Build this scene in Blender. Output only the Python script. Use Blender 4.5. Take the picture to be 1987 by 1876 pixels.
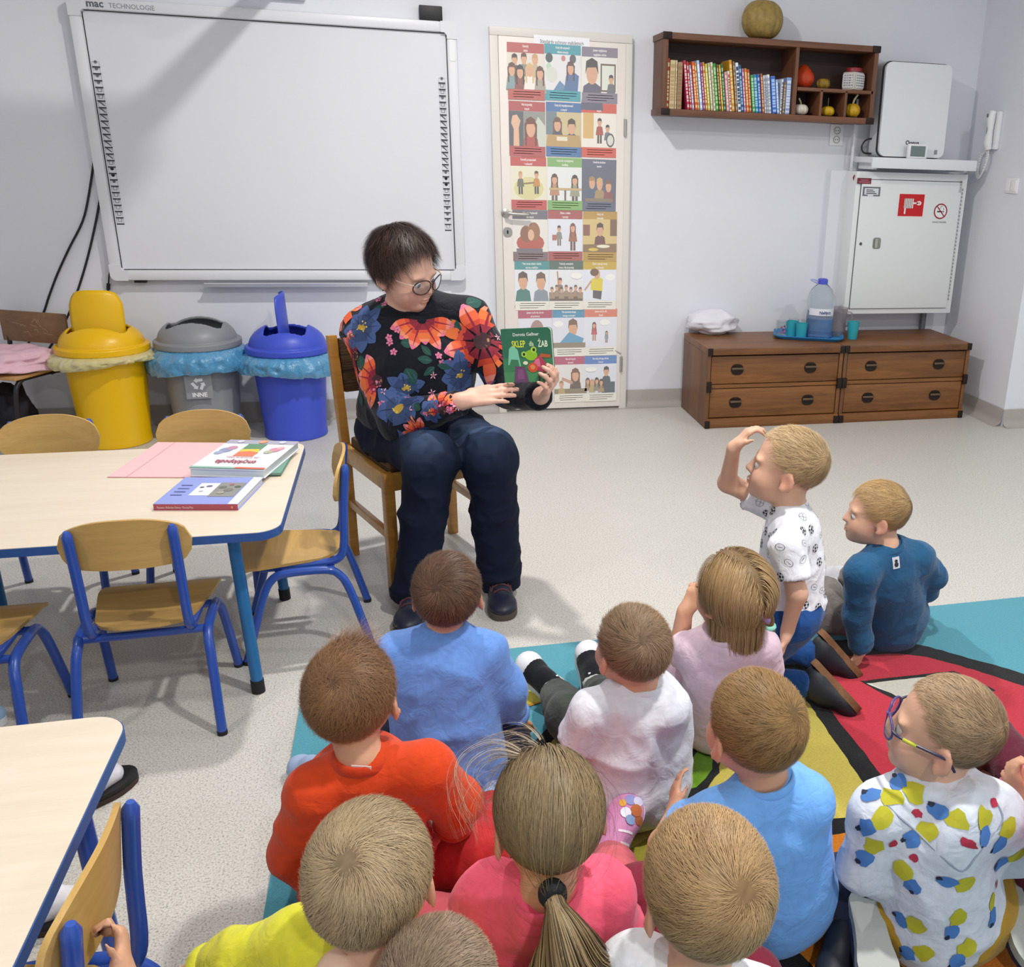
import bpy, bmesh, math, random
import numpy as np
from mathutils import Vector, Matrix
from mathutils.bvhtree import BVHTree
from mathutils.geometry import tessellate_polygon

# ------------------------------------------------------------------ camera, light, exposure
for o in list(bpy.data.objects):
    bpy.data.objects.remove(o, do_unlink=True)
SC = bpy.context.scene
COL = SC.collection
FPX, CX, CY = 1820.0, 1291.86, 938.0            # focal length and principal point in pixels of the 1987 x 1876 frame
PITCH, YAW, ROLL, EYE, WALL = 0.33957771, 0.27458537, -0.03512193, 1.5, 5.52
_a, _b, _c, _s = math.cos(YAW), math.sin(YAW), math.cos(PITCH), math.sin(PITCH)
CF = np.array([_b*_c, _a*_c, -_s]); _r = np.array([_a, -_b, 0.0]); _d = np.cross(CF, _r)
CR = math.cos(ROLL)*_r + math.sin(ROLL)*_d
CD = -math.sin(ROLL)*_r + math.cos(ROLL)*_d
CO = np.array([0.0, 0.0, EYE])
cam = bpy.data.cameras.new('camera')
cam.sensor_fit = 'HORIZONTAL'; cam.sensor_width = 36.0
cam.lens = FPX*36.0/1987.0
cam.shift_x = -(CX-993.5)/1987.0
cam.clip_start = 0.05
camo = bpy.data.objects.new('camera', cam); COL.objects.link(camo)
camo.matrix_world = Matrix(((CR[0], -CD[0], -CF[0], 0), (CR[1], -CD[1], -CF[1], 0), (CR[2], -CD[2], -CF[2], EYE), (0, 0, 0, 1)))
SC.camera = camo
SC.view_settings.view_transform = 'Standard'
SC.view_settings.look = 'None'
SC.view_settings.gamma = 1.0
SC.view_settings.use_curve_mapping = False
SC.view_settings.exposure = 0.0
world = bpy.data.worlds.new('daylight'); SC.world = world
world.use_nodes = True
_bg = world.node_tree.nodes['Background']
_bg.inputs[0].default_value = (0.90, 0.95, 1.0, 1); _bg.inputs[1].default_value = 0.8
CEIL = 3.05
# ceiling panels: x, y, watts (the lamp housings are built with the ceiling)
PANELS = [(0.25, 3.6, 56), (1.0, 1.3, 54), (-1.9, 1.3, 15), (3.2, 2.2, 28), (0.6, -1.2, 44)]
def _panel_light(x, y, w):
    l = bpy.data.lights.new('panel_light', 'AREA'); l.shape = 'DISK'; l.size = 0.13
    l.energy = w; l.color = (1.0, 0.965, 0.92)
    o = bpy.data.objects.new('panel_light', l); COL.objects.link(o)
    o.location = (x, y, CEIL-0.045)
    return o

def ray(x, y): return CF + (x-CX)/FPX*CR + (y-CY)/FPX*CD
def atZ(x, y, z=0.0):
    d = ray(x, y); return CO + d*((z-EYE)/d[2])
def atY(x, y, Y):
    d = ray(x, y); return CO + d*(Y/d[1])
def atX(x, y, X):
    d = ray(x, y); return CO + d*(X/d[0])
def V(*a): return np.array(a, float)
def unit(v):
    v = np.asarray(v, float); return v/(np.linalg.norm(v)+1e-12)

# ------------------------------------------------------------------ materials
def lin(h):
    if not isinstance(h, str): return tuple(h)[:3]
    h = h.lstrip('#'); out = []
    for i in (0, 2, 4):
        c = int(h[i:i+2], 16)/255.0
        out.append(c/12.92 if c <= 0.04045 else ((c+0.055)/1.055)**2.4)
    return tuple(out)
MATS = {}
def _nodes(name):
    m = bpy.data.materials.new(name); m.use_nodes = True
    nt = m.node_tree; return m, nt, nt.nodes['Principled BSDF']
def _coord(nt, scale):
    tc = nt.nodes.new('ShaderNodeTexCoord'); mp = nt.nodes.new('ShaderNodeMapping')
    nt.links.new(tc.outputs['Object'], mp.inputs['Vector'])
    mp.inputs['Scale'].default_value = scale if hasattr(scale, '__len__') else (scale,)*3
    return mp.outputs['Vector']
def mat(name, col='#808080', rough=0.5, metal=0.0, var=0.0, vscale=8.0, bump=0.0, bscale=200.0, spec=0.5, vcol=False, sss=0.0, trans=0.0, alpha=1.0, ior=1.45, sheen=0.0, coat=0.0, stretch=None, dark=None, bdist=0.002):
    """procedural principled material: noise colour variation (var), noise bump, optional colour attribute"""
    if name in MATS: return MATS[name]
    m, nt, p = _nodes(name); L = nt.links.new
    c = lin(col)
    p.inputs['Base Color'].default_value = (*c, 1)
    p.inputs['Roughness'].default_value = rough; p.inputs['Metallic'].default_value = metal
    p.inputs['Specular IOR Level'].default_value = spec; p.inputs['IOR'].default_value = ior
    p.inputs['Transmission Weight'].default_value = trans; p.inputs['Alpha'].default_value = alpha
    p.inputs['Sheen Weight'].default_value = sheen; p.inputs['Coat Weight'].default_value = coat
    if sss:
        p.inputs['Subsurface Weight'].default_value = sss
        p.inputs['Subsurface Radius'].default_value = (0.012, 0.005, 0.003); p.inputs['Subsurface Scale'].default_value = 0.8
    src = None
    if vcol:
        a = nt.nodes.new('ShaderNodeVertexColor'); a.layer_name = 'Col'; src = a.outputs['Color']
    if var > 0:
        n = nt.nodes.new('ShaderNodeTexNoise'); n.inputs['Scale'].default_value = 1.0; n.inputs['Detail'].default_value = 4
        L(_coord(nt, stretch if stretch else vscale), n.inputs['Vector'])
        r = nt.nodes.new('ShaderNodeMapRange'); r.inputs[1].default_value = 0.3; r.inputs[2].default_value = 0.7
        L(n.outputs['Fac'], r.inputs[0])
        mx = nt.nodes.new('ShaderNodeMix'); mx.data_type = 'RGBA'
        L(r.outputs[0], mx.inputs[0])
        if dark is not None:
            mx.inputs[6].default_value = (*lin(dark), 1); mx.inputs[7].default_value = (*c, 1)
        elif src is None:
            mx.inputs[6].default_value = (*[v*(1-var) for v in c], 1); mx.inputs[7].default_value = (*[min(1, v*(1+var)) for v in c], 1)
        else:
            d = nt.nodes.new('ShaderNodeMix'); d.data_type = 'RGBA'; d.blend_type = 'MULTIPLY'; d.inputs[0].default_value = 1.0
            L(src, d.inputs[6]); d.inputs[7].default_value = (1-var, 1-var, 1-var, 1)
            L(d.outputs[2], mx.inputs[6]); L(src, mx.inputs[7])
        src = mx.outputs[2]
    if src is not None: L(src, p.inputs['Base Color'])
    if bump > 0:
        n = nt.nodes.new('ShaderNodeTexNoise'); n.inputs['Scale'].default_value = 1.0; n.inputs['Detail'].default_value = 3
        L(_coord(nt, bscale), n.inputs['Vector'])
        b = nt.nodes.new('ShaderNodeBump'); b.inputs['Strength'].default_value = bump; b.inputs['Distance'].default_value = bdist
        L(n.outputs['Fac'], b.inputs['Height']); L(b.outputs['Normal'], p.inputs['Normal'])
    MATS[name] = m
    return m
def mat_wood(name, c1, c2, scale=(3, 40, 40), rough=0.45, axis=None, coat=0.0):
    if name in MATS: return MATS[name]
    m, nt, p = _nodes(name); L = nt.links.new
    v = _coord(nt, scale)
    n = nt.nodes.new('ShaderNodeTexNoise'); n.inputs['Scale'].default_value = 1.0; n.inputs['Detail'].default_value = 6; n.inputs['Roughness'].default_value = 0.8
    n.inputs['Distortion'].default_value = 0.8
    L(v, n.inputs['Vector'])
    n2 = nt.nodes.new('ShaderNodeTexNoise'); n2.inputs['Scale'].default_value = 0.22; n2.inputs['Detail'].default_value = 3
    L(v, n2.inputs['Vector'])
    ad = nt.nodes.new('ShaderNodeMath'); ad.operation = 'MULTIPLY_ADD'; ad.inputs[1].default_value = 0.55
    L(n.outputs['Fac'], ad.inputs[0]); 
    mu = nt.nodes.new('ShaderNodeMath'); mu.operation = 'MULTIPLY'; mu.inputs[1].default_value = 0.45
    L(n2.outputs['Fac'], mu.inputs[0]); L(mu.outputs[0], ad.inputs[2])
    cr = nt.nodes.new('ShaderNodeValToRGB'); cr.color_ramp.elements[0].position = 0.34; cr.color_ramp.elements[1].position = 0.64
    cr.color_ramp.elements[0].color = (*lin(c1), 1); cr.color_ramp.elements[1].color = (*lin(c2), 1)
    L(ad.outputs[0], cr.inputs[0]); L(cr.outputs[0], p.inputs['Base Color'])
    p.inputs['Roughness'].default_value = rough; p.inputs['Coat Weight'].default_value = coat
    MATS[name] = m
    return m
def mat_emit(name, col, s):
    if name in MATS: return MATS[name]
    m, nt, p = _nodes(name)
    p.inputs['Emission Color'].default_value = (*lin(col), 1); p.inputs['Emission Strength'].default_value = s
    MATS[name] = m; return m

# ------------------------------------------------------------------ scene graph
ORG = {}
def setp(o, label=None, cat=None, group=None, kind=None):
    if label: o['label'] = label
    if cat: o['category'] = cat
    if group: o['group'] = group
    if kind: o['kind'] = kind
    return o
def thing(name, label, cat, loc=(0, 0, 0), rz=0.0, group=None, local=False, kind=None):
    """Empty at the base of a thing. local=True: parts are modelled about the origin; else in world coordinates."""
    o = bpy.data.objects.new(name, None); COL.objects.link(o)
    o.empty_display_size = 0.05
    o.location = [float(v) for v in loc]; o.rotation_euler = (0, 0, rz)
    ORG[o.name] = V(0, 0, 0) if local else V(*[float(v) for v in loc])
    return setp(o, label, cat, group, kind)
def link_mesh(name, me, m, parent=None, smooth=True, label=None, cat=None, group=None, kind=None):
    o = bpy.data.objects.new(name, me); COL.objects.link(o)
    if m is not None: me.materials.append(m)
    if parent is not None:
        org = ORG[parent.name]; o.parent = parent; ORG[o.name] = org
        if np.any(org != 0):
            me.transform(Matrix.Translation(Vector([-float(v) for v in org])))
    else:
        ORG[o.name] = V(0, 0, 0)
        if len(me.vertices):                     # own origin at the base of the thing
            co = np.empty(len(me.vertices)*3, np.float32); me.vertices.foreach_get('co', co); co = co.reshape(-1, 3)
            b = V(*((co.min(0)+co.max(0))/2)); b[2] = co[:, 2].min()
            me.transform(Matrix.Translation(Vector([-float(v) for v in b]))); o.location = b; ORG[o.name] = b
    if smooth is not None:
        me.polygons.foreach_set('use_smooth', [bool(smooth)]*len(me.polygons))
    setp(o, label, cat, group, kind)
    return o
def copy_tree(o, parent=None):
    c = o.copy(); COL.objects.link(c); c.parent = parent; ORG[c.name] = ORG.get(o.name, V(0, 0, 0))
    for ch in list(o.children): copy_tree(ch, c)
    return c

class MB:
    """collects shapes, then links them as one mesh object"""
    def __init__(s): s.v = []; s.f = []; s.c = []; s.n = 0
    def add(s, v, f, col=None):
        v = np.asarray(v, float).reshape(-1, 3)
        s.v.append(v); s.f += [tuple(i+s.n for i in q) for q in f]
        s.c += [col]*len(f); s.n += len(v); return s
    def box(s, c, size, rz=0.0, M=None, bev=0.0, col=None):
        x, y, z = [q/2 for q in size]
        if bev > 0:
            bm = bmesh.new(); bmesh.ops.create_cube(bm, size=1.0)
            for q in bm.verts: q.co = (q.co.x*2*x, q.co.y*2*y, q.co.z*2*z)
            bmesh.ops.bevel(bm, geom=list(bm.edges), offset=min(bev, x*0.98, y*0.98, z*0.98), segments=2, affect='EDGES', profile=0.6)
            bm.verts.index_update()
            v = np.array([q.co[:] for q in bm.verts]); f = [tuple(w.index for w in q.verts) for q in bm.faces]; bm.free()
        else:
            v = np.array([(i*x, j*y, k*z) for i in (-1, 1) for j in (-1, 1) for k in (-1, 1)])
            f = [(0, 1, 3, 2), (4, 6, 7, 5), (0, 4, 5, 1), (2, 3, 7, 6), (0, 2, 6, 4), (1, 5, 7, 3)]
        if M is not None: v = v @ np.asarray(M, float).T
        elif rz: 
            a, b = math.cos(rz), math.sin(rz); v = v @ np.array([[a, -b, 0], [b, a, 0], [0, 0, 1]]).T
        return s.add(v+np.asarray(c, float), f, col)
    def tube(s, pts, r, n=12, cap=True, col=None, closed=False, flat=None):
        """sweep of a circle (or ellipse when flat=(a,b,up)) along a polyline"""
        P = np.array(pts, float); m = len(P); R = np.broadcast_to(np.asarray(r, float), (m,))
        T = np.zeros_like(P)
        if closed:
            T = np.roll(P, -1, 0)-np.roll(P, 1, 0)
        else:
            T[1:-1] = P[2:]-P[:-2]; T[0] = P[1]-P[0]; T[-1] = P[-1]-P[-2]
        T /= np.linalg.norm(T, axis=1)[:, None]+1e-12
        up = V(0, 0, 1) if abs(T[0][2]) < 0.9 else V(1, 0, 0)
        if flat is not None and flat[2] is not None: up = unit(flat[2])
        N = unit(np.cross(np.cross(T[0], up), T[0])); vs = []
        for i in range(m):
            N = unit(N - T[i]*np.dot(N, T[i])); B = np.cross(T[i], N)
            for k in range(n):
                a = 2*math.pi*k/n
                fa, fb = (flat[0], flat[1]) if flat is not None else (1.0, 1.0)
                vs.append(P[i]+R[i]*(math.cos(a)*N*fa+math.sin(a)*B*fb))
        f = []
        for i in range(m if closed else m-1):
            j = (i+1) % m
            for k in range(n):
                f.append((i*n+k, i*n+(k+1) % n, j*n+(k+1) % n, j*n+k))
        if cap and not closed:
            f.append(tuple(range(n))[::-1]); f.append(tuple((m-1)*n+k for k in range(n)))
        return s.add(vs, f, col)
    def lathe(s, prof, c=(0, 0, 0), n=32, col=None, sx=1.0, sy=1.0, cap=True):
        vs = []; m = len(prof)
        for (r, z) in prof:
            for k in range(n):
                a = 2*math.pi*k/n; vs.append((c[0]+r*math.cos(a)*sx, c[1]+r*math.sin(a)*sy, c[2]+z))
        f = [(i*n+k, i*n+(k+1) % n, (i+1)*n+(k+1) % n, (i+1)*n+k) for i in range(m-1) for k in range(n)]
        if cap:
            if prof[0][0] > 1e-5: f.append(tuple(range(n))[::-1])
            if prof[-1][0] > 1e-5: f.append(tuple((m-1)*n+k for k in range(n)))
        return s.add(vs, f, col)
    def prism(s, poly, o, ex, ey, th, col=None):
        """polygon in the plane (o; ex, ey) with thickness th along ex x ey"""
        o, ex, ey = V(*o), V(*ex), V(*ey); nn = unit(np.cross(ex, ey)); k = len(poly)
        a = [o+ex*p[0]+ey*p[1] for p in poly]; b = [q+nn*th for q in a]
        tri = tessellate_polygon([[Vector((p[0], p[1], 0)) for p in poly]])
        area = sum(poly[i][0]*poly[(i+1) % k][1]-poly[(i+1) % k][0]*poly[i][1] for i in range(k))
        f = []
        for t in tri:
            q = [poly[i] for i in t]
            cr = (q[1][0]-q[0][0])*(q[2][1]-q[0][1])-(q[1][1]-q[0][1])*(q[2][0]-q[0][0])
            t = t if cr > 0 else t[::-1]
            f.append(tuple(i+k for i in t)); f.append(tuple(t[::-1]))
        for i in range(k):
            j = (i+1) % k
            f.append((i, j, j+k, i+k) if area > 0 else (j, i, i+k, j+k))
        return s.add(a+b, f, col)
    def ell(s, c, r, n=20, m=12, col=None, M=None):
        vs = [(0, 0, -1)]
        for i in range(1, m):
            t = math.pi*i/m
            for k in range(n):
                a = 2*math.pi*k/n; vs.append((math.sin(t)*math.cos(a), math.sin(t)*math.sin(a), -math.cos(t)))
        vs.append((0, 0, 1)); v = np.array(vs)*np.asarray(r, float)
        if M is not None: v = v @ np.asarray(M, float).T
        f = [(0, 1+(k+1) % n, 1+k) for k in range(n)]
        for i in range(m-2):
            for k in range(n): f.append((1+i*n+k, 1+i*n+(k+1) % n, 1+(i+1)*n+(k+1) % n, 1+(i+1)*n+k))
        t = len(vs)-1
        f += [(t, 1+(m-2)*n+k, 1+(m-2)*n+(k+1) % n) for k in range(n)]
        return s.add(v+np.asarray(c, float), f, col)
    def mesh(s, name):
        me = bpy.data.meshes.new(name)
        v = np.concatenate(s.v) if s.v else np.zeros((0, 3))
        me.from_pydata([tuple(map(float, q)) for q in v], [], s.f); me.update()
        if any(c is not None for c in s.c):
            at = me.color_attributes.new('Col', 'FLOAT_COLOR', 'CORNER')
            buf = []
            for q, c in zip(s.f, s.c):
                c = lin(c) if c is not None else (0.5, 0.5, 0.5)
                buf += [c[0], c[1], c[2], 1.0]*len(q)
            at.data.foreach_set('color', buf)
        return me
    def build(s, name, m, parent=None, smooth=True, label=None, cat=None, group=None, kind=None, auto=40):
        o = link_mesh(name, s.mesh(name), m, parent, smooth, label, cat, group, kind)
        if smooth and auto: autosmooth(o.data, auto)
        return o
def autosmooth(me, deg):
    """sharp edges above an angle"""
    bm = bmesh.new(); bm.from_mesh(me); lim = math.radians(deg); sh = []
    for e in bm.edges:
        sh.append(not (len(e.link_faces) == 2 and e.calc_face_angle(0) < lim))
    bm.free()
    at = me.attributes.new('sharp_edge', 'BOOLEAN', 'EDGE')
    at.data.foreach_set('value', sh)
def arc(c, r, a0, a1, n, ex=(1, 0, 0), ey=(0, 1, 0)):
    c, ex, ey = V(*c), V(*ex), V(*ey)
    return [c+r*(math.cos(a0+(a1-a0)*i/n)*ex+math.sin(a0+(a1-a0)*i/n)*ey) for i in range(n+1)]
def rrect(w, h, r, n=5, x0=0.0, y0=0.0):
    """rounded rectangle polygon, counter-clockwise, centred on x0, y0"""
    out = []
    for (sx, sy, a) in ((1, -1, -90), (1, 1, 0), (-1, 1, 90), (-1, -1, 180)):
        for i in range(n+1):
            t = math.radians(a+90*i/n); out.append((x0+sx*(w/2-r)+r*math.cos(t), y0+sy*(h/2-r)+r*math.sin(t)))
    return out
def smooth_pts(pts, k=3, closed=False):
    """Catmull-Rom resampling of a polyline"""
    P = [V(*p) for p in pts]; n = len(P); out = []
    for i in range(n if closed else n-1):
        p0 = P[(i-1) % n] if (closed or i > 0) else P[0]; p1 = P[i]; p2 = P[(i+1) % n]
        p3 = P[(i+2) % n] if (closed or i+2 < n) else P[-1]
        for j in range(k):
            t = j/k; out.append(0.5*((2*p1)+(-p0+p2)*t+(2*p0-5*p1+4*p2-p3)*t*t+(-p0+3*p1-3*p2+p3)*t**3))
    if not closed: out.append(P[-1])
    return out
def text_polys(body, size, font_scale=1.0, align='CENTER', bold=0.0):
    """outline mesh (verts 2d, faces) of a piece of lettering"""
    cu = bpy.data.curves.new('t', 'FONT'); cu.body = body; cu.size = size; cu.align_x = align; cu.offset = bold; cu.resolution_u = 2
    o = bpy.data.objects.new('t', cu); COL.objects.link(o)
    me = bpy.data.meshes.new_from_object(o.evaluated_get(bpy.context.evaluated_depsgraph_get()))
    v = np.array([q.co[:] for q in me.vertices]).reshape(-1, 3); f = [tuple(p.vertices) for p in me.polygons]
    bpy.data.objects.remove(o); bpy.data.curves.remove(cu); bpy.data.meshes.remove(me)
    return v, f
class Print:
    """flat print: coloured polygons and lettering in a plane, each layer a hair above the last"""
    def __init__(s, o, ex, ey, lift=0.0004):
        s.o, s.ex, s.ey = V(*o), V(*ex), V(*ey); s.n = unit(np.cross(s.ex, s.ey)); s.mb = MB(); s.k = 0; s.lift = lift
    def P(s, x, y): return s.o+s.ex*x+s.ey*y+s.n*(s.lift*(1+0.5*s.k))
    def poly(s, pts, col, up=1):
        s.k += up
        tri = tessellate_polygon([[Vector((p[0], p[1], 0)) for p in pts]]); f = []
        for t in tri:
            q = [pts[i] for i in t]; cr = (q[1][0]-q[0][0])*(q[2][1]-q[0][1])-(q[1][1]-q[0][1])*(q[2][0]-q[0][0])
            f.append(t if cr > 0 else t[::-1])
        s.mb.add([s.P(*p[:2]) for p in pts], f, col); return s
    def rect(s, x0, y0, x1, y1, col, up=1): return s.poly([(x0, y0), (x1, y0), (x1, y1), (x0, y1)], col, up)
    def disc(s, x, y, rx, ry, col, n=14, rot=0.0, up=1):
        c, q = math.cos(rot), math.sin(rot)
        return s.poly([(x+rx*math.cos(2*math.pi*i/n)*c-ry*math.sin(2*math.pi*i/n)*q, y+rx*math.cos(2*math.pi*i/n)*q+ry*math.sin(2*math.pi*i/n)*c) for i in range(n)], col, up)
    def line(s, pts, w, col, up=1, closed=False):
        s.k += up; m = len(pts)
        for i in range(m if closed else m-1):
            a = np.array(pts[i][:2], float); b = np.array(pts[(i+1) % m][:2], float); d = b-a; L = np.hypot(*d)+1e-9
            t = d/L; nn = np.array([-t[1], t[0]])*w/2; a = a-t*w*0.3; b = b+t*w*0.3
            s.mb.add([s.P(*(a-nn)), s.P(*(b-nn)), s.P(*(b+nn)), s.P(*(a+nn))], [(0, 1, 2, 3)], col)
        return s
    def text(s, body, x, y, size, col, align='CENTER', bold=0.0, sx=1.0, rot=0.0, up=1):
        s.k += up
        v, f = text_polys(body, size, align=align, bold=bold)
        c, q = math.cos(rot), math.sin(rot)
        if len(v): s.mb.add([s.P(x+p[0]*sx*c-p[1]*q, y+p[0]*sx*q+p[1]*c) for p in v], f, col)
        return s
    def build(s, name, parent, m=None, **k):
        return s.mb.build(name, m or mat('print_ink', '#ffffff', 0.55, vcol=True), parent, smooth=False, **k)
# ------------------------------------------------------------------ the room
XL, XR, YB, YN = -3.3, 3.44, WALL, -3.2
M_WALL = mat('wall_paint', '#dfe1e9', 0.75, bump=0.15, bscale=160, bdist=0.001, var=0.015, vscale=3)
def mat_floor():
    m, nt, p = _nodes('speckled_vinyl'); L = nt.links.new
    v = _coord(nt, 1.0)
    n1 = nt.nodes.new('ShaderNodeTexNoise'); n1.inputs['Scale'].default_value = 210; n1.inputs['Detail'].default_value = 3; n1.inputs['Roughness'].default_value = .7
    n2 = nt.nodes.new('ShaderNodeTexNoise'); n2.inputs['Scale'].default_value = 3.0; n2.inputs['Detail'].default_value = 2
    n3 = nt.nodes.new('ShaderNodeTexVoronoi'); n3.inputs['Scale'].default_value = 130
    for n in (n1, n2, n3): L(v, n.inputs['Vector'])
    r = nt.nodes.new('ShaderNodeValToRGB'); e = r.color_ramp.elements
    e[0].position = 0.33; e[0].color = (*lin('#8a8985'), 1); e[1].position = 0.6; e[1].color = (*lin('#d3d0ca'), 1)
    e2 = r.color_ramp.elements.new(0.47); e2.color = (*lin('#c6c3bd'), 1)
    L(n1.outputs['Fac'], r.inputs[0])
    mx = nt.nodes.new('ShaderNodeMix'); mx.data_type = 'RGBA'; mx.blend_type = 'MULTIPLY'
    mr = nt.nodes.new('ShaderNodeMapRange'); mr.inputs[1].default_value = 0.0; mr.inputs[2].default_value = 0.3; mr.inputs[3].default_value = 0.6; mr.inputs[4].default_value = 0.0
    L(n3.outputs['Distance'], mr.inputs[0]); L(mr.outputs[0], mx.inputs[0]); L(r.outputs[0], mx.inputs[6]); mx.inputs[7].default_value = (0.55, 0.56, 0.56, 1)
    m2 = nt.nodes.new('ShaderNodeMix'); m2.data_type = 'RGBA'; m2.blend_type = 'MULTIPLY'; m2.inputs[7].default_value = (0.95, 0.95, 0.96, 1)
    L(n2.outputs['Fac'], m2.inputs[0]); L(mx.outputs[2], m2.inputs[6]); L(m2.outputs[2], p.inputs['Base Color'])
    p.inputs['Roughness'].default_value = 0.38; p.inputs['Specular IOR Level'].default_value = 0.4
    return m
M_FLOOR = mat_floor()
def struct(name, mb, m, smooth=False, parent=None):
    return mb.build(name, m, parent, smooth=smooth, kind='structure' if parent is None else None)
struct('floor', MB().box(((XL+6)/2, (YN+YB)/2, -0.05), (6-XL+0.4, YB-YN+0.4, 0.1)), M_FLOOR)
struct('wall_back', MB().box(((XL+XR)/2, YB+0.1, CEIL/2), (XR-XL, 0.2, CEIL)), M_WALL)
struct('wall_right', MB().box((XR+1.3, (4.75+YB+0.2)/2, CEIL/2), (2.6, YB+0.2-4.75, CEIL)), M_WALL)
struct('wall_left', MB().box((XL-0.1, (YN+YB)/2, CEIL/2), (0.2, YB-YN, CEIL)), M_WALL)
struct('ceiling', MB().box(((XL+6)/2, (YN+YB)/2, CEIL+0.05), (6-XL, YB-YN, 0.1)), mat('ceiling_white', '#eeeeee', 0.9))
for k_, (x, y, w) in enumerate(PANELS):
    t = thing('ceiling_lamp', 'round white ceiling lamp '+('nearest the whiteboard wall', 'above the middle of the rug', 'above the second nursery table', 'near the fire hose cabinet wall', 'farthest from the whiteboard wall')[k_], 'lamp', (x, y, CEIL))
    MB().lathe([(.0, 0), (.18, 0), (.185, -.01), (.185, -.03), (.165, -.036), (.165, -.03), (0, -.03)], (x, y, CEIL), 36, cap=False).build('housing', mat('white_metal', '#e8e8e8', 0.4), t)
    MB().lathe([(0, -.031), (.163, -.031)], (x, y, CEIL), 36, cap=False).build('diffuser', mat_emit('lamp_diffuser', '#fff6ea', 3.0), t, smooth=False)
    _panel_light(x, y, w)
# coved skirting
M_BASE = mat('skirting_vinyl', '#a9a39e', 0.5, var=0.08, vscale=300)
def cove(name, a, b, nrm):
    a, b, nrm = V(*a), V(*b), unit(V(*nrm)); prof = [(0.004, 0.105), (0.006, 0.1), (0.006, 0.04), (0.012, 0.02), (0.025, 0.008), (0.045, 0.002), (0.06, 0.0005)]
    vs = []
    for e in (a, b):
        vs += [e+nrm*p[0]+V(0, 0, p[1]) for p in prof]
    k = len(prof); mb = MB()
    mb.add(vs, [(i, i+1, k+i+1, k+i) for i in range(k-1)]); return struct(name, mb, M_BASE, True)
cove('baseboard_back', (XL, YB, 0), (XR, YB, 0), (0, -1, 0))
cove('baseboard_right', (XR, YB, 0), (XR, 4.75, 0), (-1, 0, 0))
cove('baseboard_front', (XR, 4.75, 0), (6, 4.75, 0), (0, -1, 0))

# ------------------------------------------------------------------ door
DX0, DX1, DZ = 0.497, 1.268, 2.092
dr = thing('door_1', None, None, ((DX0+DX1)/2, YB, 0), kind='structure')
M_DOOR = mat('door_paint', '#e9e1db', 0.45, var=0.02, vscale=6)
M_STEEL = mat('brushed_steel', '#b9b7b2', 0.35, 0.9)
f = MB()
yc = YB-0.02
f.box((DX0+0.022, yc, (DZ-.044)/2), (0.044, 0.05, DZ-.044), bev=0.003).box((DX1-0.022, yc, (DZ-.044)/2), (0.044, 0.05, DZ-.044), bev=0.003).box(((DX0+DX1)/2, yc, DZ-0.022), (DX1-DX0, 0.05, 0.044), bev=0.006)
f.build('door_frame', mat('frame_paint', '#dcd8d2', 0.45), dr)
MB().box(((DX0+DX1)/2+0.004, YB-0.03, DZ/2-0.014), (DX1-DX0-0.082, 0.04, DZ-0.062), bev=0.004).build('door_leaf', M_DOOR, dr)
DY = YB-0.0505
h = atY(981, 413, DY); k = atY(985, 450, DY)
hb = MB(); hb.lathe([(0.024, 0), (0.024, 0.006), (0.012, 0.01), (0.0095, 0.045)], (0, 0, 0), 20)
q = hb.v[0].copy(); hb.v[0] = np.stack([q[:, 0]+h[0], DY-q[:, 2], q[:, 1]+h[2]], 1)
hb.tube(smooth_pts([(h[0], DY-0.04, h[2]), (h[0]+0.02, DY-0.048, h[2]), (h[0]+0.05, DY-0.05, h[2]-0.002), (h[0]+0.115, DY-0.05, h[2]-0.004), (h[0]+0.125, DY-0.045, h[2]-0.004)], 4), 0.0095, 10)
hb.build('door_handle', M_STEEL, dr)
lk = MB(); lk.prism(rrect(0.05, 0.052, 0.022), (k[0], DY, k[2]), (1, 0, 0), (0, 0, 1), 0.005)
lo = lk.build('lock_plate', M_STEEL, dr)
MB().prism(rrect(0.008, 0.02, 0.0035), (k[0], DY-0.0055, k[2]), (1, 0, 0), (0, 0, 1), 0.001).build('keyhole', mat('black_plastic', '#16161a', 0.5), lo)
for zz in (0.28, 1.62):
    MB().tube([(DX1-0.036, DY-0.004, zz-0.045), (DX1-0.036, DY-0.004, zz+0.045)], 0.008, 10).build('hinge', M_STEEL, dr)
# small hook cable by the lower hinge
MB().tube(smooth_pts([(DX1-0.075, DY-0.003, 0.365), (DX1-0.05, DY-0.004, 0.35), (DX1-0.036, DY-0.01, 0.345)], 4), 0.0025, 6).build('latch_wire', M_STEEL, dr)

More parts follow.
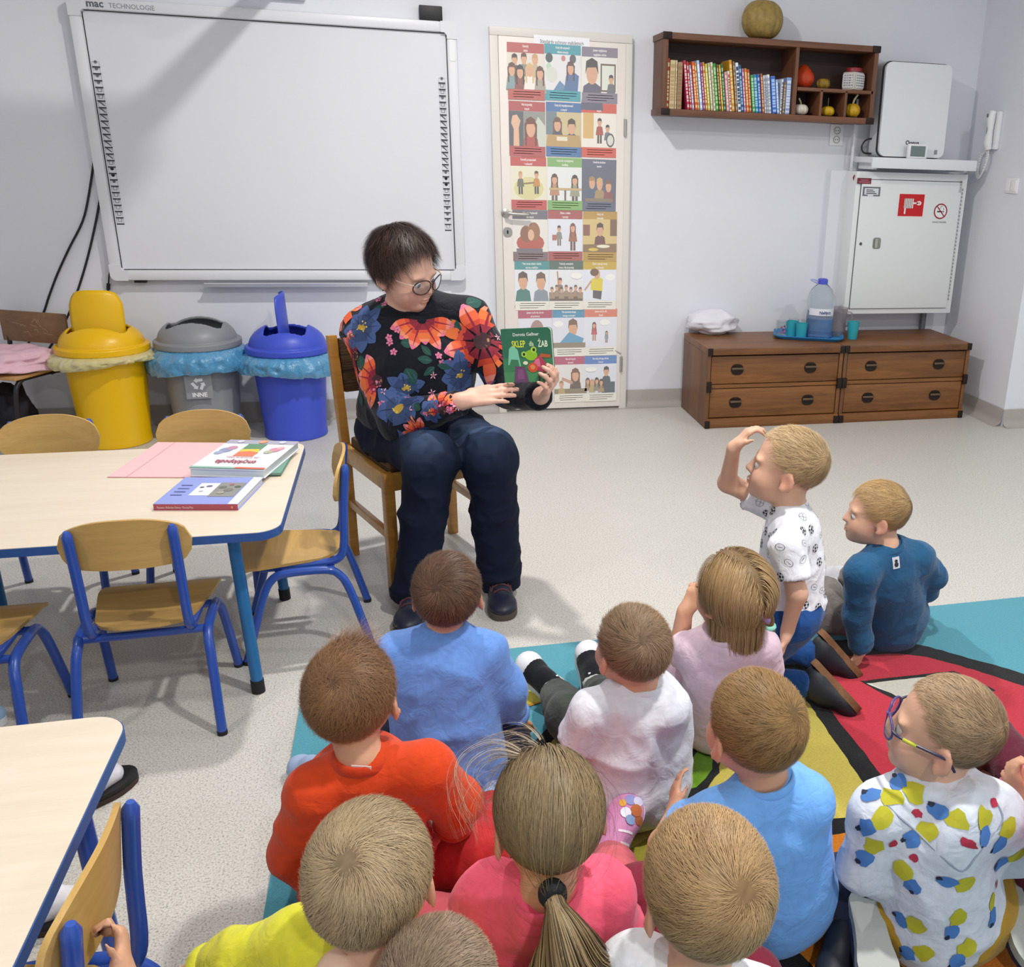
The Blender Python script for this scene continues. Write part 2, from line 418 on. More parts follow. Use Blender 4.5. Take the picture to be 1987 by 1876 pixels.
# ------------------------------------------------------------------ sheets taped to the door
M_PAPER = mat('paper', '#eef0f4', 0.6); M_GLOSS = mat('print_ink', '#ffffff', 0.5, vcol=True)
SK, HB, HD, HBL = '#d9a583', '#5a3d2e', '#33282a', '#c79a63'
def kid(p, x, y, s, hair=HB, shirt='#4a5d86', skin=SK, leg=None, long=False):
    """small drawn figure: bust (or full figure with legs) about x, y with head radius s"""
    if leg:
        p.rect(x-s*1.0, y-s*5.4, x-s*0.15, y-s*2.6, leg); p.rect(x+s*0.15, y-s*5.4, x+s*1.0, y-s*2.6, leg, 0)
    if long: p.poly([(x-s*1.1, y-s*1.9), (x-s*.55, y-s*2.1), (x-s*.5, y-s*.6), (x+s*.5, y-s*.6), (x+s*.55, y-s*2.1), (x+s*1.1, y-s*1.9), (x+s*1.15, y+s*0.5), (x, y+s*1.25), (x-s*1.15, y+s*0.5)], hair)
    p.poly([(x-s*1.7, y-s*3.2), (x+s*1.7, y-s*3.2), (x+s*1.25, y-s*1.15), (x+s*0.4, y-s*0.8), (x-s*0.4, y-s*0.8), (x-s*1.25, y-s*1.15)], shirt)
    if long:
        for q in (-1, 1): p.poly([(x+q*s*1.1, y-s*1.9), (x+q*s*.72, y-s*2.0), (x+q*s*.7, y-s*.2), (x+q*s*1.15, y+s*.4)], hair)
    p.disc(x, y, s*0.85, s, skin)
    p.poly([(x-s*0.98, y-s*0.1), (x-s*0.7, y+s*0.45), (x+s*0.6, y+s*0.5), (x+s*0.98, y-s*0.1), (x+s*0.8, y+s*1.0), (x, y+s*1.3), (x-s*0.85, y+s*1.0)], hair)
def d_group(p):
    p.rect(0, .2, 1, .78, '#e4dccf')
    for x, y, h_, c in ((.2, .66, HD, '#6b5a55'), (.45, .68, HB, '#8b8f84'), (.75, .67, HBL, '#c9b59a')): kid(p, x, y, .085, h_, c)
    for x, y, h_, c in ((.12, .5, HB, '#7f9aa0'), (.34, .47, HD, '#8a4a44'), (.6, .5, '#d8b27a', '#efe9df'), (.88, .46, HB, '#a5a08f')): kid(p, x, y, .1, h_, c, long=True)
def d_sit(p):
    p.rect(0, .2, 1, .78, '#e3e2e4')
    for x, y, r, c in ((.13, .72, .1, '#3f4a4e'), (.12, .58, .07, '#b9d3b4'), (.52, .72, .06, '#c77f7a'), (.78, .72, .09, '#55565c'), (.2, .45, .16, '#d5d8cc')): p.disc(x, y, r, r*.8, c)
    p.poly([(.25, .2), (.42, .36), (.6, .26), (.62, .2)], '#5f87ad'); p.poly([(.5, .2), (.92, .2), (.95, .45), (.78, .52), (.62, .3)], '#4d6f9c'); kid(p, .72, .56, .1, '#5b3b33', '#4d6f9c', long=True)
def d_mirror(p):
    p.rect(0, .2, 1, .78, '#e9e6de'); p.rect(.52, .22, .95, .68, '#6c5b48'); p.rect(.56, .25, .91, .65, '#dfe3d6')
    kid(p, .28, .52, .19, '#3a3534', '#55566b'); kid(p, .82, .42, .07, '#3a3534', '#6b6c72')
def d_stop(p):
    p.rect(0, .2, 1, .78, '#8d8f88'); p.rect(0, .2, .4, .78, '#51565a'); p.poly([(.5, .2), (1, .2), (1, .55), (.8, .7)], '#c9cfc0')
    kid(p, .6, .5, .15, '#6d3a2a', '#b0473e', long=True)
    p.poly([(.12, .2), (.28, .2), (.27, .5), (.32, .62), (.22, .72), (.1, .7), (.06, .58), (.13, .48)], '#e0b394')
def d_desk(p):
    p.rect(0, .2, 1, .78, '#cdbb8d'); p.rect(0, .4, .3, .78, '#6d7f86'); kid(p, .32, .56, .11, '#6d4a33', '#3f4d66', long=True); kid(p, .72, .53, .12, '#463629', '#4a5166'); p.poly([(0, .2), (1, .2), (.95, .4), (.05, .4)], '#b9975e'); p.rect(.3, .3, .6, .37, '#e6dcc2')
def d_wheel(p):
    p.rect(0, .2, 1, .78, '#ece6da'); p.rect(.05, .35, .35, .78, '#d7b06a'); kid(p, .52, .62, .065, HD, '#a84a36', leg='#4a3a3a'); kid(p, .75, .52, .06, HD, '#6e7480'); p.disc(.83, .33, .12, .12, '#4b4d50'); p.disc(.83, .33, .09, .09, '#d9d6cc')
def d_shake(p):
    p.rect(0, .2, 1, .78, '#e7e1c9'); p.disc(.5, .4, .42, .2, '#d8cf94'); kid(p, .27, .62, .06, HBL, '#6f6a5b', leg='#3f4148'); kid(p, .72, .63, .06, HB, '#c58a45', leg='#4b3f45'); p.line([(.35, .48), (.64, .5)], .025, '#8a6a4a')
def d_talk(p):
    p.rect(0, .2, 1, .78, '#e6e8e6'); kid(p, .2, .56, .085, '#54352d', '#b98a6d', leg='#6d5a4e', long=True); kid(p, .78, .55, .085, '#3e2f2c', '#9a9c83', leg='#5c5148', long=True); p.rect(.05, .38, .98, .42, '#c7a878'); p.rect(.48, .2, .53, .38, '#6b5a48')
def d_listen(p):
    p.rect(0, .2, 1, .8, '#5a5f73'); kid(p, .3, .52, .1, '#a98457', '#4c5f78'); kid(p, .52, .5, .1, '#d1ad74', '#a98a5e'); kid(p, .78, .47, .1, '#7a5a41', '#8a4f4b'); p.rect(.1, .2, .9, .26, '#83735c')
def d_hug(p):
    p.rect(0, .2, 1, .78, '#e7e2db'); p.disc(.5, .36, .4, .17, '#b4503f'); p.disc(.38, .52, .17, .15, '#8a5a3c'); p.disc(.6, .56, .18, .17, '#9b6a48'); p.disc(.52, .5, .09, .1, '#e0b492'); p.rect(.1, .2, .85, .26, '#6f6a74')
def d_run2(p):
    p.rect(0, .2, 1, .78, '#e3e6f0'); kid(p, .32, .6, .055, HD, '#8d8b88', leg='#7d6a60'); kid(p, .72, .62, .075, '#7a4a35', '#a3664a', leg='#6d4a3f', long=True); p.rect(.12, .4, .25, .5, '#b3705a')
def d_study(p):
    p.rect(0, .2, 1, .8, '#d8bd7c'); p.rect(0, .5, .2, .7, '#8a5a44'); p.rect(.8, .5, 1, .8, '#7a5b3d'); kid(p, .5, .6, .11, '#4a342a', '#70423a'); p.poly([(0, .2), (1, .2), (1, .36), (0, .34)], '#8a6a44'); p.disc(.6, .31, .2, .03, '#efe6d0'); p.disc(.3, .25, .15, .03, '#d6c04a')
def d_face(p):
    p.rect(0, .2, 1, .78, '#e6e9f0'); kid(p, .24, .56, .15, '#5a4032', '#3e7a72'); kid(p, .76, .55, .15, '#6d5240', '#83909c')
def d_crowd(p):
    p.rect(0, .2, 1, .78, '#e8e9ee'); p.rect(0, .2, 1, .36, '#6e5d50'); kid(p, .32, .56, .06, HB, '#8b8177'); p.line([(.27, .5), (.24, .74)], .04, '#b98a6a')
    for i in range(7): kid(p, .08+.14*i, .4+.04*(i % 2), .05, '#6b4f3d', '#a38a72')
    p.disc(.8, .67, .17, .06, '#f4f4ee')
def d_runner(p):
    p.rect(0, .2, 1, .78, '#e4e7f2'); p.poly([(.3, .25), (.55, .22), (.58, .42), (.3, .42)], '#5a5058'); p.poly([(.22, .4), (.58, .38), (.6, .6), (.45, .66), (.25, .6)], '#e0cd2e'); p.disc(.42, .7, .09, .1, SK); p.disc(.34, .73, .13, .07, '#6e4d38'); p.disc(.82, .64, .15, .06, '#f4f4ee'); p.line([(.24, .56), (.06, .4)], .04, '#c9987a')
def d_nape(p):
    p.rect(0, .2, 1, .78, '#e2e2ec'); p.disc(.55, .55, .2, .2, '#a88478'); p.rect(.3, .2, .8, .36, '#8d8f9a')
def d_bored(p):
    p.rect(0, .2, 1, .78, '#dfe1ec'); kid(p, .62, .57, .15, '#7a5a40', '#5b9cc0'); p.poly([(.2, .28), (.9, .28), (.95, .38), (.5, .5)], '#5b9cc0'); p.rect(0, .2, 1, .3, '#8d7f6a'); p.disc(.18, .66, .15, .06, '#f4f4ee')
def d_small(p):
    p.rect(0, .2, 1, .78, '#e3e5ee'); kid(p, .3, .62, .055, '#6e4336', '#bf5a5f', leg='#b98a74', long=True); kid(p, .68, .47, .035, '#4a3a35', '#8fa0a8', leg='#8d7a70', long=True); p.disc(.62, .68, .16, .06, '#f4f4ee')
def d_board(p):
    p.rect(0, .2, 1, .78, '#dcdde2'); p.rect(.05, .2, .95, .4, '#7d7d7a'); p.rect(.2, .3, .7, .36, '#efefec')
def d_angry(p):
    p.rect(0, .2, 1, .78, '#e6e2e0'); kid(p, .65, .56, .12, '#7a4a33', '#5d5148', long=True); p.line([(.55, .42), (.25, .5)], .06, '#c9987a'); p.rect(0, .2, 1, .3, '#8a7a5f'); kid(p, .22, .38, .07, '#a9875a', '#b9a06a')
def d_teacher(p):
    p.rect(0, .2, 1, .78, '#e0e3ee'); kid(p, .68, .62, .09, '#3c3634', '#4a5560'); p.rect(.55, .2, .95, .42, '#4a5560')
    for i in range(4): kid(p, .1+.14*i, .44-.03*(i % 2), .06, (HB, HBL, HD, HB)[i], ('#a88d60', '#b9a573', '#8a8a78', '#a98f6a')[i], long=True)
    p.disc(.2, .68, .18, .05, '#f4f4ee')
SHEETS = [ # px of the top left corner, header, header colour, drawing, footer colour, subject for the label
 (983, 81, 'Szanuję|siebie', '#b8554f', d_group, '#b8554f', 'red banded sheet with a drawn group of smiling children'),
 (1056, 84, 'Uczę się opisywać|własne emocje', '#3d9aa8', d_sit, '#3d9aa8', 'turquoise banded sheet with a drawn girl in blue sitting among faces'),
 (1129, 90, 'Jestem wyjątkowy|wyglądam różnie', '#82788a', d_mirror, '#82788a', 'mauve banded sheet with a drawn boy before a mirror'),
 (986.5, 195, 'Nie krzywdzę|innych', '#b04a4a', d_stop, '#b04a4a', 'red banded sheet with a drawn girl holding up her hand'),
 (1059, 197, 'Uczę się współpracować|z innymi', '#3f6ea3', d_desk, '#3f6ea3', 'blue banded sheet with two drawn children working at a desk'),
 (1128, 199.5, 'Pomagam|innym', '#d0523f', d_wheel, '#d0523f', 'orange red banded sheet with a drawn wheelchair'),
 (990, 303, 'Potrafię przepraszać|i wybaczać', '#c04a45', d_shake, '#c04a45', 'red banded sheet with two drawn boys shaking hands'),
 (1062, 305, 'Uczę się rozwiązywać|konflikty', '#7fae63', d_talk, '#7fae63', 'green banded sheet with two drawn girls facing across a table'),
 (1129, 308, 'Uważnie słucham|innych', '#5c6279', d_listen, '#5c6279', 'slate banded sheet with three drawn heads on a dark ground'),
 (994, 407, 'Okazuję życzliwość|dla innych', '#6b6672', d_hug, '#7a6468', 'grey banded sheet with a drawn hug in a red coat'),
 (1063, 407, 'Dbam o siebie|i sprzęty', '#a8504c', d_run2, '#a8504c', 'brick red banded sheet with a drawn child and horse like figure'),
 (1131.5, 409.5, 'Uczę się|wytrwale', '#b8923a', d_study, '#b8923a', 'ochre banded sheet with a drawn reader at a desk'),
 (998, 506, 'Mam swoje zdanie i dzielę|się nim z każdym', '#3a8f90', d_face, None, 'teal headed sheet with two drawn boys face to face'),
 (1065.5, 506, 'Traktuję wszystkich|równo. Nie krzywdzę', '#4d665a', d_crowd, None, 'dark green headed sheet with a drawn crowd and one raised arm'),
 (1131.5, 506, 'Znam i szanuję swoje|możliwości', '#c9a92e', d_runner, None, 'yellow headed sheet with a drawn runner in a yellow shirt'),
 (1005, 601.5, 'Jestem może zły, ale nie|od przemocy', '#b04e66', d_nape, None, 'crimson headed sheet half hidden behind the green book'),
 (1071.5, 600, 'Nie zostawiaj nikogo|samego w smutku', '#4a8fb0', d_bored, None, 'light blue headed sheet with a drawn boy leaning on his hand'),
 (1134, 599, 'Jestem ważny dla|innych', '#d97a5f', d_small, None, 'salmon headed sheet with a drawn big and small girl'),
 (1006, 691, 'Dbam o spokój|w sali', '#7d6f80', d_board, None, 'lowest grey headed sheet mostly hidden behind the green book'),
 (1075, 692, 'Nie rań innych|słowami', '#b54a6a', d_angry, None, 'rose headed sheet with a drawn girl stretching out her arm'),
 (1134, 691, 'Dorosły pomaga, słucha|i chroni', '#4f7fbf', d_teacher, None, 'blue headed sheet with a drawn bearded teacher before children'),
]
def pale(mb, k=.14):
    mb.c = [None if c is None else tuple(v*(1-k)+k*.85 for v in lin(c)) for c in mb.c]
for i, (px, py, head, hc, draw, fc, lab) in enumerate(SHEETS):
    tl = atY(px, py, DY); W = 0.197; H = 0.2795
    t = thing('poster_sheet', lab+' taped to the door', 'poster', (tl[0]+W/2, DY, tl[2]-H), group='picture sheets on the door')
    r_ = random.Random(i); tilt = r_.uniform(-.006, .006)
    ex = V(math.cos(tilt), 0, math.sin(tilt)); ey = V(-math.sin(tilt), 0, math.cos(tilt)); o0 = V(tl[0], DY-0.0004-0.0002*(i % 3), tl[2])-ey*H
    MB().prism([(0, 0), (W, 0), (W, H), (0, H)], o0, ex, ey, 0.0005).build('paper', M_PAPER, t, smooth=False)
    p = Print(o0-V(0, 0.0005, 0), ex*W, ey*H, 0.0002)
    p.rect(0, .825, 1, 1, hc)
    a, b = head.split('|')
    p.text(a, .5, .925, .058, '#f4eeee', sx=H/W*.62, bold=.0012); p.text(b, .5, .848, .058, '#f4eeee', sx=H/W*.62, bold=.0012)
    ey0, o1 = p.ey.copy(), p.o.copy(); p.ey = ey0*1.1; p.o = o1-ey0*.035; draw(p); p.ey = ey0; p.o = o1
    if fc: p.rect(0, 0, 1, .185, fc)
    else: p.rect(0, 0, 1, .185, '#e9e6da')
    for k_ in range(3): p.rect(.12+.05*r_.random(), .135-.045*k_, .86+.05*r_.random()-.2*(k_ == 2), .145-.045*k_, '#e9dcdc' if fc else '#77726a', 0)
    pale(p.mb); p.build('print', t)
tl = atY(1040, 68, DY)
t = thing('title_strip', 'white paper strip reading Standardy ochrony małoletnich atop the door sheets', 'poster', (tl[0]+.13, DY, tl[2]-.06))
MB().prism([(0, 0), (.3, 0), (.3, .052), (0, .052)], (tl[0]-.012, DY-.0003, tl[2]-.05), (1, 0, 0), (0, 0, 1), .0005).build('paper', M_PAPER, t, smooth=False)
Print((tl[0]-.012, DY-.0008, tl[2]-.05), (1, 0, 0), (0, 0, 1), .0003).text('Standardy ochrony małoletnich', .15, .014, .026, '#3a3a44', sx=.72).build('print', t)
# ------------------------------------------------------------------ things on the back wall
M_WPL = mat('white_plastic', '#e6e7ea', 0.35); M_BLK = mat('black_plastic', '#16161a', 0.5)
BX0, BX1, BZ0, BZ1, BY = -1.408, 0.277, 0.834, 2.044, WALL-0.045
wb = thing('whiteboard', 'large interactive whiteboard with rounded white frame hung on the wall', 'whiteboard', ((BX0+BX1)/2, WALL, BZ0-0.05))
MB().box(((BX0+BX1)/2, WALL-0.02, (BZ0+BZ1)/2), (BX1-BX0+0.04, 0.032, BZ1-BZ0+0.04)).build('surface', mat('board_enamel', '#dadbe1', 0.22, spec=0.5, var=0.01, vscale=2), wb, smooth=False)
FW = 0.052
fr = MB()
for (c, s) in ((((BX0+BX1)/2, BZ1+FW/2), (BX1-BX0-.05, FW)), (((BX0+BX1)/2, BZ0-FW/2), (BX1-BX0-.05, FW)), ((BX0-FW/2, (BZ0+BZ1)/2), (FW, BZ1-BZ0-.05)), ((BX1+FW/2, (BZ0+BZ1)/2), (FW, BZ1-BZ0-.05))):
    fr.box((c[0], WALL-0.032, c[1]), (s[0], 0.062, s[1]), bev=0.013)
fr.build('frame_profile', mat('board_frame', '#dcdde2', 0.35), wb)
for sx, sz in ((-1, -1), (1, -1), (-1, 1), (1, 1)):
    cx_ = BX0 if sx < 0 else BX1; cz_ = BZ0 if sz < 0 else BZ1
    pol = [(cx_-sx*.03, cz_), (cx_-sx*.03, cz_+sz*FW)] + [(cx_+sx*(FW-.03)+sx*.03*math.sin(a), cz_+sz*(FW-.03)+sz*.03*math.cos(a)) for a in np.linspace(0, math.pi/2, 7)] + [(cx_+sx*FW, cz_-sz*.03), (cx_, cz_-sz*.03), (cx_, cz_-sz*.012), (cx_-sx*.012, cz_)]
    MB().prism(pol, (0, WALL-0.001, 0), (1, 0, 0), (0, 0, 1), 0.0645).build('frame_corner', mat('frame_corner', '#d9dae0', 0.4), wb)
gp = MB(); e = .004
for (c, s) in ((((BX0+BX1)/2, BZ1-.002), (BX1-BX0, e)), (((BX0+BX1)/2, BZ0+.002), (BX1-BX0, e)), ((BX0+.002, (BZ0+BZ1)/2), (e, BZ1-BZ0)), ((BX1-.002, (BZ0+BZ1)/2), (e, BZ1-BZ0))):
    gp.box((c[0], WALL-0.0365, c[1]), (s[0], 0.003, s[1]))
gp.build('gasket', M_BLK, wb, smooth=False)
r_ = random.Random(4)
for (xa, ya, xb, yb_) in ((185, 118, 235, 436), (857, 150, 871, 448)):
    a = atY(xa, ya, WALL-.037); b = atY(xb, yb_, WALL-.037); p = Print((a[0], WALL-.0362, b[2]), (1, 0, 0), (0, 0, 1), .0003)
    n = 25; Hh = (a[2]-b[2])/n
    for i in range(n):
        z = Hh*i; w = .031
        p.line([(-w/2, z+.004), (w/2, z+.004), (w/2, z+Hh-.004), (-w/2, z+Hh-.004)], .0012, '#9a9ca3', closed=True)
        p.rect(-w/2-.002, z, w/2+.002, z+.0065, '#3f4148', 0)
        k = r_.random()
        if 9 < i < 19: p.line([(-.009, z+.03), (.01, z+.014)], .0045, '#4a4c55', 0)
        elif i in (8, 7): p.disc(0, z+.026, .008, .008, '#14141a', up=0)
        elif k < .5: p.line([(-.008, z+.016), (.008, z+.016), (.008, z+.034), (-.008, z+.034)], .002, '#55575f', 0, closed=True)
        else: p.disc(0, z+.026, .007, .007, '#6d7078', up=0)
    p.build('icon_strip', wb)
a = atY(168, 17, WALL-.064)
Print((a[0], WALL-.0635, BZ1+.012), (1, 0, 0), (0, 0, 1), .0003).text('mac', 0, 0, .045, '#5c6068', 'LEFT', .0012).text('TECHNOLOGIE', .095, 0, .03, '#8b8e95', 'LEFT', sx=.95).poly([(.0, .034), (.02, .03), (.04, .036), (.06, .03), (.06, .033), (.04, .039), (.02, .034), (0, .037)], '#5c6068').build('logo', wb)
MB().prism(rrect(.03, .1, .008), (BX1+FW/2, WALL-.0635, BZ1-.085), (1, 0, 0), (0, 0, 1), .002).build('side_button', M_WPL, wb)
a = atY(836, 32, WALL-.03)
MB().box((a[0], WALL-.03, BZ1+FW+.035), (.115, .05, .068), bev=.004).build('top_bracket', M_BLK, wb)
MB().box((atY(272, 538, WALL-.03)[0], WALL-.03, BZ0-FW-.006), (.055, .03, .014)).build('underside_port', M_BLK, wb, smooth=False)
a = atY(397, 545, WALL-.06); b = atY(714, 552, WALL-.06)
tr = MB(); prof = [(0, 0), (.075, 0), (.085, .02), (.08, .022), (.07, .006), (.004, .006), (.004, .03), (0, .03)]
tr.prism([(q[0], q[1]) for q in prof], (b[0], WALL-.002, BZ0-FW-.032), (0, -1, 0), (0, 0, 1), b[0]-a[0])
tr.build('pen_tray', mat('tray_aluminium', '#d6d8de', .3, .2), wb, smooth=False)
# projector on its wall arm above the board, out of the frame; it throws the slanting shadow
pj = thing('wall_projector', 'short throw projector on a wall arm above the whiteboard', 'projector', (-.5, WALL, 2.2))
MB().box((-.5, WALL-.62, 2.27), (.07, 1.24, .06), bev=.01).build('arm', M_WPL, pj)
MB().box((-.5, WALL-.02, 2.3), (.2, .04, .3), bev=.01).build('wall_plate', M_WPL, pj)
MB().box((-.5, WALL-1.28, 2.39), (.34, .28, .14), bev=.03).build('housing', M_WPL, pj)

# cables
M_CAB = mat('cable_black', '#1d1e24', .5)
def cable(name, px, Yp, r, label, m=M_CAB, z0=None):
    pts = [atY(x, y, Yp) for x, y in px]
    return MB().tube(smooth_pts(pts, 4), r, 8).build(name, m, None, label=label, cat='cable')
cable('power_cable', [(183, 305), (172, 380), (160, 430), (135, 480), (112, 530), (95, 575), (84, 608), (60, 655), (45, 690)], WALL-.008, .0055, 'black cable hanging from the side of the whiteboard down to the old chair')
cable('signal_cable', [(196, 372), (186, 430), (170, 500), (152, 560), (133, 610), (112, 650), (86, 690)], WALL-.008, .0055, 'black cable running close along the whiteboard edge behind the yellow bin')
t = thing('usb_cable', 'short black cable with a thick filter bead dangling below the whiteboard corner', 'cable', atY(210, 582, WALL-.01))
pts = [atY(x, y, WALL-.012) for x, y in ((217, 520), (212, 532), (211, 545), (210, 555), (209, 582), (214, 600))]
MB().tube(smooth_pts(pts, 4), .0035, 8).build('cord', M_CAB, t)
a = atY(210.5, 550, WALL-.012); b = atY(210, 562, WALL-.012)
MB().tube([a, b], .009, 10).build('filter_bead', M_CAB, t)

# ------------------------------------------------------------------ wooden wall shelf with books and pumpkins
SX0, SX1, SZ0, SZ1, SD = 1.398, 2.657, 1.693, 2.097, 0.22
M_OAK = mat_wood('walnut_shelf', '#4a2c1d', '#7d5136', (2.5, 40, 40), .5)
M_OAKV = mat_wood('walnut_upright', '#4a2c1d', '#7d5136', (40, 40, 2.5), .5)
M_BRZ = mat('dark_bronze', '#2e2420', .45, .6)
sh = thing('wall_shelf', 'dark wooden wall shelf of pigeonholes with metal corners', 'shelf', ((SX0+SX1)/2, WALL, SZ0))
yc = WALL-SD/2; T = .026; mid = (SX0+SX1)/2
XM = atY(1545, 150, WALL-SD)[0]
MB().box((mid, yc, SZ1-T/2), (SX1-SX0+.012, SD+.008, T+.006), bev=.003).build('top_board', M_OAK, sh)
MB().box((mid, yc, SZ0+T/2), (SX1-SX0+.012, SD+.008, T+.006), bev=.003).build('bottom_board', M_OAK, sh)
for x in (SX0+T/2, SX1-T/2, XM):
    w = T if x != XM else .02
    MB().box((x, yc, (SZ0+SZ1)/2), (w, SD, SZ1-SZ0-2*T), bev=.002).build('side_board' if x != XM else 'divider', M_OAKV, sh)
MB().box((mid, WALL-.006, (SZ0+SZ1)/2), (SX1-SX0-.02, .01, SZ1-SZ0-.02)).build('back_board', mat_wood('shelf_back', '#2a1a16', '#402820', (2.5, 40, 40), .6), sh, smooth=False)
ZM = SZ0+.165
MB().box(((XM+SX1)/2, yc, ZM), (SX1-XM-T, SD, .018), bev=.002).build('divider_shelf', M_OAK, sh)
cw = (SX1-T-XM-.01)/3
for i in (1, 2):
    MB().box((XM+.01+cw*i, yc, (SZ0+T+ZM)/2), (.016, SD, ZM-SZ0-T), bev=.002).build('divider', M_OAKV, sh)
for x in (SX0, SX1):
    for z in (SZ0+T/2, SZ1-T/2):
        s_ = -1 if x == SX0 else 1
        MB().box((x-s_*.018, WALL-SD-.002, z), (.05, .012, T+.01), bev=.004).build('corner_bracket', M_BRZ, sh)

# books: (width, height, spine colour, accent, name of the colour)
BK = [(.012, .25, '#b9402e', '#f0d9a0', 'rust red'), (.028, .243, '#cdb78c', '#b49a6a', 'buff'), (.006, .243, '#e8dfc4', '#c9b78d', 'cream'), (.026, .235, '#a5835f', '#8f7050', 'tan'),
 (.013, .245, '#b23050', '#e0c0c8', 'raspberry'), (.009, .24, '#c0343c', '#f0c0b0', 'scarlet'), (.011, .225, '#a99ac4', '#e3d9ef', 'lilac'), (.012, .243, '#d8602c', '#f4c79c', 'orange'),
 (.008, .238, '#e0912f', '#f7dca0', 'amber'), (.014, .25, '#a9c6e8', '#e8f0fa', 'pale blue'), (.009, .24, '#a44a8a', '#e4b8d6', 'magenta'), (.01, .243, '#d08a3a', '#f3d9a8', 'caramel'),
 (.012, .235, '#d5c24a', '#efe6a0', 'straw yellow'), (.011, .24, '#b9bf95', '#e6e8cf', 'sage'), (.01, .245, '#e6dfcb', '#b9a988', 'ivory'), (.014, .24, '#3f9a3c', '#a8dd98', 'grass green'), (.01, .236, '#7a5a3f', '#c9a88a', 'brown'),
 (.008, .235, '#d9b02c', '#f3e08a', 'mustard'), (.01, .24, '#2f6a4a', '#9ac9ae', 'bottle green'), (.012, .2, '#d89a9a', '#f0d5d0', 'dusty pink'), (.011, .205, '#e9e4da', '#c05a4a', 'white and red'), (.015, .262, '#d59a2a', '#f0d28a', 'golden'),
 (.01, .255, '#8a6a4e', '#bfa386', 'cocoa'), (.016, .25, '#e2e8ef', '#2f4a6a', 'white lettered'), (.012, .24, '#2f5f92', '#9ac0e4', 'denim blue'), (.01, .222, '#b77aa8', '#e8c9e0', 'mauve'), (.013, .224, '#d9782a', '#f5c890', 'tangerine'), (.012, .22, '#c85a28', '#f0b890', 'burnt orange'),
 (.014, .192, '#4aa05a', '#b5e0b8', 'leaf green'), (.018, .196, '#2a86b8', '#a0d4ea', 'azure'), (.014, .198, '#3a6fc0', '#a8c4f0', 'cobalt'), (.01, .202, '#b8603a', '#e8b898', 'terracotta'),
 (.008, .194, '#dfe3ea', '#9aa0ac', 'silver white'), (.009, .196, '#c9d0dc', '#8a94a6', 'pale grey'), (.014, .2, '#eef0f4', '#aab0bc', 'snow white'), (.024, .192, '#3d6fc4', '#a8c6f4', 'royal blue'), (.012, .176, '#9ab8e6', '#e3ecfa', 'sky blue'),
 (.009, .18, '#e8ebf2', '#7d8494', 'white'), (.012, .165, '#7f6a4e', '#b9a488', 'khaki'), (.028, .19, '#8ea6d8', '#dbe4f6', 'periwinkle')]
tot = sum(b[0] for b in BK); avail = (XM-.012)-(SX0+T+.004); gap = (avail-tot-.032)/len(BK)
lean = 0.0; x = SX0+T+.004; r_ = random.Random(11)
M_SPINE = mat('book_cover', '#ffffff', .45, vcol=True)
x += .0
for i, (w, hh, c1, c2, nm) in enumerate(BK):
    up_ = i < 4 or i > 36; ln = 0.0 if up_ else math.radians(7.5); d = .15+.02*r_.random()
    if i == 4: x += hh*math.sin(ln)*.93
    nb = BK[i-1][4] if i else None; nx = BK[i+1][4] if i+1 < len(BK) else None
    lab = nm+' spined book on the shelf ' + ('between '+nb+' and '+nx+' ones' if nb and nx else ('at the end next to the '+(nx or nb)+' one'))
    z0 = SZ0+T+.004
    t = thing('book', lab, 'book', (x+w/2, WALL-SD+.02+d/2, z0), group='books on the wall shelf')
    R_ = np.array([[math.cos(ln), 0, -math.sin(ln)], [0, 1, 0], [math.sin(ln), 0, math.cos(ln)]])
    yf = WALL-SD+.018+.012*r_.random(); ctr = V(x+w/2, yf+d/2, z0+.001)+R_ @ V(0, 0, hh/2)+V(0, 0, w/2*math.sin(ln))
    lv = [0, .04, .1]; zc = .16
    while zc < .78: lv += [zc, zc+.03+.05*r_.random()]; zc = lv[-1]+.012+.02*r_.random()
    lv += [.84, .92, 1.0]; cols = [c1, c2, c1]+[c2, c1]*((len(lv)-6)//2)+[c2, c1]; cv = []; cf = []; cc = []
    for q in lv: cv += [ctr+R_ @ V(a*w/2, b*d/2, (q-.5)*hh) for a, b in ((-1, -1), (-.8, -1.012), (.8, -1.012), (1, -1), (1, 1), (-1, 1))]
    mb = MB(); base_f = []
    for a in range(len(lv)-1):
        for e in range(6): mb.f.append((a*6+e, a*6+(e+1) % 6, a*6+6+(e+1) % 6, a*6+6+e)); mb.c.append(cols[min(a, len(cols)-1)] if e == 1 else c1)
    n_ = (len(lv)-1)*6; mb.f += [tuple(range(6))[::-1], tuple(n_+e for e in range(6))]; mb.c += [c1, '#e9e2d0']; mb.v = [np.array(cv)]; mb.n = len(cv)
    mb.build('cover', M_SPINE, t, smooth=False)
    MB().box(ctr+R_ @ V(0, .002, 0), (w*.7, d-.004, hh+.0012), M=R_, col='#e9e2d0').build('pages', M_SPINE, t, smooth=False)
    x += w/max(.9, math.cos(ln))+gap
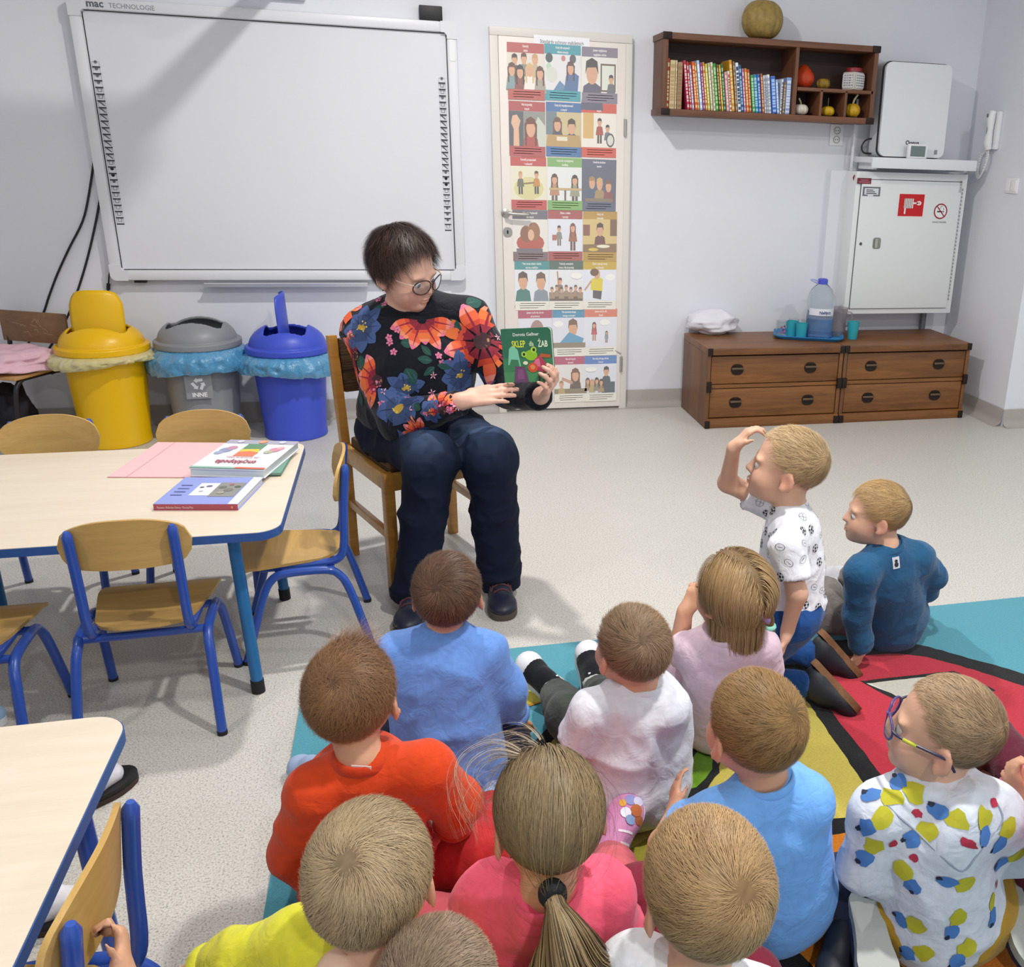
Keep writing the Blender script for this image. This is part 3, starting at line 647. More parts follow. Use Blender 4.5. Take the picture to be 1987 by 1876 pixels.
def pumpkin(name, label, c, r, h, col, dark, ribs=10, depth=.08, stem=(.03, .008, 0.2), m=None, bump=0.0, stem_col='#9a9468', neck=0.0):
    t = thing(name, label, 'pumpkin', c)
    n, k = ribs*6, 18; vs = []; f = []
    for i in range(k+1):
        a = math.pi*i/k; rr = math.sin(a)**.8; z = -math.cos(a)
        for j in range(n):
            b = 2*math.pi*j/n; q = 1-depth*abs(math.sin(b*ribs/2))**.5*-1*0 - depth*(1-abs(math.sin(b*ribs/2))**.6)
            up = neck*max(0, z)**3
            vs.append((c[0]+r*rr*q*math.cos(b)*(1-.5*up), c[1]+r*rr*q*math.sin(b)*(1-.5*up), c[2]+h/2*(1+z*(1-.12*math.exp(-(rr/.35)**2)*(neck == 0)))+h*.25*up))
    f = [(i*n+j, i*n+(j+1) % n, (i+1)*n+(j+1) % n, (i+1)*n+j) for i in range(k) for j in range(n)]
    MB().add(vs, f).build('flesh', m or mat(name+'_skin_'+col[1:], col, .5, var=.25, vscale=40, dark=dark, bump=bump, bscale=90, bdist=.004), t, auto=None)
    L, sr, tw = stem
    if L: MB().tube(smooth_pts([(c[0], c[1], c[2]+h*.86), (c[0]+tw*L*.2, c[1], c[2]+h*.95+L*.4), (c[0]+tw*L, c[1], c[2]+h*.95+L)], 3), [sr*1.4]+[sr]*5+[sr*1.1], 7).build('stem', mat('stem_'+stem_col[1:], stem_col, .7, var=.2, vscale=200), t)
yf = WALL-SD+.07
a = atY(1476, 74, WALL-.11); rp = .122
pumpkin('pumpkin', 'large ribbed khaki green pumpkin on top of the wall shelf', (a[0], WALL-.118, SZ1+.003), .116, .205, '#a58a4a', '#84703a', 11, .07, (.05, .012, -.5), stem_col='#8f8a66')
def cubx(i): return XM+.01+cw*(i+.5)
pumpkin('pumpkin', 'round red orange squash with a knob top in the wall shelf', (XM+.085, yf+.03, ZM+.009), .062, .105, '#c8431c', '#b03a18', 8, .015, (0, 0, 0), neck=.8)
pumpkin('pumpkin', 'bumpy dull yellow gourd between the red squash and the jar', (XM+.2, yf+.01, ZM+.009), .04, .058, '#a8862a', '#6d5a20', 9, .1, (0, 0, 0), bump=.8)
pumpkin('pumpkin', 'small white ribbed pumpkin in a shelf pigeonhole', (cubx(0)-.02, yf-.01, SZ0+T+.004), .043, .06, '#e0d8cc', '#c9bfae', 9, .1, (.032, .005, -.5), stem_col='#b5a886')
pumpkin('pumpkin', 'small smooth yellow pumpkin in the middle pigeonhole of the shelf', (cubx(1)-.005, yf-.01, SZ0+T+.004), .04, .056, '#d6b01c', '#b8901a', 9, .08, (.045, .003, 0), stem_col='#6d6a3a')
pumpkin('pumpkin', 'small warty yellow gourd with a long curved stem in a pigeonhole', (cubx(2)-.002, yf-.01, SZ0+T+.004), .045, .078, '#dcae1a', '#a8801a', 10, .06, (.05, .006, .5), bump=.9, stem_col='#c9c49a')
jc = (SX1-T-.085, yf, ZM+.009)
t = thing('jar', 'square glass jar with a red lid and printed paper labels on the shelf', 'jar', jc)
MB().box((jc[0], jc[1], jc[2]+.05), (.1, .09, .1), bev=.018, rz=.5).build('glass', mat('jar_glass', '#d8d0c8', .15, var=.1), t)
MB().lathe([(.0, .12), (.044, .12), (.046, .117), (.046, .1), (.042, .099)][::-1], jc, 24).build('lid', mat('jar_lid', '#8d2733', .4), t)
for rz, w in ((.5, .085), (.5-math.pi/2, .075)):
    ex = V(math.cos(rz), math.sin(rz), 0); nn = V(math.sin(rz), -math.cos(rz), 0); dd = .045 if rz == .5 else .05
    p = Print(V(*jc)+nn*(dd+.001)-ex*w/2+V(0, 0, .012), ex, (0, 0, 1), .0005)
    p.poly([(q[0]+w/2, q[1]+.038) for q in rrect(w, .076, .01)], '#dfdfe0')
    for i in range(5):
        for j in range(4): p.rect(.01+j*w*.23, .011+i*.013, .01+j*w*.23+w*.16, .017+i*.013, '#8a8d98', 0)
    p.build('paper_label', t)

# ------------------------------------------------------------------ socket, boxing, cabinet, purifier, intercom, switch
M_CABI = mat('cabinet_enamel', '#e2e5e6', .35); M_SCK = mat('socket_white', '#e9e9ea', .35)
a = atY(1622, 262, WALL)
t = thing('wall_socket', 'white double wall socket below the wooden shelf', 'socket', (a[0], WALL, a[2]-.05))
MB().box((a[0], WALL-.006, a[2]), (.085, .012, .12), bev=.003).build('plate', M_SCK, t)
for dz in (.024, -.026):
    m_ = MB(); m_.lathe([(.019, 0), (.021, .002), (.021, .004), (.018, .0045)], (0, 0, 0), 20, cap=False); q = m_.v[0].copy(); m_.v[0] = np.stack([q[:, 0]+a[0], WALL-.012-q[:, 2], q[:, 1]+a[2]+dz], 1)
    o = m_.build('outlet_ring', mat('socket_grey', '#9b9da3', .4), t)
    MB().box((a[0]-.007, WALL-.0135, a[2]+dz), (.005, .002, .005)).box((a[0]+.007, WALL-.0135, a[2]+dz), (.005, .002, .005)).build('pin_holes', M_BLK, o, smooth=False)
# pipe boxing behind the cabinet
c0 = atY(1614, 606, WALL); c1 = atY(1655, 250, WALL)
BXL = atY(1628, 470, WALL-.1)[0]
CX0, CX1, CZ0, CZ1, CDp = 2.60, 3.342, .592, 1.43, .2
struct('trim_1', MB().box(((2.52+CX1)/2-.02, WALL-.03, 1.005), (CX1-2.52, .06, .85)), M_WALL)
t = thing('hydrant_cabinet', 'white metal fire hose cabinet with warning stickers on the wall', 'cabinet', ((CX0+CX1)/2, WALL, CZ0))
cy = WALL-.06-CDp/2+.03
MB().box(((CX0+CX1)/2, WALL-.115, (CZ0+CZ1)/2), (CX1-CX0, .17, CZ1-CZ0), bev=.004).build('case', M_CABI, t)
YF = WALL-.2
dl, drr, dt, db = CX0+.035, CX1-.04, CZ1-.045, CZ0+.035
MB().box(((dl+drr)/2, YF-.0005, (dt+db)/2), (drr-dl+.007, .006, dt-db+.007)).build('door_gap', mat('gap_dark', '#4a4d52', .7), t, smooth=False)
dd = MB().box(((dl+drr)/2, YF-.005, (dt+db)/2), (drr-dl, .012, dt-db), bev=.003).build('cabinet_door', mat('cabinet_door_enamel', '#dfe3e3', .35), t)
YD = YF-.0115
def cpx(x, y): return atY(x, y, YD)
a = cpx(1701, 472)
MB().prism(rrect(.052, .066, .014), (a[0], YD, a[2]), (1, 0, 0), (0, 0, 1), .002).build('handle_recess', mat('handle_recess', '#8d8f86', .4, .3), dd)
MB().prism(rrect(.018, .054, .008), (a[0]-.006, YD-.0035, a[2]), (1, 0, 0), (0, 0, 1), .004).build('handle_grip', M_STEEL, dd)
a = cpx(1670, 473)
MB().prism(rrect(.016, .018, .0075), (a[0], YD, a[2]), (1, 0, 0), (0, 0, 1), .003).build('lock', mat('dark_steel', '#5a5c60', .4, .7), dd)
hn = MB()
for zz in np.arange(db+.05, dt-.03, .022): hn.tube([(drr+.012, YF-.006, zz), (drr+.012, YF-.006, zz+.012)], .0035, 6)
hn.build('hinge_strip', mat('hinge_grey', '#9da1a6', .5), t)
a, b = cpx(1746, 376), cpx(1789, 420)
p = Print((a[0], YD, b[2]), (b[0]-a[0]+.002, 0, 0), (0, 0, a[2]-b[2]), .0004)
p.rect(-.03, -.03, 1.03, 1.03, '#f2e4e4').rect(0, 0, 1, 1, '#c3161c')
p.rect(.22, .36, .58, .8, '#e9ddd9')
for i in range(5): p.rect(.25+.065*i, .36, .27+.065*i, .8, '#b9a8a4', 0)
p.rect(.58, .56, .76, .63, '#f0e6e4', 0).disc(.8, .6, .1, .1, '#f0e6e4', up=0).disc(.8, .6, .05, .05, '#e09a95').rect(.24, .1, .3, .36, '#f0e6e4', 0)
p.build('hose_sign', dd)
a = cpx(1825, 410); p = Print((a[0], YD, a[2]), (1, 0, 0), (0, 0, 1), .0004); R0 = .046
p.disc(0, 0, R0, R0, '#9b2433', 28).disc(0, 0, R0*.82, R0*.82, '#e6e9e9', 28)
p.rect(-.024, -.006, .012, .002, '#26262c').rect(.015, -.006, .024, .002, '#6d6d74', 0)
p.line([(-.008, .006), (-.012, .016), (0, .022), (-.002, .03), (.012, .03)], .0025, '#3a3a42').line([(.016, .006), (.022, .014), (.014, .02)], .0025, '#3a3a42', 0)
p.line([(-.03, .032), (.03, -.032)], .007, '#9b2433')
p.text('ZAKAZ PALENIA', 0, -R0-.022, .013, '#4a4c52')
p.build('no_smoking_sign', dd)
a, b = cpx(1664, 345), cpx(1690, 357)
p = Print((a[0], YD, b[2]), (b[0]-a[0], 0, 0), (0, 0, a[2]-b[2]), .0004); p.rect(0, 0, 1, 1, '#6d2530').rect(.25, .55, .8, .75, '#a8606a').rect(.12, .2, .9, .42, '#a8606a', 0); p.build('red_sticker', dd)
a, b = cpx(1675, 362), cpx(1707, 381)
p = Print((a[0], YD, b[2]), (b[0]-a[0], 0, 0), (0, 0, a[2]-b[2]), .0004); p.rect(0, 0, 1, 1, '#6f7078').rect(.1, .16, .9, .84, '#d9dade')
for i in range(3): p.rect(.2, .25+.18*i, .8-.1*i, .33+.18*i, '#8a8c95', 0)
p.rect(.3, 0, .62, .16, '#d9dade', 0); p.build('grey_sticker', dd)
a = cpx(1862, 362); Print((a[0], YD, a[2]), (1, 0, 0), (0, 0, 1), .0004).text('SERWIS', 0, 0, .022, '#6d6f76', rot=-math.pi/2).build('small_lettering', dd)
a = atY(1657, 344, WALL-.2); p = Print((a[0], YF+.002, a[2]), (1, 0, 0), (0, 0, 1), .0004); p.poly([(-.008, .0), (.0, -.022), (.008, .01), (.002, .016)], '#7d2f38'); p.build('arrow_sticker', t)
# pipe under the cabinet
MB().tube([(CX1-.09, WALL-.034, .107), (CX1-.09, WALL-.034, CZ0+.0)], .02, 12).build('water_pipe', mat('pipe_zinc', '#7c7f86', .4, .5, var=.2, vscale=30), None, label='grey metal pipe running down below the fire hose cabinet', cat='pipe')
# shelf above the cabinet
s0, s1, zt = 2.64, 3.325, 1.512
t = thing('white_ledge', 'white shelf board above the fire hose cabinet carrying the air purifier', 'shelf', ((s0+s1)/2, WALL, 1.45))
MB().box(((s0+s1)/2, WALL-.06-.115, zt-.016), (s1-s0, .23, .032), bev=.003).build('board', mat('ledge_white', '#dfe2e7', .4), t)
MB().box(((s0+s1)/2, WALL-.06-.235, zt-.03), (s1-s0, .018, .06), bev=.003).build('fascia', mat('ledge_white', '#dfe2e7'), t)
for xx in (s0+.04, s1-.05): MB().box((xx, WALL-.06-.11, zt-.05), (.02, .2, .036)).build('bracket', mat('ledge_white', '#dfe2e7'), t, smooth=False)
pa = thing('air_purifier', 'tall white air purifier with a dark rim and small screen on the ledge', 'purifier', (2.92, WALL-.2, zt))
al = math.radians(1.5); Hh = .52; Wd = .425; px0 = 2.925
ey = V(0, math.sin(al), math.cos(al)); ex = V(1, 0, 0); nn = np.cross(ex, ey); o0 = V(px0, WALL-.225, zt+.001)
MB().prism([(q[0], q[1]+Hh/2) for q in rrect(Wd, Hh, .04, 6)], o0+V(0, .13, 0), ex, ey, .1).build('body', mat('purifier_grey', '#cfd2d8', .4), pa)
MB().prism([(q[0], q[1]+Hh/2) for q in rrect(Wd+.01, Hh, .045, 6)], o0+V(0, .03, 0), ex, ey, .012).build('dark_rim', mat('purifier_rim', '#22242a', .4), pa)
MB().prism([(q[0]+.002, q[1]+Hh/2) for q in rrect(Wd, Hh-.01, .04, 6)], o0+V(0, .0185, 0), ex, ey, .02).build('front_panel', mat('purifier_front', '#dfe2e6', .3), pa)
p = Print(o0-V(0, .0018, 0), ex, ey, .0006)
p.text('Qonus', .0, .075, .032, '#3a3d45', bold=.001)
setp(p.build('logo', pa), kind='stuff')
Print(o0-V(0, .0018, 0), ex, ey, .0006).rect(.15, .025, .17, .05, '#8a8d95').build('rating_sticker', pa)
a = V(px0+.015, WALL-.265, zt)
c_ = thing('sensor_display', 'small white box with a grey green screen in front of the air purifier', 'monitor', a)
MB().box((a[0], a[1], zt+.04), (.125, .022, .08), bev=.005).build('case', M_WPL, c_)
MB().box((a[0], a[1]-.0112, zt+.04), (.095, .002, .058)).build('screen', mat('lcd_grey', '#6f7d7c', .25), c_, smooth=False)
cable('purifier_cable', [(1690, 298), (1676, 296), (1672, 285), (1680, 272), (1693, 269)], WALL-.12, .005, 'thin black cable looping beside the air purifier')
# thin conduit on the wall
a = atY(1658, 248, WALL-.062); 
MB().box((a[0], WALL-.066, 1.58), (.012, .012, .5)).build('cable_conduit', M_WALL, None, smooth=False, label='thin white cable conduit on the wall above the ledge', cat='conduit')
# intercom on the right wall
a = atX(1930, 250, XR-.03); b = atX(1912, 345, XR-.03)
t = thing('intercom_handset', 'white wall intercom handset with a coiled cord', 'intercom', (XR, a[1], b[2]))
z1 = atX(1938, 216, XR-.02)[2]; z0 = atX(1918, 290, XR-.02)[2]; yy = atX(1928, 250, XR-.02)[1]
MB().box((XR-.014, yy+.0, (z0+z1)/2), (.028, .1, z1-z0), bev=.008).build('base', M_WPL, t)
hb = MB(); hb.tube([(XR-.045, yy-.01, z0), (XR-.055, yy-.01, z0+.04), (XR-.05, yy-.01, (z0+z1)/2), (XR-.055, yy-.01, z1-.04), (XR-.045, yy-.01, z1)], [.018, .024, .017, .024, .018], 12, flat=(1.0, 1.25, (1, 0, 0)))
hb.build('handset', M_WPL, t)
MB().box((XR-.079, yy-.01, z1-.025), (.002, .012, .02)).box((XR-.069, yy-.008, (z0+z1)/2-.02), (.002, .004, (z1-z0)*.6)).build('slot', mat('slot_grey', '#6c6f76', .5), t, smooth=False)
pts = []; L_ = [(XR-.04, yy, z0), (XR-.045, yy-.01, z0-.06), (XR-.045, yy+.02, z0-.13), (XR-.04, yy+.06, z0-.16), (XR-.03, yy+.1, z0-.12), (XR-.02, yy+.09, z0-.04), (XR-.015, yy+.03, z0+.005)]
base = smooth_pts(L_, 30)
for i, q in enumerate(base):
    a_ = i*1.1; pts.append(q+V(.0, math.cos(a_)*.009, math.sin(a_)*.009)*1+V(math.sin(a_)*.006, 0, 0))
MB().tube(pts, .0026, 5).build('coiled_cord', M_WPL, t)
# switch on the front face of the right wall
a = atX(1965, 360, XR); 
t = thing('light_switch', 'white double light switch near the intercom', 'switch', (XR, a[1], a[2]-.05))
MB().box((XR-.006, a[1], a[2]), (.012, .12, .085), bev=.003).build('plate', M_SCK, t)
for dy in (-.028, .028): MB().box((XR-.014, a[1]+dy, a[2]), (.006, .05, .062), bev=.002).build('rocker', M_SCK, t)
# ------------------------------------------------------------------ rug
RZ = 0.012
M_RUG = mat('rug_pile', '#ffffff', .95, vcol=True, var=.22, vscale=260, bump=.6, bscale=420, bdist=.004, spec=.1, sheen=.2)
rug = thing('rug', 'large teal play rug with red, yellow and black shapes on the floor', 'rug', (1.1, 1.2, 0))
RX0, RX1, RY0, RY1 = -.352, 3.0, -.25, 2.637
MB().box(((RX0+RX1)/2, (RY0+RY1)/2, RZ/2+.0005), (RX1-RX0, RY1-RY0, RZ-.001), bev=.004, col='#55a3b6').build('pile', M_RUG, rug)
pr = Print((0, 0, RZ-.0002), (1, 0, 0), (0, 1, 0), .0004)
def rp(pts, col, up=1, wob=.002, dense=True):
    w = [atZ(x, y, RZ)[:2] for x, y in pts]
    if dense:
        o = []; r_ = random.Random(len(pts))
        for i in range(len(w)):
            a, b = w[i], w[(i+1) % len(w)]; n = max(1, int(np.hypot(*(b-a))/.02))
            for j in range(n): o.append(a+(b-a)*j/n+np.array([r_.uniform(-wob, wob), r_.uniform(-wob, wob)]))
        w = o
    pr.poly([tuple(q) for q in w], col, up)
ring = [(470, 1822), (560, 1800), (640, 1765), (780, 1660), (900, 1560), (1020, 1455), (1070, 1405), (1130, 1365), (1230, 1325), (1340, 1290), (1450, 1262), (1590, 1245), (1700, 1240), (1780, 1250), (1880, 1277), (1987, 1308), (2150, 1380), (2350, 1520), (2500, 1876), (2300, 2400), (600, 2400), (430, 2050)]
rp([tuple(p[:2]) for p in smooth_pts([(x, y, 0) for x, y in ring], 4, True)], '#17171b')
rp([(1120, 1400), (1180, 1372), (1290, 1335), (1420, 1310), (1505, 1310), (1560, 1352), (1690, 1540), (1680, 1582), (1580, 1592), (1300, 1680), (1215, 1690), (980, 1600), (900, 1590), (1010, 1500), (1075, 1435)], '#cfc05a')
rp([(1240, 1640), (1300, 1590), (1320, 1560), (1400, 1540), (1390, 1600), (1290, 1676), (1215, 1688), (1180, 1660)], '#a8a03a', wob=.003)
rp([(1590, 1352), (1610, 1300), (1620, 1275), (1740, 1268), (1800, 1275), (1890, 1300), (1987, 1332), (2150, 1410), (2300, 1540), (2050, 1600), (1900, 1560), (1735, 1535), (1660, 1440)], '#c22f42')
rp([(1668, 1322), (1850, 1302), (1933, 1340), (1900, 1350), (1760, 1368), (1722, 1352)], '#17171b')
rp([(1681, 1327), (1853, 1307), (1908, 1338), (1880, 1343), (1750, 1358), (1730, 1346)], '#d8d5c8')
rp([(1880, 1400), (1945, 1418), (2010, 1480), (1940, 1495), (1880, 1480)], '#17171b')
rp([(1900, 1415), (1940, 1428), (1990, 1474), (1935, 1483), (1900, 1470)], '#d8d5c8')
rp([(1600, 1625), (1690, 1605), (1760, 1620), (2000, 1640), (2250, 1720), (2200, 1850), (1650, 1950), (1500, 1800)], '#d8801f')
rp([(560, 1815), (640, 1785), (760, 1710), (900, 1640), (1150, 1720), (1200, 1900), (900, 2200), (600, 2000)], '#c9752a')
rp([(1960, 1720), (2100, 1740), (2100, 1800), (1965, 1790)], '#17171b'); rp([(1965, 1800), (2100, 1810), (2100, 1850), (1975, 1850)], '#cfc05a')
# leaf green number shapes with black outline
rp([(1318, 1425), (1340, 1408), (1375, 1400), (1400, 1450), (1395, 1500), (1365, 1540), (1320, 1552), (1300, 1560), (1330, 1510), (1340, 1470)], '#17171b')
rp([(1345, 1470), (1365, 1440), (1385, 1452), (1382, 1495), (1352, 1528), (1316, 1540), (1342, 1505)], '#6fa01f')
rp([(1322, 1432), (1338, 1420), (1340, 1445), (1328, 1456)], '#6fa01f')
# small yellow triangle with orange sides on the teal border
rp([(975, 1308), (1058, 1362), (985, 1385), (940, 1330)], '#d99a1c', wob=.001); rp([(977, 1308), (1058, 1360), (988, 1377), (1010, 1355), (975, 1332)], '#d9c648', wob=.001)
pr.build('pattern', rug, M_RUG)

# ------------------------------------------------------------------ dressers
M_DW = mat_wood('dresser_wood', '#4f2d13', '#8f5d2d', (2.0, 30, 30), .42); M_DWS = mat_wood('dresser_side', '#4f3019', '#83562f', (30, 30, 2.2), .45)
GX0, GX1, GH = 1.619, 3.297, .466; GYF = WALL-.549; GYB = WALL-.062
def dresser(x0, x1, label):
    t = thing('dresser', label, 'dresser', ((x0+x1)/2, (GYF+GYB)/2, 0), group='low wooden dressers')
    w = x1-x0; xm = (x0+x1)/2; dp = GYB-GYF; ym = (GYF+GYB)/2; z = lambda f: GH*f
    MB().box((xm, ym-.006, GH-.019), (w-.001, dp+.012, .038), bev=.004).build('top_board', M_DW, t)
    for s in (-1, 1): MB().box((xm+s*(w/2-.012), ym, (GH-.038)/2), (.022, dp, GH-.038), bev=.002).build('side_panel', M_DWS, t)
    MB().box((xm, GYB-.006, (GH-.04)/2), (w-.05, .01, GH-.04)).build('back_panel', M_DWS, t, smooth=False)
    MB().box((xm, ym-.004, z(.06)), (w-.003, dp+.006, z(.12)), bev=.003).build('plinth', M_DW, t)
    MB().box((xm, GYF+.012, z(.525)), (w-.046, .02, z(.045)), bev=.002).build('rail', M_DW, t)
    for (a, b) in ((.55, .905), (.125, .5)):
        d = MB().box((xm, GYF+.016, z((a+b)/2)), (w-.054, .022, z(b-a)-.006), bev=.003).build('drawer', M_DW, t)
        MB().box((xm, GYF+.2, z((a+b)/2)), (w-.09, .34, z(b-a)-.05)).build('drawer_box', M_DWS, d, smooth=False)
        for s in (-1, 1):
            hx, hz = xm+s*w*.27-.01, z((a+b)/2)+.002
            p = MB().prism([(q[0], q[1]) for q in rrect(.074, .062, .028, 6)], (hx, GYF+.0045, hz), (1, 0, 0), (0, 0, 1), .004).build('handle_plate', M_BRZ, d)
    # bail bars and brackets
            MB().tube([(hx-.034, GYF-.004, hz+.006), (hx-.02, GYF-.01, hz+.008), (hx+.02, GYF-.01, hz+.008), (hx+.034, GYF-.004, hz+.006)], .0045, 8, flat=(1.6, 1, (0, 0, 1))).build('handle_bar', mat('bronze_bar', '#6d5c4c', .35, .7), d)
    for s in (-1, 1):
        for zz, hh in ((GH-.019, .042), (z(.525), .06), (z(.05), .045)):
            MB().box((xm+s*(w/2-.014), GYF-.007, zz), (.03, .014, hh), bev=.003).build('corner_bracket', M_BRZ, t)
    return t
xm = (GX0+GX1)/2
dresser(GX0, xm-.002, 'low two drawer wooden dresser under the cloth bundle with the tray')
dresser(xm+.002, GX1, 'low two drawer wooden dresser below the fire hose cabinet')

# ------------------------------------------------------------------ noise helper for crumpled things
def _hash(ix, iy, iz, seed):
    n = (ix.astype(np.int64)*73856093) ^ (iy.astype(np.int64)*19349663) ^ (iz.astype(np.int64)*83492791) ^ (seed*2654435761)
    n = (n ^ (n >> 13)) & 0x7fffffff; n = (n*(n*n*15731+789221)+1376312589) & 0x7fffffff
    return n/float(0x7fffffff)
def vnoise(P, freq, seed=0):
    """smooth value noise in 0..1 at points P"""
    q = np.asarray(P, float)*freq+100.0; i = np.floor(q).astype(np.int64); f_ = q-i; f_ = f_*f_*(3-2*f_); out = 0
    for a in (0, 1):
        for b in (0, 1):
            for c in (0, 1):
                w = (f_[:, 0] if a else 1-f_[:, 0])*(f_[:, 1] if b else 1-f_[:, 1])*(f_[:, 2] if c else 1-f_[:, 2])
                out = out+w*_hash(i[:, 0]+a, i[:, 1]+b, i[:, 2]+c, seed)
    return out
def ridged(P, freq, seed=0): return 1-np.abs(2*vnoise(P, freq, seed)-1)
def lump(c, r, amp, freq, seed, base=None, n=64, m=40):
    """ellipsoid with creases, flattened on its base"""
    mb = MB().ell((0, 0, 0), (1, 1, 1), n, m); v = mb.v[0]; p = v*np.asarray(r, float)
    d = 1+amp*(ridged(v, freq, seed)-.5)+amp*.5*(ridged(v, freq*2.1, seed+1)-.5)
    p = p*d[:, None]
    if base is not None: p[:, 2] = np.maximum(p[:, 2], base)
    mb.v[0] = p+np.asarray(c, float); return mb
a = atZ(1388, 650, GH)
lump((a[0]+.0, a[1]+.07, GH+.063), (.15, .1, .075), .26, 1.5, 5, -.062).build('cloth_bundle', mat('white_cloth', '#dcdbe4', .85, bump=.2, bscale=60), None, auto=None, label='crumpled white cloth bundle on the dresser', cat='cloth')
# ------------------------------------------------------------------ tray, bottle, cups
tc = V(2.345, 5.25)
t = thing('tray', 'bright blue plastic tray with cups on the dresser', 'tray', (tc[0], tc[1], GH)); ta = -.38
ex, ey = V(math.cos(ta), math.sin(ta), 0), V(-math.sin(ta), math.cos(ta), 0)
o = rrect(.42, .27, .06, 6); i_ = rrect(.38, .23, .05, 6); k = len(o); vs = []
for pts, z in ((i_, .003), (i_, .006), (o, .022), (o, .018), (i_, .0)):
    vs += [V(tc[0], tc[1], GH+.001+z)+ex*q[0]+ey*q[1] for q in pts]
f = [tuple(range(k, 2*k)), tuple(range(4*k, 5*k))[::-1]]
for lo, hi in ((1, 2), (2, 3), (3, 4)): f += [(lo*k+j, lo*k+(j+1) % k, hi*k+(j+1) % k, hi*k+j) for j in range(k)]
MB().add(vs, f).build('tray_shell', mat('tray_blue', '#2d86c8', .35), t)
M_CLEAR = mat('clear_plastic', '#e9f1f6', .08, trans=.92, ior=1.12); M_WATER = mat('water_blue', '#5b9bd8', .05, trans=.75, ior=1.15)
TZ = GH+.0075
bc = V(2.4, 5.225, TZ)
t = thing('water_bottle', 'large clear plastic water bottle half full with a blue cap', 'bottle', bc)
prof = [(.0, .0), (.07, 0), (.08, .006), (.081, .02), (.079, .03), (.081, .04), (.079, .05), (.081, .06), (.079, .07), (.081, .08), (.079, .09), (.081, .1), (.081, .13), (.077, .14), (.077, .175), (.081, .185), (.082, .22), (.078, .25), (.064, .28), (.042, .305), (.026, .318), (.024, .335)]
MB().lathe(prof, bc, 40, cap=False).build('bottle_shell', M_CLEAR, t, auto=None)
MB().lathe([(0, .004), (.066, .004), (.076, .01), (.0775, .02), (.0775, .115), (0, .115)], bc, 40, cap=False).build('water', M_WATER, t)
cp = MB().lathe([(.029, .315), (.03, .32), (.03, .342), (.022, .348), (0, .348)], bc, 28, cap=False)
cp.build('cap', mat('cap_blue', '#4f58c4', .35), t)
hd = smooth_pts([bc+V(-.028, -.0, .332), bc+V(-.07, -.012, .345), bc+V(-.085, -.016, .343), bc+V(-.06, -.012, .33), bc+V(-.028, 0, .318)], 4)
MB().tube(hd, .004, 8).build('carry_handle', mat('handle_clear_blue', '#a9b6e4', .3), t)
lb = MB(); n = 24; vs = []
for kk in range(n+1):
    aa = math.radians(-170+160*kk/n); 
    for z in (.138, .178): vs.append(bc+V(.0785*math.cos(aa), .0785*math.sin(aa), z))
lb.add(vs, [(2*i, 2*i+2, 2*i+3, 2*i+1) for i in range(n)]).build('bottle_label', mat('label_white', '#dfe0ea', .5), t)
p = Print(bc+V(-.005, -.0795, .148), (1, 0, 0), (0, 0, 1), .0006); p.text('Nałęcz', 0, 0, .026, '#4a5a86', bold=.0006); p.build('label_lettering', t)
def cup(name, label, c, r0, r1, h, m, group=None, parts=None, wall=.0025):
    t = thing(name, label, 'cup', c, group=group)
    MB().lathe([(0, 0), (r0, 0), (r1, h), (r1-wall, h), (r0-wall, .004), (0, .004)], c, 24, cap=False).build('vessel', m, t)
    return t
M_TURQ = mat('turquoise_plastic', '#35a9b8', .35, trans=.15)
gl = mat('drinking_glass', '#e6eef0', .05, trans=.95, ior=1.18)
def on(x, y): q = V(tc[0], tc[1], TZ)+ex*x+ey*y; return q
for i, (x, y, lab) in enumerate(((-.165, -.005, 'clear glass with pink floral print at the tray corner'), (-.09, .075, 'clear glass standing behind the turquoise cups on the tray'), (-.015, .075, 'clear glass standing next to the bottle at the back of the tray'))):
    t = cup('drinking_glass', lab, on(x, y), .028, .033, .085, gl, 'clear glasses on the tray')
    if i == 0:
        q = on(x, y); p = Print(q+V(-.012, -.0325, .02), (1, 0, 0), (0, 0, 1), .0006)
        for dx, dz, cc in ((0, 0, '#b5527a'), (.012, .015, '#7a3a5a'), (.0, .03, '#a84a70'), (.018, .036, '#6d4a6a'), (.02, .006, '#c06a8a')): p.disc(dx, dz, .007, .007, cc, 8)
        p.build('flower_print', t)
cup('plastic_cup', 'turquoise plastic cup with a handle, in the tray beside the pink printed glass', on(-.1, -.01), .03, .036, .088, M_TURQ)
t = cup('plastic_cup', 'turquoise plastic cup at the front edge of the tray', on(-.045, -.06), .03, .036, .085, M_TURQ)
q = on(-.1, -.01)
a = V(2.6, 5.17, GH+.001)
cup('plastic_cup', 'turquoise plastic beaker standing alone on the dresser beside the tray', a, .027, .037, .105, M_TURQ)
a = V(2.535, 5.265, GH+.001)
t = thing('clear_jug', 'clear patterned plastic jug behind the bottle on the dresser', 'jug', a)
MB().lathe([(0, 0), (.05, 0), (.055, .02), (.058, .15), (.062, .175), (.059, .175), (.055, .15), (.05, .01), (0, .008)], a, 28, cap=False).build('vessel', mat('jug_plastic', '#d5cfd2', .12, trans=.85, ior=1.15), t)
MB().tube(smooth_pts([a+V(.055, -.01, .15), a+V(.085, -.02, .14), a+V(.085, -.02, .08), a+V(.055, -.01, .06)], 4), .005, 8).build('handle', mat('jug_plastic', '#d5cfd2'), t)

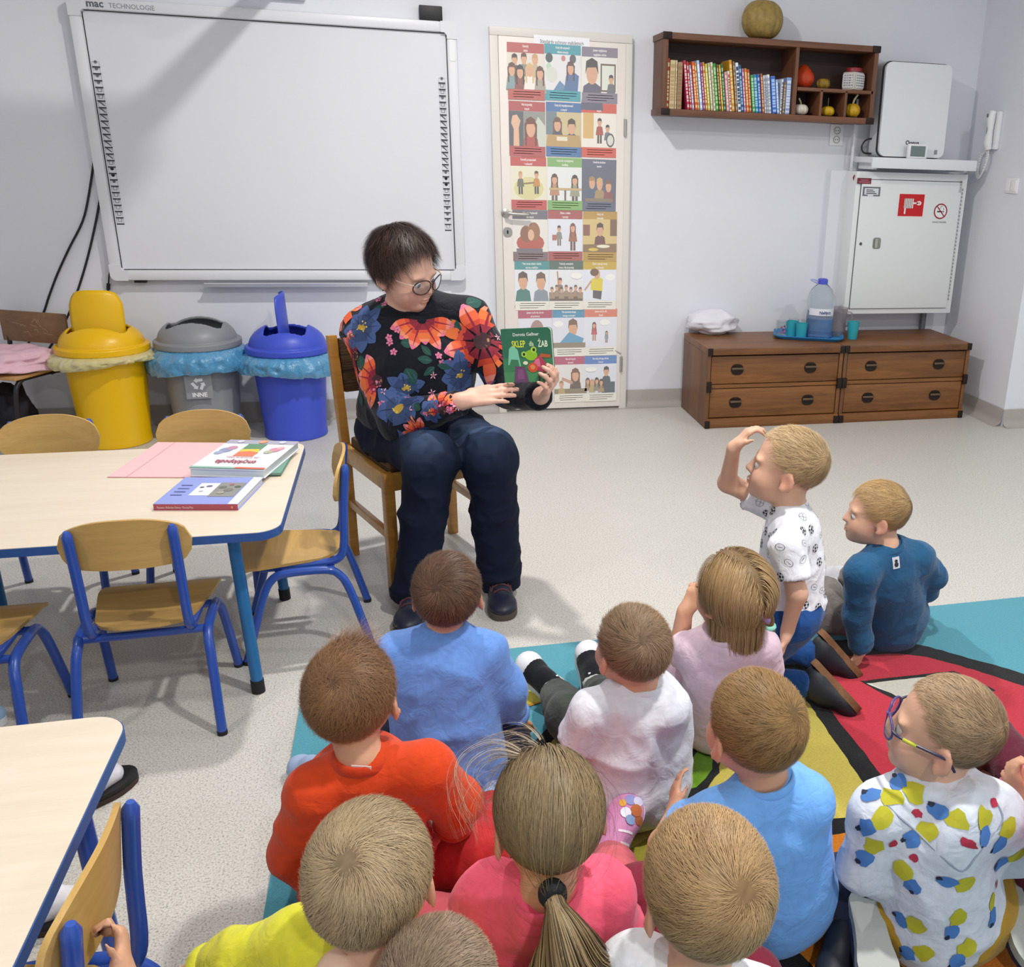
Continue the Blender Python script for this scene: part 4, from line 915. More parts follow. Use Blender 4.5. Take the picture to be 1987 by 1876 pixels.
# ------------------------------------------------------------------ waste bins
LIDS = []
def bin_(name, label, c, r0, r1, H, Rl, m, lidm, flap, liner=None, sc=1.0):
    t = thing(name, label, 'bin', c)
    MB().lathe([(0, 0), (r0, 0), (r0+.004, .004), (r0+.003, .03), (r0+.001, .034), (r1, H), (r1+.012, H+.002), (r1+.012, H-.012), (r1-.004, H-.012), (r0-.006, .01), (0, .01)], c, 48, cap=False).build('bucket', m, t)
    dome = .115; ow, ol = .125*sc, .095*sc; fa = flap[1]; LIDS.append((t, c, H, Rl, dome, ow, ol, fa, lidm))
    # swing flap: curved plate, pivot across the opening
    nx, ny = 14, 10; fv = []; ang = flap[0]; hz = H+.03+dome*.78
    for i in range(nx+1):
        for j in range(ny+1):
            u = -1+2*i/nx; w = -1+2*j/ny
            r_c = 1-.12*(abs(u)**4)*(w > .5)
            lx = u*ow*.96*(1-.22*max(0, w)**3); ly = w*ol*1.25*r_c; lz = -.035*(u*u)+.01
            y2 = ly*math.cos(ang)-lz*math.sin(ang); z2 = ly*math.sin(ang)+lz*math.cos(ang)
            X_ = lx*math.cos(fa)-y2*math.sin(fa); Y_ = lx*math.sin(fa)+y2*math.cos(fa)
            fv.append((c[0]+X_, c[1]+Y_+flap[2], c[2]+hz+z2+flap[3]))
    fl = MB().add(fv, [(i*(ny+1)+j, (i+1)*(ny+1)+j, (i+1)*(ny+1)+j+1, i*(ny+1)+j+1) for i in range(nx) for j in range(ny)]).build('swing_flap', lidm, t, auto=None)
    so = fl.modifiers.new('thickness', 'SOLIDIFY'); so.thickness = .006
    if liner:
        n = 160; vs = []; lv = 9
        P = []
        for i in range(lv):
            s = i/(lv-1)
            for j in range(n):
                b = 2*math.pi*j/n; q = np.array([[math.cos(b)*3, math.sin(b)*3, s*1.2]])
                w = float(ridged(q, 2.6, liner[3])[0])*.026+float(ridged(q, 6.0, liner[3]+3)[0])*.012
                rr = r1+.008+.03*math.sin(s*math.pi*.75)+w*min(1, s*3)
                drop = liner[0]*(1+liner[1]*math.sin(b*2+liner[2])+.12*float(vnoise(q, 1.5, 9)[0]))
                vs.append((c[0]+rr*math.cos(b), c[1]+rr*math.sin(b), c[2]+H-.006-drop*s))
        MB().add(vs, [(i*n+j, i*n+(j+1) % n, (i+1)*n+(j+1) % n, (i+1)*n+j) for i in range(lv-1) for j in range(n)]).build('bag_liner', liner[4], t, auto=None)
    return t
M_BAG = mat('blue_bag', '#4d92bd', .28, trans=.12, spec=.7, bump=.5, bscale=70, bdist=.01)
M_YEL = mat('yellow_bin_plastic', '#e3b200', .35, spec=.5); M_GRY = mat('grey_bin_plastic', '#84868a', .42); M_BLU = mat('blue_bin_plastic', '#3b4fc0', .4, var=.03)
bY = bin_('waste_bin', 'yellow waste bin with its lid flap standing open', (-1.475, 5.2, 0), .155, .185, .485, .21, M_YEL, M_YEL, (math.radians(82), 0.0, -.03, .05), (.05, .3, 0, 3, mat('cream_bag', '#cdc38a', .35, trans=.2)), 1.0)
bG = bin_('waste_bin', 'grey waste bin with blue bag and dark lid opening, labelled INNE', (-1.052, 5.27, 0), .155, .188, .49, .208, M_GRY, M_GRY, (math.radians(88), 0.0, .075, -.2), (.115, .12, 1.0, 5, M_BAG))
bB = bin_('waste_bin', 'blue waste bin with blue bag and upright lid flap', (-.612, 5.205, 0), .155, .185, .465, .21, M_BLU, M_BLU, (math.radians(88), math.radians(90), .0, .055), (.1, .15, 2.5, 8, M_BAG))
# recycling label on the grey bin
g = V(-1.052, 5.27); aa = math.radians(-86); nrm = V(math.cos(aa), math.sin(aa), 0); ex = V(-math.sin(aa), math.cos(aa), 0)
p = Print(V(g[0], g[1], .245)+nrm*.186, ex, V(nrm[0]*.06, nrm[1]*.06, 1), .001)
p.rect(-.062, -.005, .062, .115, '#8d8f94')
for k_ in range(3):
    a0 = math.pi/2+k_*2*math.pi/3; c_ = (.0+.02*math.cos(a0), .072+.02*math.sin(a0)); d = a0+math.pi/2+.1
    ux, uy = math.cos(d), math.sin(d); vx, vy = math.cos(a0), math.sin(a0); L_ = .021; w = .0075
    p.poly([(c_[0]-ux*L_-vx*w, c_[1]-uy*L_-vy*w), (c_[0]+ux*L_*.3-vx*w, c_[1]+uy*L_*.3-vy*w), (c_[0]+ux*L_*.3-vx*w*2, c_[1]+uy*L_*.3-vy*w*2), (c_[0]+ux*L_, c_[1]+uy*L_), (c_[0]+ux*L_*.3+vx*w*2, c_[1]+uy*L_*.3+vy*w*2), (c_[0]+ux*L_*.3+vx*w, c_[1]+uy*L_*.3+vy*w), (c_[0]-ux*L_+vx*w, c_[1]-uy*L_+vy*w)], '#e4e5e8')
p.text('INNE', 0, .006, .03, '#eeeef0', bold=.001); p.build('recycling_label', bG)

# ------------------------------------------------------------------ nursery tables and chairs
M_BLUE = mat('blue_enamel', '#2b4fa8', .3, coat=.3); M_TOP = mat_wood('pale_laminate', '#d3c5b0', '#e0d4c2', (3, 30, 30), .4)
M_TEAL = mat('teal_tube', '#2a6fa8', .35); M_PLY = mat_wood('plywood_seat', '#b08a48', '#cda866', (3, 30, 30), .38); M_PLYE = mat('plywood_edge', '#d9b878', .6); M_FOOT = mat('rubber_foot', '#1d1d22', .7)
def table(label, x0, x1, y0, y1, z, legs, legm):
    t = thing('nursery_table', label, 'table', ((x0+x1)/2, (y0+y1)/2, 0))
    w, d = x1-x0, y1-y0; xm, ym = (x0+x1)/2, (y0+y1)/2
    MB().prism(rrect(w-.004, d-.004, .06, 8), (xm, ym, z-.022), (1, 0, 0), (0, 1, 0), .022).build('tabletop', M_TOP, t)
    e = rrect(w, d, .062, 8); k = len(e); i_ = rrect(w-.004, d-.004, .06, 8)
    vs = [(xm+q[0], ym+q[1], z-.0235) for q in e]+[(xm+q[0], ym+q[1], z-.0015) for q in e]+[(xm+q[0], ym+q[1], z-.0015) for q in i_]+[(xm+q[0], ym+q[1], z-.0235) for q in i_]
    f = [(a*k+j, a*k+(j+1) % k, b*k+(j+1) % k, b*k+j) for a, b in ((0, 1), (1, 2), (3, 0)) for j in range(k)]
    MB().add(vs, f).build('edge_band', mat('blue_edging', '#2f5596', .4), t)
    for (lx, ly, dx, dy) in legs:
        # leg: bent tube from the frame to the floor
        pts = smooth_pts([(lx-dx*.5, ly-dy*.5, z-.045), (lx-dx*.2, ly-dy*.2, z-.045), (lx-dx*.02, ly-dy*.02, z-.07), (lx+dx*.0, ly+dy*.0, z-.12), (lx+dx*.16, ly+dy*.16, .03)], 5)
        lg = MB().tube(pts, .0165, 14).build('leg', legm, t)
        MB().tube([(lx+dx*.155, ly+dy*.155, .04), (lx+dx*.165, ly+dy*.165, .0)], .0185, 14).build('rubber_foot', M_FOOT, lg)
    fz = z-.045
    for (a, b) in (((x0+.16, y0+.14), (x1-.16, y0+.14)), ((x0+.16, y1-.14), (x1-.16, y1-.14)), ((x1-.16, y0+.14), (x1-.16, y1-.14))):
        MB().tube([(a[0], a[1], fz), (b[0], b[1], fz)], .0155, 10).build('frame_rail', legm, t)
    return t
L1 = [(-.49, 2.57, .1, -.1), (-.48, 3.14, .1, .1), (-1.4, 2.57, -.1, -.1), (-1.31, 3.16, -.05, .1)]
table('long pale nursery table with blue edging carrying the books', -1.56, -.356, 2.452, 3.262, .53, L1, M_TEAL)
L2 = [(-.585, 1.52, .04, .04), (-.66, .98, .1, -.1), (-1.5, 1.49, -.1, .1), (-1.5, .98, -.1, -.1)]
table('pale nursery table with blue edging beside the sandalled feet', -1.65, -.512, .86, 1.625, .53, L2, M_BLUE)
def make_chair():
    t = thing('nursery_chair', 'small plywood nursery chair', 'chair', (0, 0, 0), local=True, group='blue framed nursery chairs')
    # seat: dished plywood, wide front, narrow rounded rear
    nu, nv = 16, 14; vs = []
    for lay in (0, 1):
        for j in range(nv+1):
            s = j/nv; y = -.135+.31*s; hw = .105+.045*min(1, s*1.3) if s > .18 else .105*math.sqrt(max(.05, 1-((.18-s)/.2)**2))
            for i in range(nu+1):
                u = -1+2*i/nu; z = .302-.012*(1-u*u)*math.sin(min(1, s*1.2)*math.pi)-.012*max(0, s-.85)/.15+.01*max(0, .15-s)/.15
                vs.append((u*hw, y, z-.009*lay))
    W = nu+1; K = W*(nv+1); f = []
    for j in range(nv):
        for i in range(nu):
            a = j*W+i; f.append((a, a+1, a+W+1, a+W)); f.append((K+a, K+a+W, K+a+W+1, K+a+1))
    for i in range(nu): f.append((i, K+i, K+i+1, i+1)); a = nv*W+i; f.append((a, a+1, K+a+1, K+a))
    for j in range(nv): a = j*W; f.append((a, a+W, K+a+W, K+a)); a = j*W+nu; f.append((a, K+a, K+a+W, a+W))
    MB().add(vs, f).build('seat', M_PLY, t, auto=50)
    # backrest
    nu, nv = 24, 8; vs = []
    for lay in (0, 1):
        for j in range(nv+1):
            for i in range(nu+1):
                u = -1+2*i/nu; s = j/nv
                top = .612-.042*abs(u)**2.6-.03*max(0, abs(u)-.9)/.1; bot = .475+.012*abs(u)**4+.02*max(0, abs(u)-.88)/.12
                z = bot+(top-bot)*s; hw = .15-.006*(1-s)
                y = -.148+.026*u*u-(z-.54)*.12
                vs.append((u*hw, y-.009*lay, z))
    W = nu+1; K = W*(nv+1); f = []
    for j in range(nv):
        for i in range(nu):
            a = j*W+i; f.append((a, a+W, a+W+1, a+1)); f.append((K+a, K+a+1, K+a+W+1, K+a+W))
    ed = []
    for i in range(nu): ed.append((i, i+1, K+i+1, K+i)); a = nv*W+i; ed.append((a, K+a, K+a+1, a+1))
    for j in range(nv): a = j*W; ed.append((a, K+a, K+a+W, a+W)); a = j*W+nu; ed.append((a, a+W, K+a+W, K+a))
    MB().add(vs, f+ed).build('backrest', M_PLY, t, auto=50)
    for s in (-1, 1):
        x = s*.152; xf = s*.168
        pts = smooth_pts([(xf, -.195, .008), (x+s*.006, -.145, .2), (x, -.115, .258), (x, -.075, .276), (x, .035, .276), (x, .075, .258), (x+s*.006, .105, .2), (xf, .165, .008)], 4)
        lg = MB().tube(pts, .0125, 12).build('leg_frame', M_BLUE, t)
        for fy in (-.195, .165): MB().tube([(xf, fy, .012), (xf, fy, 0)], .0132, 12).build('foot_cap', M_FOOT, lg)
        xb = s*.115
        pts = smooth_pts([(xb, .1, .285), (xb, -.06, .284), (xb, -.115, .292), (xb, -.136, .33), (xb, -.1435, .42), (xb, -.148, .48), (xb, -.1595, .58)], 4)
        MB().tube(pts+[V(xb, -.161, .592)], [.0125]*len(pts)+[.006], 12).build('back_tube', M_BLUE, t)
    for y in (-.095, .055): MB().tube([(-.152, y, .268), (.152, y, .268)], .011, 10).build('cross_bar', M_BLUE, t)
    return t
chair0 = make_chair()
CH = [(-.712, 2.545, 0.03, 'plywood nursery chair with blue tube frame, its back toward the carpet, at the book table'),
 (-.372, 2.9, math.radians(94), 'plywood nursery chair at the short end of the book table beside the wooden chair'),
 (-1.165, 3.27, math.pi+.02, 'nursery chair across the book table with its rounded back in front of the yellow bin'),
 (-.70, 3.265, math.pi-.02, 'nursery chair across the book table with its rounded back in front of the grey bin'),
 (-1.135, 2.47, 0.02, 'nursery chair at the book table with a blue sneaker beneath it'),
 (-.592, 1.17, math.radians(87), 'nursery chair pushed against the second table beside the black sandals')]
for i, (x, y, rz, lab) in enumerate(CH):
    o = chair0 if i == 0 else copy_tree(chair0)
    o.location = (x, y, 0); o.rotation_euler = (0, 0, rz); o['label'] = lab
# ------------------------------------------------------------------ wooden chair of the reader
CA, CB_ = V(-.25, 3.50, 0), V(.374, -.927, 0); cr = V(.927, .374, 0)
def cw_(s, d, z): return V(CA[0], CA[1], 0)+cr*s+CB_*d+V(0, 0, z)     # s across (0..0.41), d forward (0..0.42)
M_CH = mat_wood('varnished_beech', '#9a6424', '#bd8a3f', (3, 3, 30), .35, coat=.2); M_CHX = mat_wood('varnished_rail', '#9c6a2a', '#c29248', (20, 20, 20), .35, coat=.2)
M_CORD = mat('corduroy', '#6b4f2f', .9, bump=.8, bscale=(4, 4, 220), bdist=.006, var=.5, stretch=(6, 6, 160), dark='#2e2116')
rch = thing('wooden_chair', 'varnished wooden chair with brown corduroy upholstery under the woman', 'chair', cw_(.205, .2, 0))
Rm = np.stack([cr, CB_*-1, V(0, 0, 1)], 1)
Wc, Dc, Sz = .41, .41, .45
def bar(a, b, w, h, name, m):
    a, b = V(*a), V(*b); d = unit(b-a); up = V(0, 0, 1) if abs(d[2]) < .9 else -CB_; s = unit(np.cross(d, up)); u = np.cross(s, d)
    MB().box((a+b)/2, (w, np.linalg.norm(b-a), h), M=np.stack([s, d, u], 1), bev=.004).build(name, m, rch)
for s in (0, Wc):
    bar(cw_(s, 0.0, 0), cw_(s, 0, Sz), .034, .034, 'leg', M_CH); bar(cw_(s, 0, Sz-.002), cw_(s, -.05, .84), .032, .034, 'back_post', M_CH)
    bar(cw_(s, Dc, 0), cw_(s, Dc, Sz), .036, .036, 'leg', M_CH)
    bar(cw_(s, .018, Sz-.035), cw_(s, Dc-.018, Sz-.035), .024, .06, 'side_rail', M_CHX); bar(cw_(s, .018, .22), cw_(s, Dc-.018, .22), .022, .03, 'stretcher', M_CHX)
bar(cw_(.018, Dc, Sz-.035), cw_(Wc-.018, Dc, Sz-.035), .024, .06, 'front_rail', M_CHX); bar(cw_(.018, 0, Sz-.035), cw_(Wc-.018, 0, Sz-.035), .024, .06, 'rear_rail', M_CHX)
MB().box(cw_(Wc/2, Dc/2, Sz+.004), (Wc-.03, Dc-.03, .045), M=np.stack([cr, -CB_, V(0, 0, 1)], 1), bev=.015).build('seat_cushion', M_CORD, rch)
MB().box(cw_(Wc/2, -.04, .73), (Wc-.036, .045, .2), M=np.stack([cr, -CB_, V(0, 0, 1)], 1), bev=.015).build('back_cushion', M_CORD, rch)
# ------------------------------------------------------------------ old school chair by the wall, cloth and bag
oc = V(-1.885, 5.21, 0); fd = unit(V(-.42, -.9, 0)); rt = V(fd[1]*-1, fd[0], 0)*-1
rt = V(-fd[1], fd[0], 0)
zp_ = lambda x, y: atZ(x, y, 0)
och = thing('school_chair', 'old brown plywood school chair with black frame by the wall', 'chair', oc)
def ow_(s, d, z): return oc+rt*s+fd*d+V(0, 0, z)
M_OP = mat_wood('old_plywood', '#6d4f35', '#8a6845', (3, 30, 30), .5); M_BT = mat('black_tube', '#1c1a1f', .4)
b_ = MB().box(ow_(0, -.17, .565), (.38, .014, .155), M=np.stack([rt, fd, V(0, 0, 1)], 1), bev=.006).build('backrest', M_OP, och)
p = Print(ow_(0, -.1615, .565), rt*-1 if False else rt, V(0, 0, 1), .0005)
r_ = random.Random(3)
ox = -1 if np.dot(np.cross(rt, V(0, 0, 1)), fd) < 0 else 1
p = Print(ow_(0, -.1625, .565), rt*ox, V(0, 0, 1), .0006)
for k_ in range(9): 
    x0 = -.12+.2*r_.random(); y0 = -.03+.06*r_.random(); p.line([(x0, y0), (x0+.03*r_.random(), y0+.03*(r_.random()-.3)), (x0+.05*r_.random(), y0-.02*r_.random())], .0022, '#b39a78', 0)
setp(p.build('scratches', b_), kind='stuff')
MB().box(ow_(0, .02, .39), (.38, .36, .016), M=np.stack([rt, fd, V(0, 0, 1)], 1), bev=.006).build('seat', mat_wood('old_seat', '#a87f4c', '#c59a62', (3, 30, 30), .5), och)
for s in (-.17, .17):
    MB().tube(smooth_pts([ow_(s, .22, 0), ow_(s, .19, .3), ow_(s, .15, .37), ow_(s, .08, .378), ow_(s, -.1, .372), ow_(s, -.16, .34), ow_(s, -.2, .2), ow_(s, -.23, 0)], 4), .011, 10).build('leg_frame', M_BT, och)
    MB().tube(smooth_pts([ow_(s*.95, -.05, .37), ow_(s*.95, -.13, .385), ow_(s*.95, -.165, .44), ow_(s*.95, -.18, .6)], 4), .011, 10).build('back_tube', M_BT, och)
a = ow_(.02, .04, .435)
lump(a, (.17, .16, .06), .55, 1.6, 12, -.037).build('pink_cloth', mat('pink_cloth', '#d9b3c0', .85, bump=.2, bscale=50), None, auto=None, label='crumpled pale pink cloth lying on the old school chair', cat='cloth')
a = ow_(-.06, .05, 0)
lump((a[0], a[1], .14), (.125, .13, .16), .25, 2.0, 21, -.139).build('black_bag', mat('black_fabric', '#15151d', .8, bump=.3, bscale=40), None, auto=None, label='black fabric bag on the floor before the old school chair', cat='bag')
# ------------------------------------------------------------------ books on the table
TT = .5302
def flat_book(name, label, corners, z0, th, cover, pages, spine=None, edge_only=False):
    """corners: four px of the cover (front left, front right, back right, back left) at height z0+th"""
    q = [atZ(x, y, z0+th) for x, y in corners]; o = q[0]; ex = q[1]-q[0]; w = np.linalg.norm(ex); ex = ex/w; ey = np.cross(V(0, 0, 1), ex); h_ = float(np.dot(q[3]-q[0], ey)); hb = float(np.dot(q[2]-q[1], ey)); h_ = (h_+hb)/2
    t = thing(name, label, 'book', o+ex*w/2+ey*h_/2-V(0, 0, th)); b = V(o[0], o[1], z0)
    c = .0025
    MB().prism([(0, 0), (w, 0), (w, h_), (0, h_)], b, ex, ey, c).build('back_cover', mat('book_cover', '#ffffff', vcol=True), t, smooth=False)
    for ob in (t.children[-1],): 
        at = ob.data.color_attributes.new('Col', 'FLOAT_COLOR', 'CORNER'); at.data.foreach_set('color', [*lin(cover), 1.0]*len(at.data))
    MB().prism([(.003, .003), (w-.003, .003), (w-.003, h_-.003), (.003, h_-.003)], b+V(0, 0, c), ex, ey, th-2*c).build('pages', mat('page_edges_'+pages[1:], pages, .8, bump=.3, bscale=(20, 20, 900), bdist=.001), t, smooth=False)
    fo = MB().prism([(0, 0), (w, 0), (w, h_), (0, h_)], b+V(0, 0, th-c), ex, ey, c, col=cover).build('front_cover', mat('book_cover', '#ffffff'), t, smooth=False)
    return t, b+V(0, 0, th), ex*w, ey*h_, fo
t = thing('folder', 'pale pink paper folder lying under the encyclopedia', 'folder', atZ(330, 890, TT))
q = [atZ(x, y, TT+.003) for x, y in ((208, 925), (400, 926), (470, 858), (306, 858))]
M_PINK = mat('pink_card', '#eab9bc', .6)
for k_ in range(2):
    mb = MB(); z = .0008+.0016*k_
    mb.prism([(0, 0), (1, 0), (1, 1), (0, 1)], V(q[0][0], q[0][1], TT+z), q[1]-q[0], (q[3]-q[0])*[1, 1, 0]+(.0), .0012)
    mb.build('card_leaf', M_PINK, t, smooth=False)
e1 = (q[1]-q[0])*[1, 1, 0]; e2 = (q[3]-q[0])*[1, 1, 0]
Print(V(q[0][0], q[0][1], TT+.0038), e1, e2, .0002).line([(.2, 0), (.2, 1)], .006, '#c48a90').build('fold_line', t)
t, o, e1, e2, fo = flat_book('book', 'thin green picture book peeping out from under the encyclopedia', ((400, 921), (545, 917), (575, 880), (450, 880)), TT+.0042, .008, '#6d9a8a', '#d9d5c8')
t, o, e1, e2, fo = flat_book('encyclopedia', 'thick white children\'s encyclopedia with rainbow picture on the table', ((366, 908), (512, 912), (580, 856), (432, 853)), TT+.0128, .026, '#e6e6ec', '#c9d3da')
p = Print(o, e1, e2, .0003)
p.rect(0, .86, 1, 1, '#a3a3b4').rect(.35, .42, .62, .86, '#5f8a6a').poly([(.35, .42), (.62, .42), (.64, .55), (.5, .6), (.35, .56)], '#d97a5a').poly([(.36, .56), (.5, .6), (.63, .56), (.6, .68), (.36, .66)], '#d8c04a')
for x, y, r, c in ((.15, .62, .09, '#8d94b4'), (.2, .7, .07, '#b98aa0'), (.1, .52, .06, '#9aa4c0'), (.82, .66, .08, '#c98a9a'), (.76, .58, .06, '#a8b098'), (.88, .72, .05, '#d8a0a8'), (.2, .93, .05, '#c9c9d4'), (.52, .93, .06, '#d89a7a'), (.8, .93, .05, '#c9c9d8')): p.disc(x, y, r, r, c, 10)
p.text('encyklopedia', .5, .27, .17, '#a04a5a', rot=math.pi, sx=.62, bold=.004).text('dla przedszkolaka', .52, .4, .09, '#b06a74', rot=math.pi, sx=.7)
p.rect(0, 0, 1, .05, '#8fb8a8').rect(.6, 0, 1, .05, '#d86a5a')
p.build('cover_print', fo)
p = Print(o+e1*0-V(0, 0, .0245), e1, V(0, 0, .0235), .0003); 
t, o, e1, e2, fo = flat_book('picture_book', 'blue purple picture book with a red spine at the table edge', ((297, 978), (461, 978), (514, 928), (363, 924)), TT, .018, '#8e9ad8', '#cfd0cf')
p = Print(o, e1, e2, .0003)
p.rect(.88, 0, 1, 1, '#dfe3ee').rect(.3, .3, .55, .76, '#e9eaf0').rect(.54, .26, .86, .78, '#8a8a86')
for x, y, r, c in ((.36, .6, .03, '#55586a'), (.44, .64, .04, '#6a6d80'), (.4, .45, .03, '#a8aabb'), (.62, .6, .05, '#6d6d68'), (.72, .5, .06, '#77766e'), (.8, .62, .04, '#5d5f5a'), (.66, .4, .05, '#9a988e'), (.7, .7, .03, '#a86a6a')): p.disc(x, y, r, r, c, 9)
for k_ in range(4): p.rect(.08, .3+.12*k_, .22, .33+.12*k_, '#7680c0', 0)
p.build('cover_print', fo)
p = Print(o-V(0, 0, .018)+unit(-e2)*.0004, e1, V(0, 0, .018), .0004)
p.rect(0, 0, 1, 1, '#a04a58').text('Pyzowie z Bullerbyn Dwory • Dorota Muz', .04, .3, .5, '#e8cfd2', 'LEFT', sx=.05).disc(.93, .5, .012, .2, '#e08a6a')
p.build('spine', t)
# ------------------------------------------------------------------ implicit-surface modelling of people and clothes
class Field:
    def __init__(s, lo, hi, h, fine=None):
        """fine: list of (axis, lo, hi, step) zones with smaller cells"""
        s.ax = []
        for a in range(3):
            z = [q for q in (fine or []) if q[0] == a]
            x = lo[a]; out = [x]
            while x < hi[a]:
                st = h
                for q in z:
                    if q[1] <= x < q[2]: st = q[3]
                x += st; out.append(x)
            s.ax.append(np.array(out, np.float32))
        s.F = np.full([len(a) for a in s.ax], 1.0, np.float32); s.h = h
    def blk(s, lo, hi):
        sl = []
        for a in range(3):
            i = max(0, int(np.searchsorted(s.ax[a], lo[a]))-1); j = min(len(s.ax[a]), int(np.searchsorted(s.ax[a], hi[a]))+1); sl.append(slice(i, max(i, j)))
        sl = tuple(sl); X = s.ax[0][sl[0]][:, None, None]; Y = s.ax[1][sl[1]][None, :, None]; Z = s.ax[2][sl[2]][None, None, :]
        return sl, X, Y, Z
    def mix(s, sl, d, k, op):
        F = s.F[sl]
        if op == 'u':
            if k > 0: h = np.maximum(k-np.abs(F-d), 0)/k; s.F[sl] = np.minimum(F, d)-h*h*k*.25
            else: s.F[sl] = np.minimum(F, d)
        else:
            d = -d
            if k > 0: h = np.maximum(k-np.abs(F-d), 0)/k; s.F[sl] = np.maximum(F, d)+h*h*k*.25
            else: s.F[sl] = np.maximum(F, d)
    def rc(s, a, b, ra, rb, k=.02, op='u', cut=False):
        """tapered capsule; cut=True: flat end at b"""
        a, b = np.asarray(a, float), np.asarray(b, float); r = max(ra, rb)+k+3*s.h
        sl, X, Y, Z = s.blk(np.minimum(a, b)-r, np.maximum(a, b)+r)
        if 0 in s.F[sl].shape: return s
        d = b-a; L2 = float(d @ d)+1e-12
        t = np.clip(((X-a[0])*d[0]+(Y-a[1])*d[1]+(Z-a[2])*d[2])/L2, 0, 1)
        D = np.sqrt((X-a[0]-t*d[0])**2+(Y-a[1]-t*d[1])**2+(Z-a[2]-t*d[2])**2)-(ra+(rb-ra)*t)
        if cut:
            n = d/math.sqrt(L2); D = np.maximum(D, (X-b[0])*n[0]+(Y-b[1])*n[1]+(Z-b[2])*n[2])
        s.mix(sl, D.astype(np.float32), k, op); return s
    def el(s, c, r, R=None, k=.02, op='u'):
        """ellipsoid, R columns are its axes"""
        c = np.asarray(c, float); r = np.asarray(r, float)*np.ones(3); m = r.max()+k+3*s.h
        sl, X, Y, Z = s.blk(c-m, c+m)
        if 0 in s.F[sl].shape: return s
        R = np.eye(3) if R is None else np.asarray(R, float); x, y, z = X-c[0], Y-c[1], Z-c[2]
        q = [(x*R[0, i]+y*R[1, i]+z*R[2, i]) for i in range(3)]
        k0 = np.sqrt(sum((q[i]/r[i])**2 for i in range(3)))+1e-6; k1 = np.sqrt(sum((q[i]/r[i]**2)**2 for i in range(3)))+1e-6
        s.mix(sl, (k0*(k0-1)/k1).astype(np.float32), k, op); return s
    def half(s, c, n):
        """keep the side opposite to n"""
        c, n = np.asarray(c, float), unit(n)
        d = (s.ax[0][:, None, None]-c[0])*n[0]+(s.ax[1][None, :, None]-c[1])*n[1]+(s.ax[2][None, None, :]-c[2])*n[2]
        s.F = np.maximum(s.F, d.astype(np.float32)); return s
    def mesh(s, relax=1):
        F = s.F; ax = s.ax; S = F < 0
        c = np.zeros([n-1 for n in F.shape], np.int8)
        for i in (0, 1):
            for j in (0, 1):
                for k in (0, 1): c += S[i:F.shape[0]-1+i, j:F.shape[1]-1+j, k:F.shape[2]-1+k]
        idx = np.argwhere((c > 0) & (c < 8)); n = len(idx); I, J, K = idx.T
        vid = np.full(c.shape, -1, np.int32); vid[I, J, K] = np.arange(n)
        P = np.zeros((n, 3)); W = np.zeros(n); cor = [(i, j, k) for i in (0, 1) for j in (0, 1) for k in (0, 1)]
        def cpos(o): return np.stack([ax[0][I+o[0]], ax[1][J+o[1]], ax[2][K+o[2]]], 1)
        for a in cor:
            for d in range(3):
                if a[d]: continue
                b = list(a); b[d] = 1
                fa = F[I+a[0], J+a[1], K+a[2]]; fb = F[I+b[0], J+b[1], K+b[2]]; m = (fa < 0) != (fb < 0)
                t = np.where(m, fa/np.where(m, fa-fb, 1), 0); pa = cpos(a); pb = cpos(b)
                P += np.where(m[:, None], pa+(pb-pa)*t[:, None], 0); W += m
        P /= W[:, None]; fs = []
        for d in range(3):
            e = [slice(None)]*3; g = [slice(None)]*3; e[d] = slice(0, -1); g[d] = slice(1, None)
            m = S[tuple(e)] != S[tuple(g)]; o = [x for x in range(3) if x != d]
            q = np.argwhere(m); q = q[(q[:, o[0]] > 0) & (q[:, o[1]] > 0) & (q[:, o[0]] < F.shape[o[0]]-1) & (q[:, o[1]] < F.shape[o[1]]-1)]
            if not len(q): continue
            neg = S[q[:, 0], q[:, 1], q[:, 2]]
            def v(da, db):
                w = q.copy(); w[:, o[0]] += da; w[:, o[1]] += db; return vid[w[:, 0], w[:, 1], w[:, 2]]
            A = np.stack([v(-1, -1), v(0, -1), v(0, 0), v(-1, 0)], 1)
            flip = neg if d != 1 else ~neg
            A[~flip] = A[~flip][:, ::-1]; fs.append(A)
        Q = np.concatenate(fs); Q = Q[(Q >= 0).all(1)]
        for _ in range(relax):
            acc = np.zeros_like(P); cnt = np.zeros(n)
            for x in range(4):
                u, w = Q[:, x], Q[:, (x+1) % 4]
                for y in range(3): acc[:, y] += np.bincount(u, P[w, y], n)+np.bincount(w, P[u, y], n)
                cnt += np.bincount(u, minlength=n)+np.bincount(w, minlength=n)
            P = P*.5+.5*acc/np.maximum(cnt, 1)[:, None]
        return P, Q
def vnormals(P, Q):
    nf = np.cross(P[Q[:, 2]]-P[Q[:, 0]], P[Q[:, 3]]-P[Q[:, 1]]); N = np.zeros_like(P)
    for x in range(4):
        for y in range(3): N[:, y] += np.bincount(Q[:, x], nf[:, y], len(P))
    return N/(np.linalg.norm(N, axis=1)[:, None]+1e-12)
def folds(P, Q, amp, freq=9.0, seed=0, stretch=(1, 1, 1), fine=.35):
    """cloth creases: ridged noise pushed along the normal"""
    N = vnormals(P, Q); S = P*np.asarray(stretch, float); W = np.stack([vnoise(S, freq*.5, seed+7), vnoise(S, freq*.5, seed+8), vnoise(S, freq*.5, seed+9)], 1)
    q = S+W*.9/freq
    d = ridged(q, freq, seed)**2+fine*ridged(q, freq*2.3, seed+3)**2
    return P+N*((d-.45)*amp)[:, None]
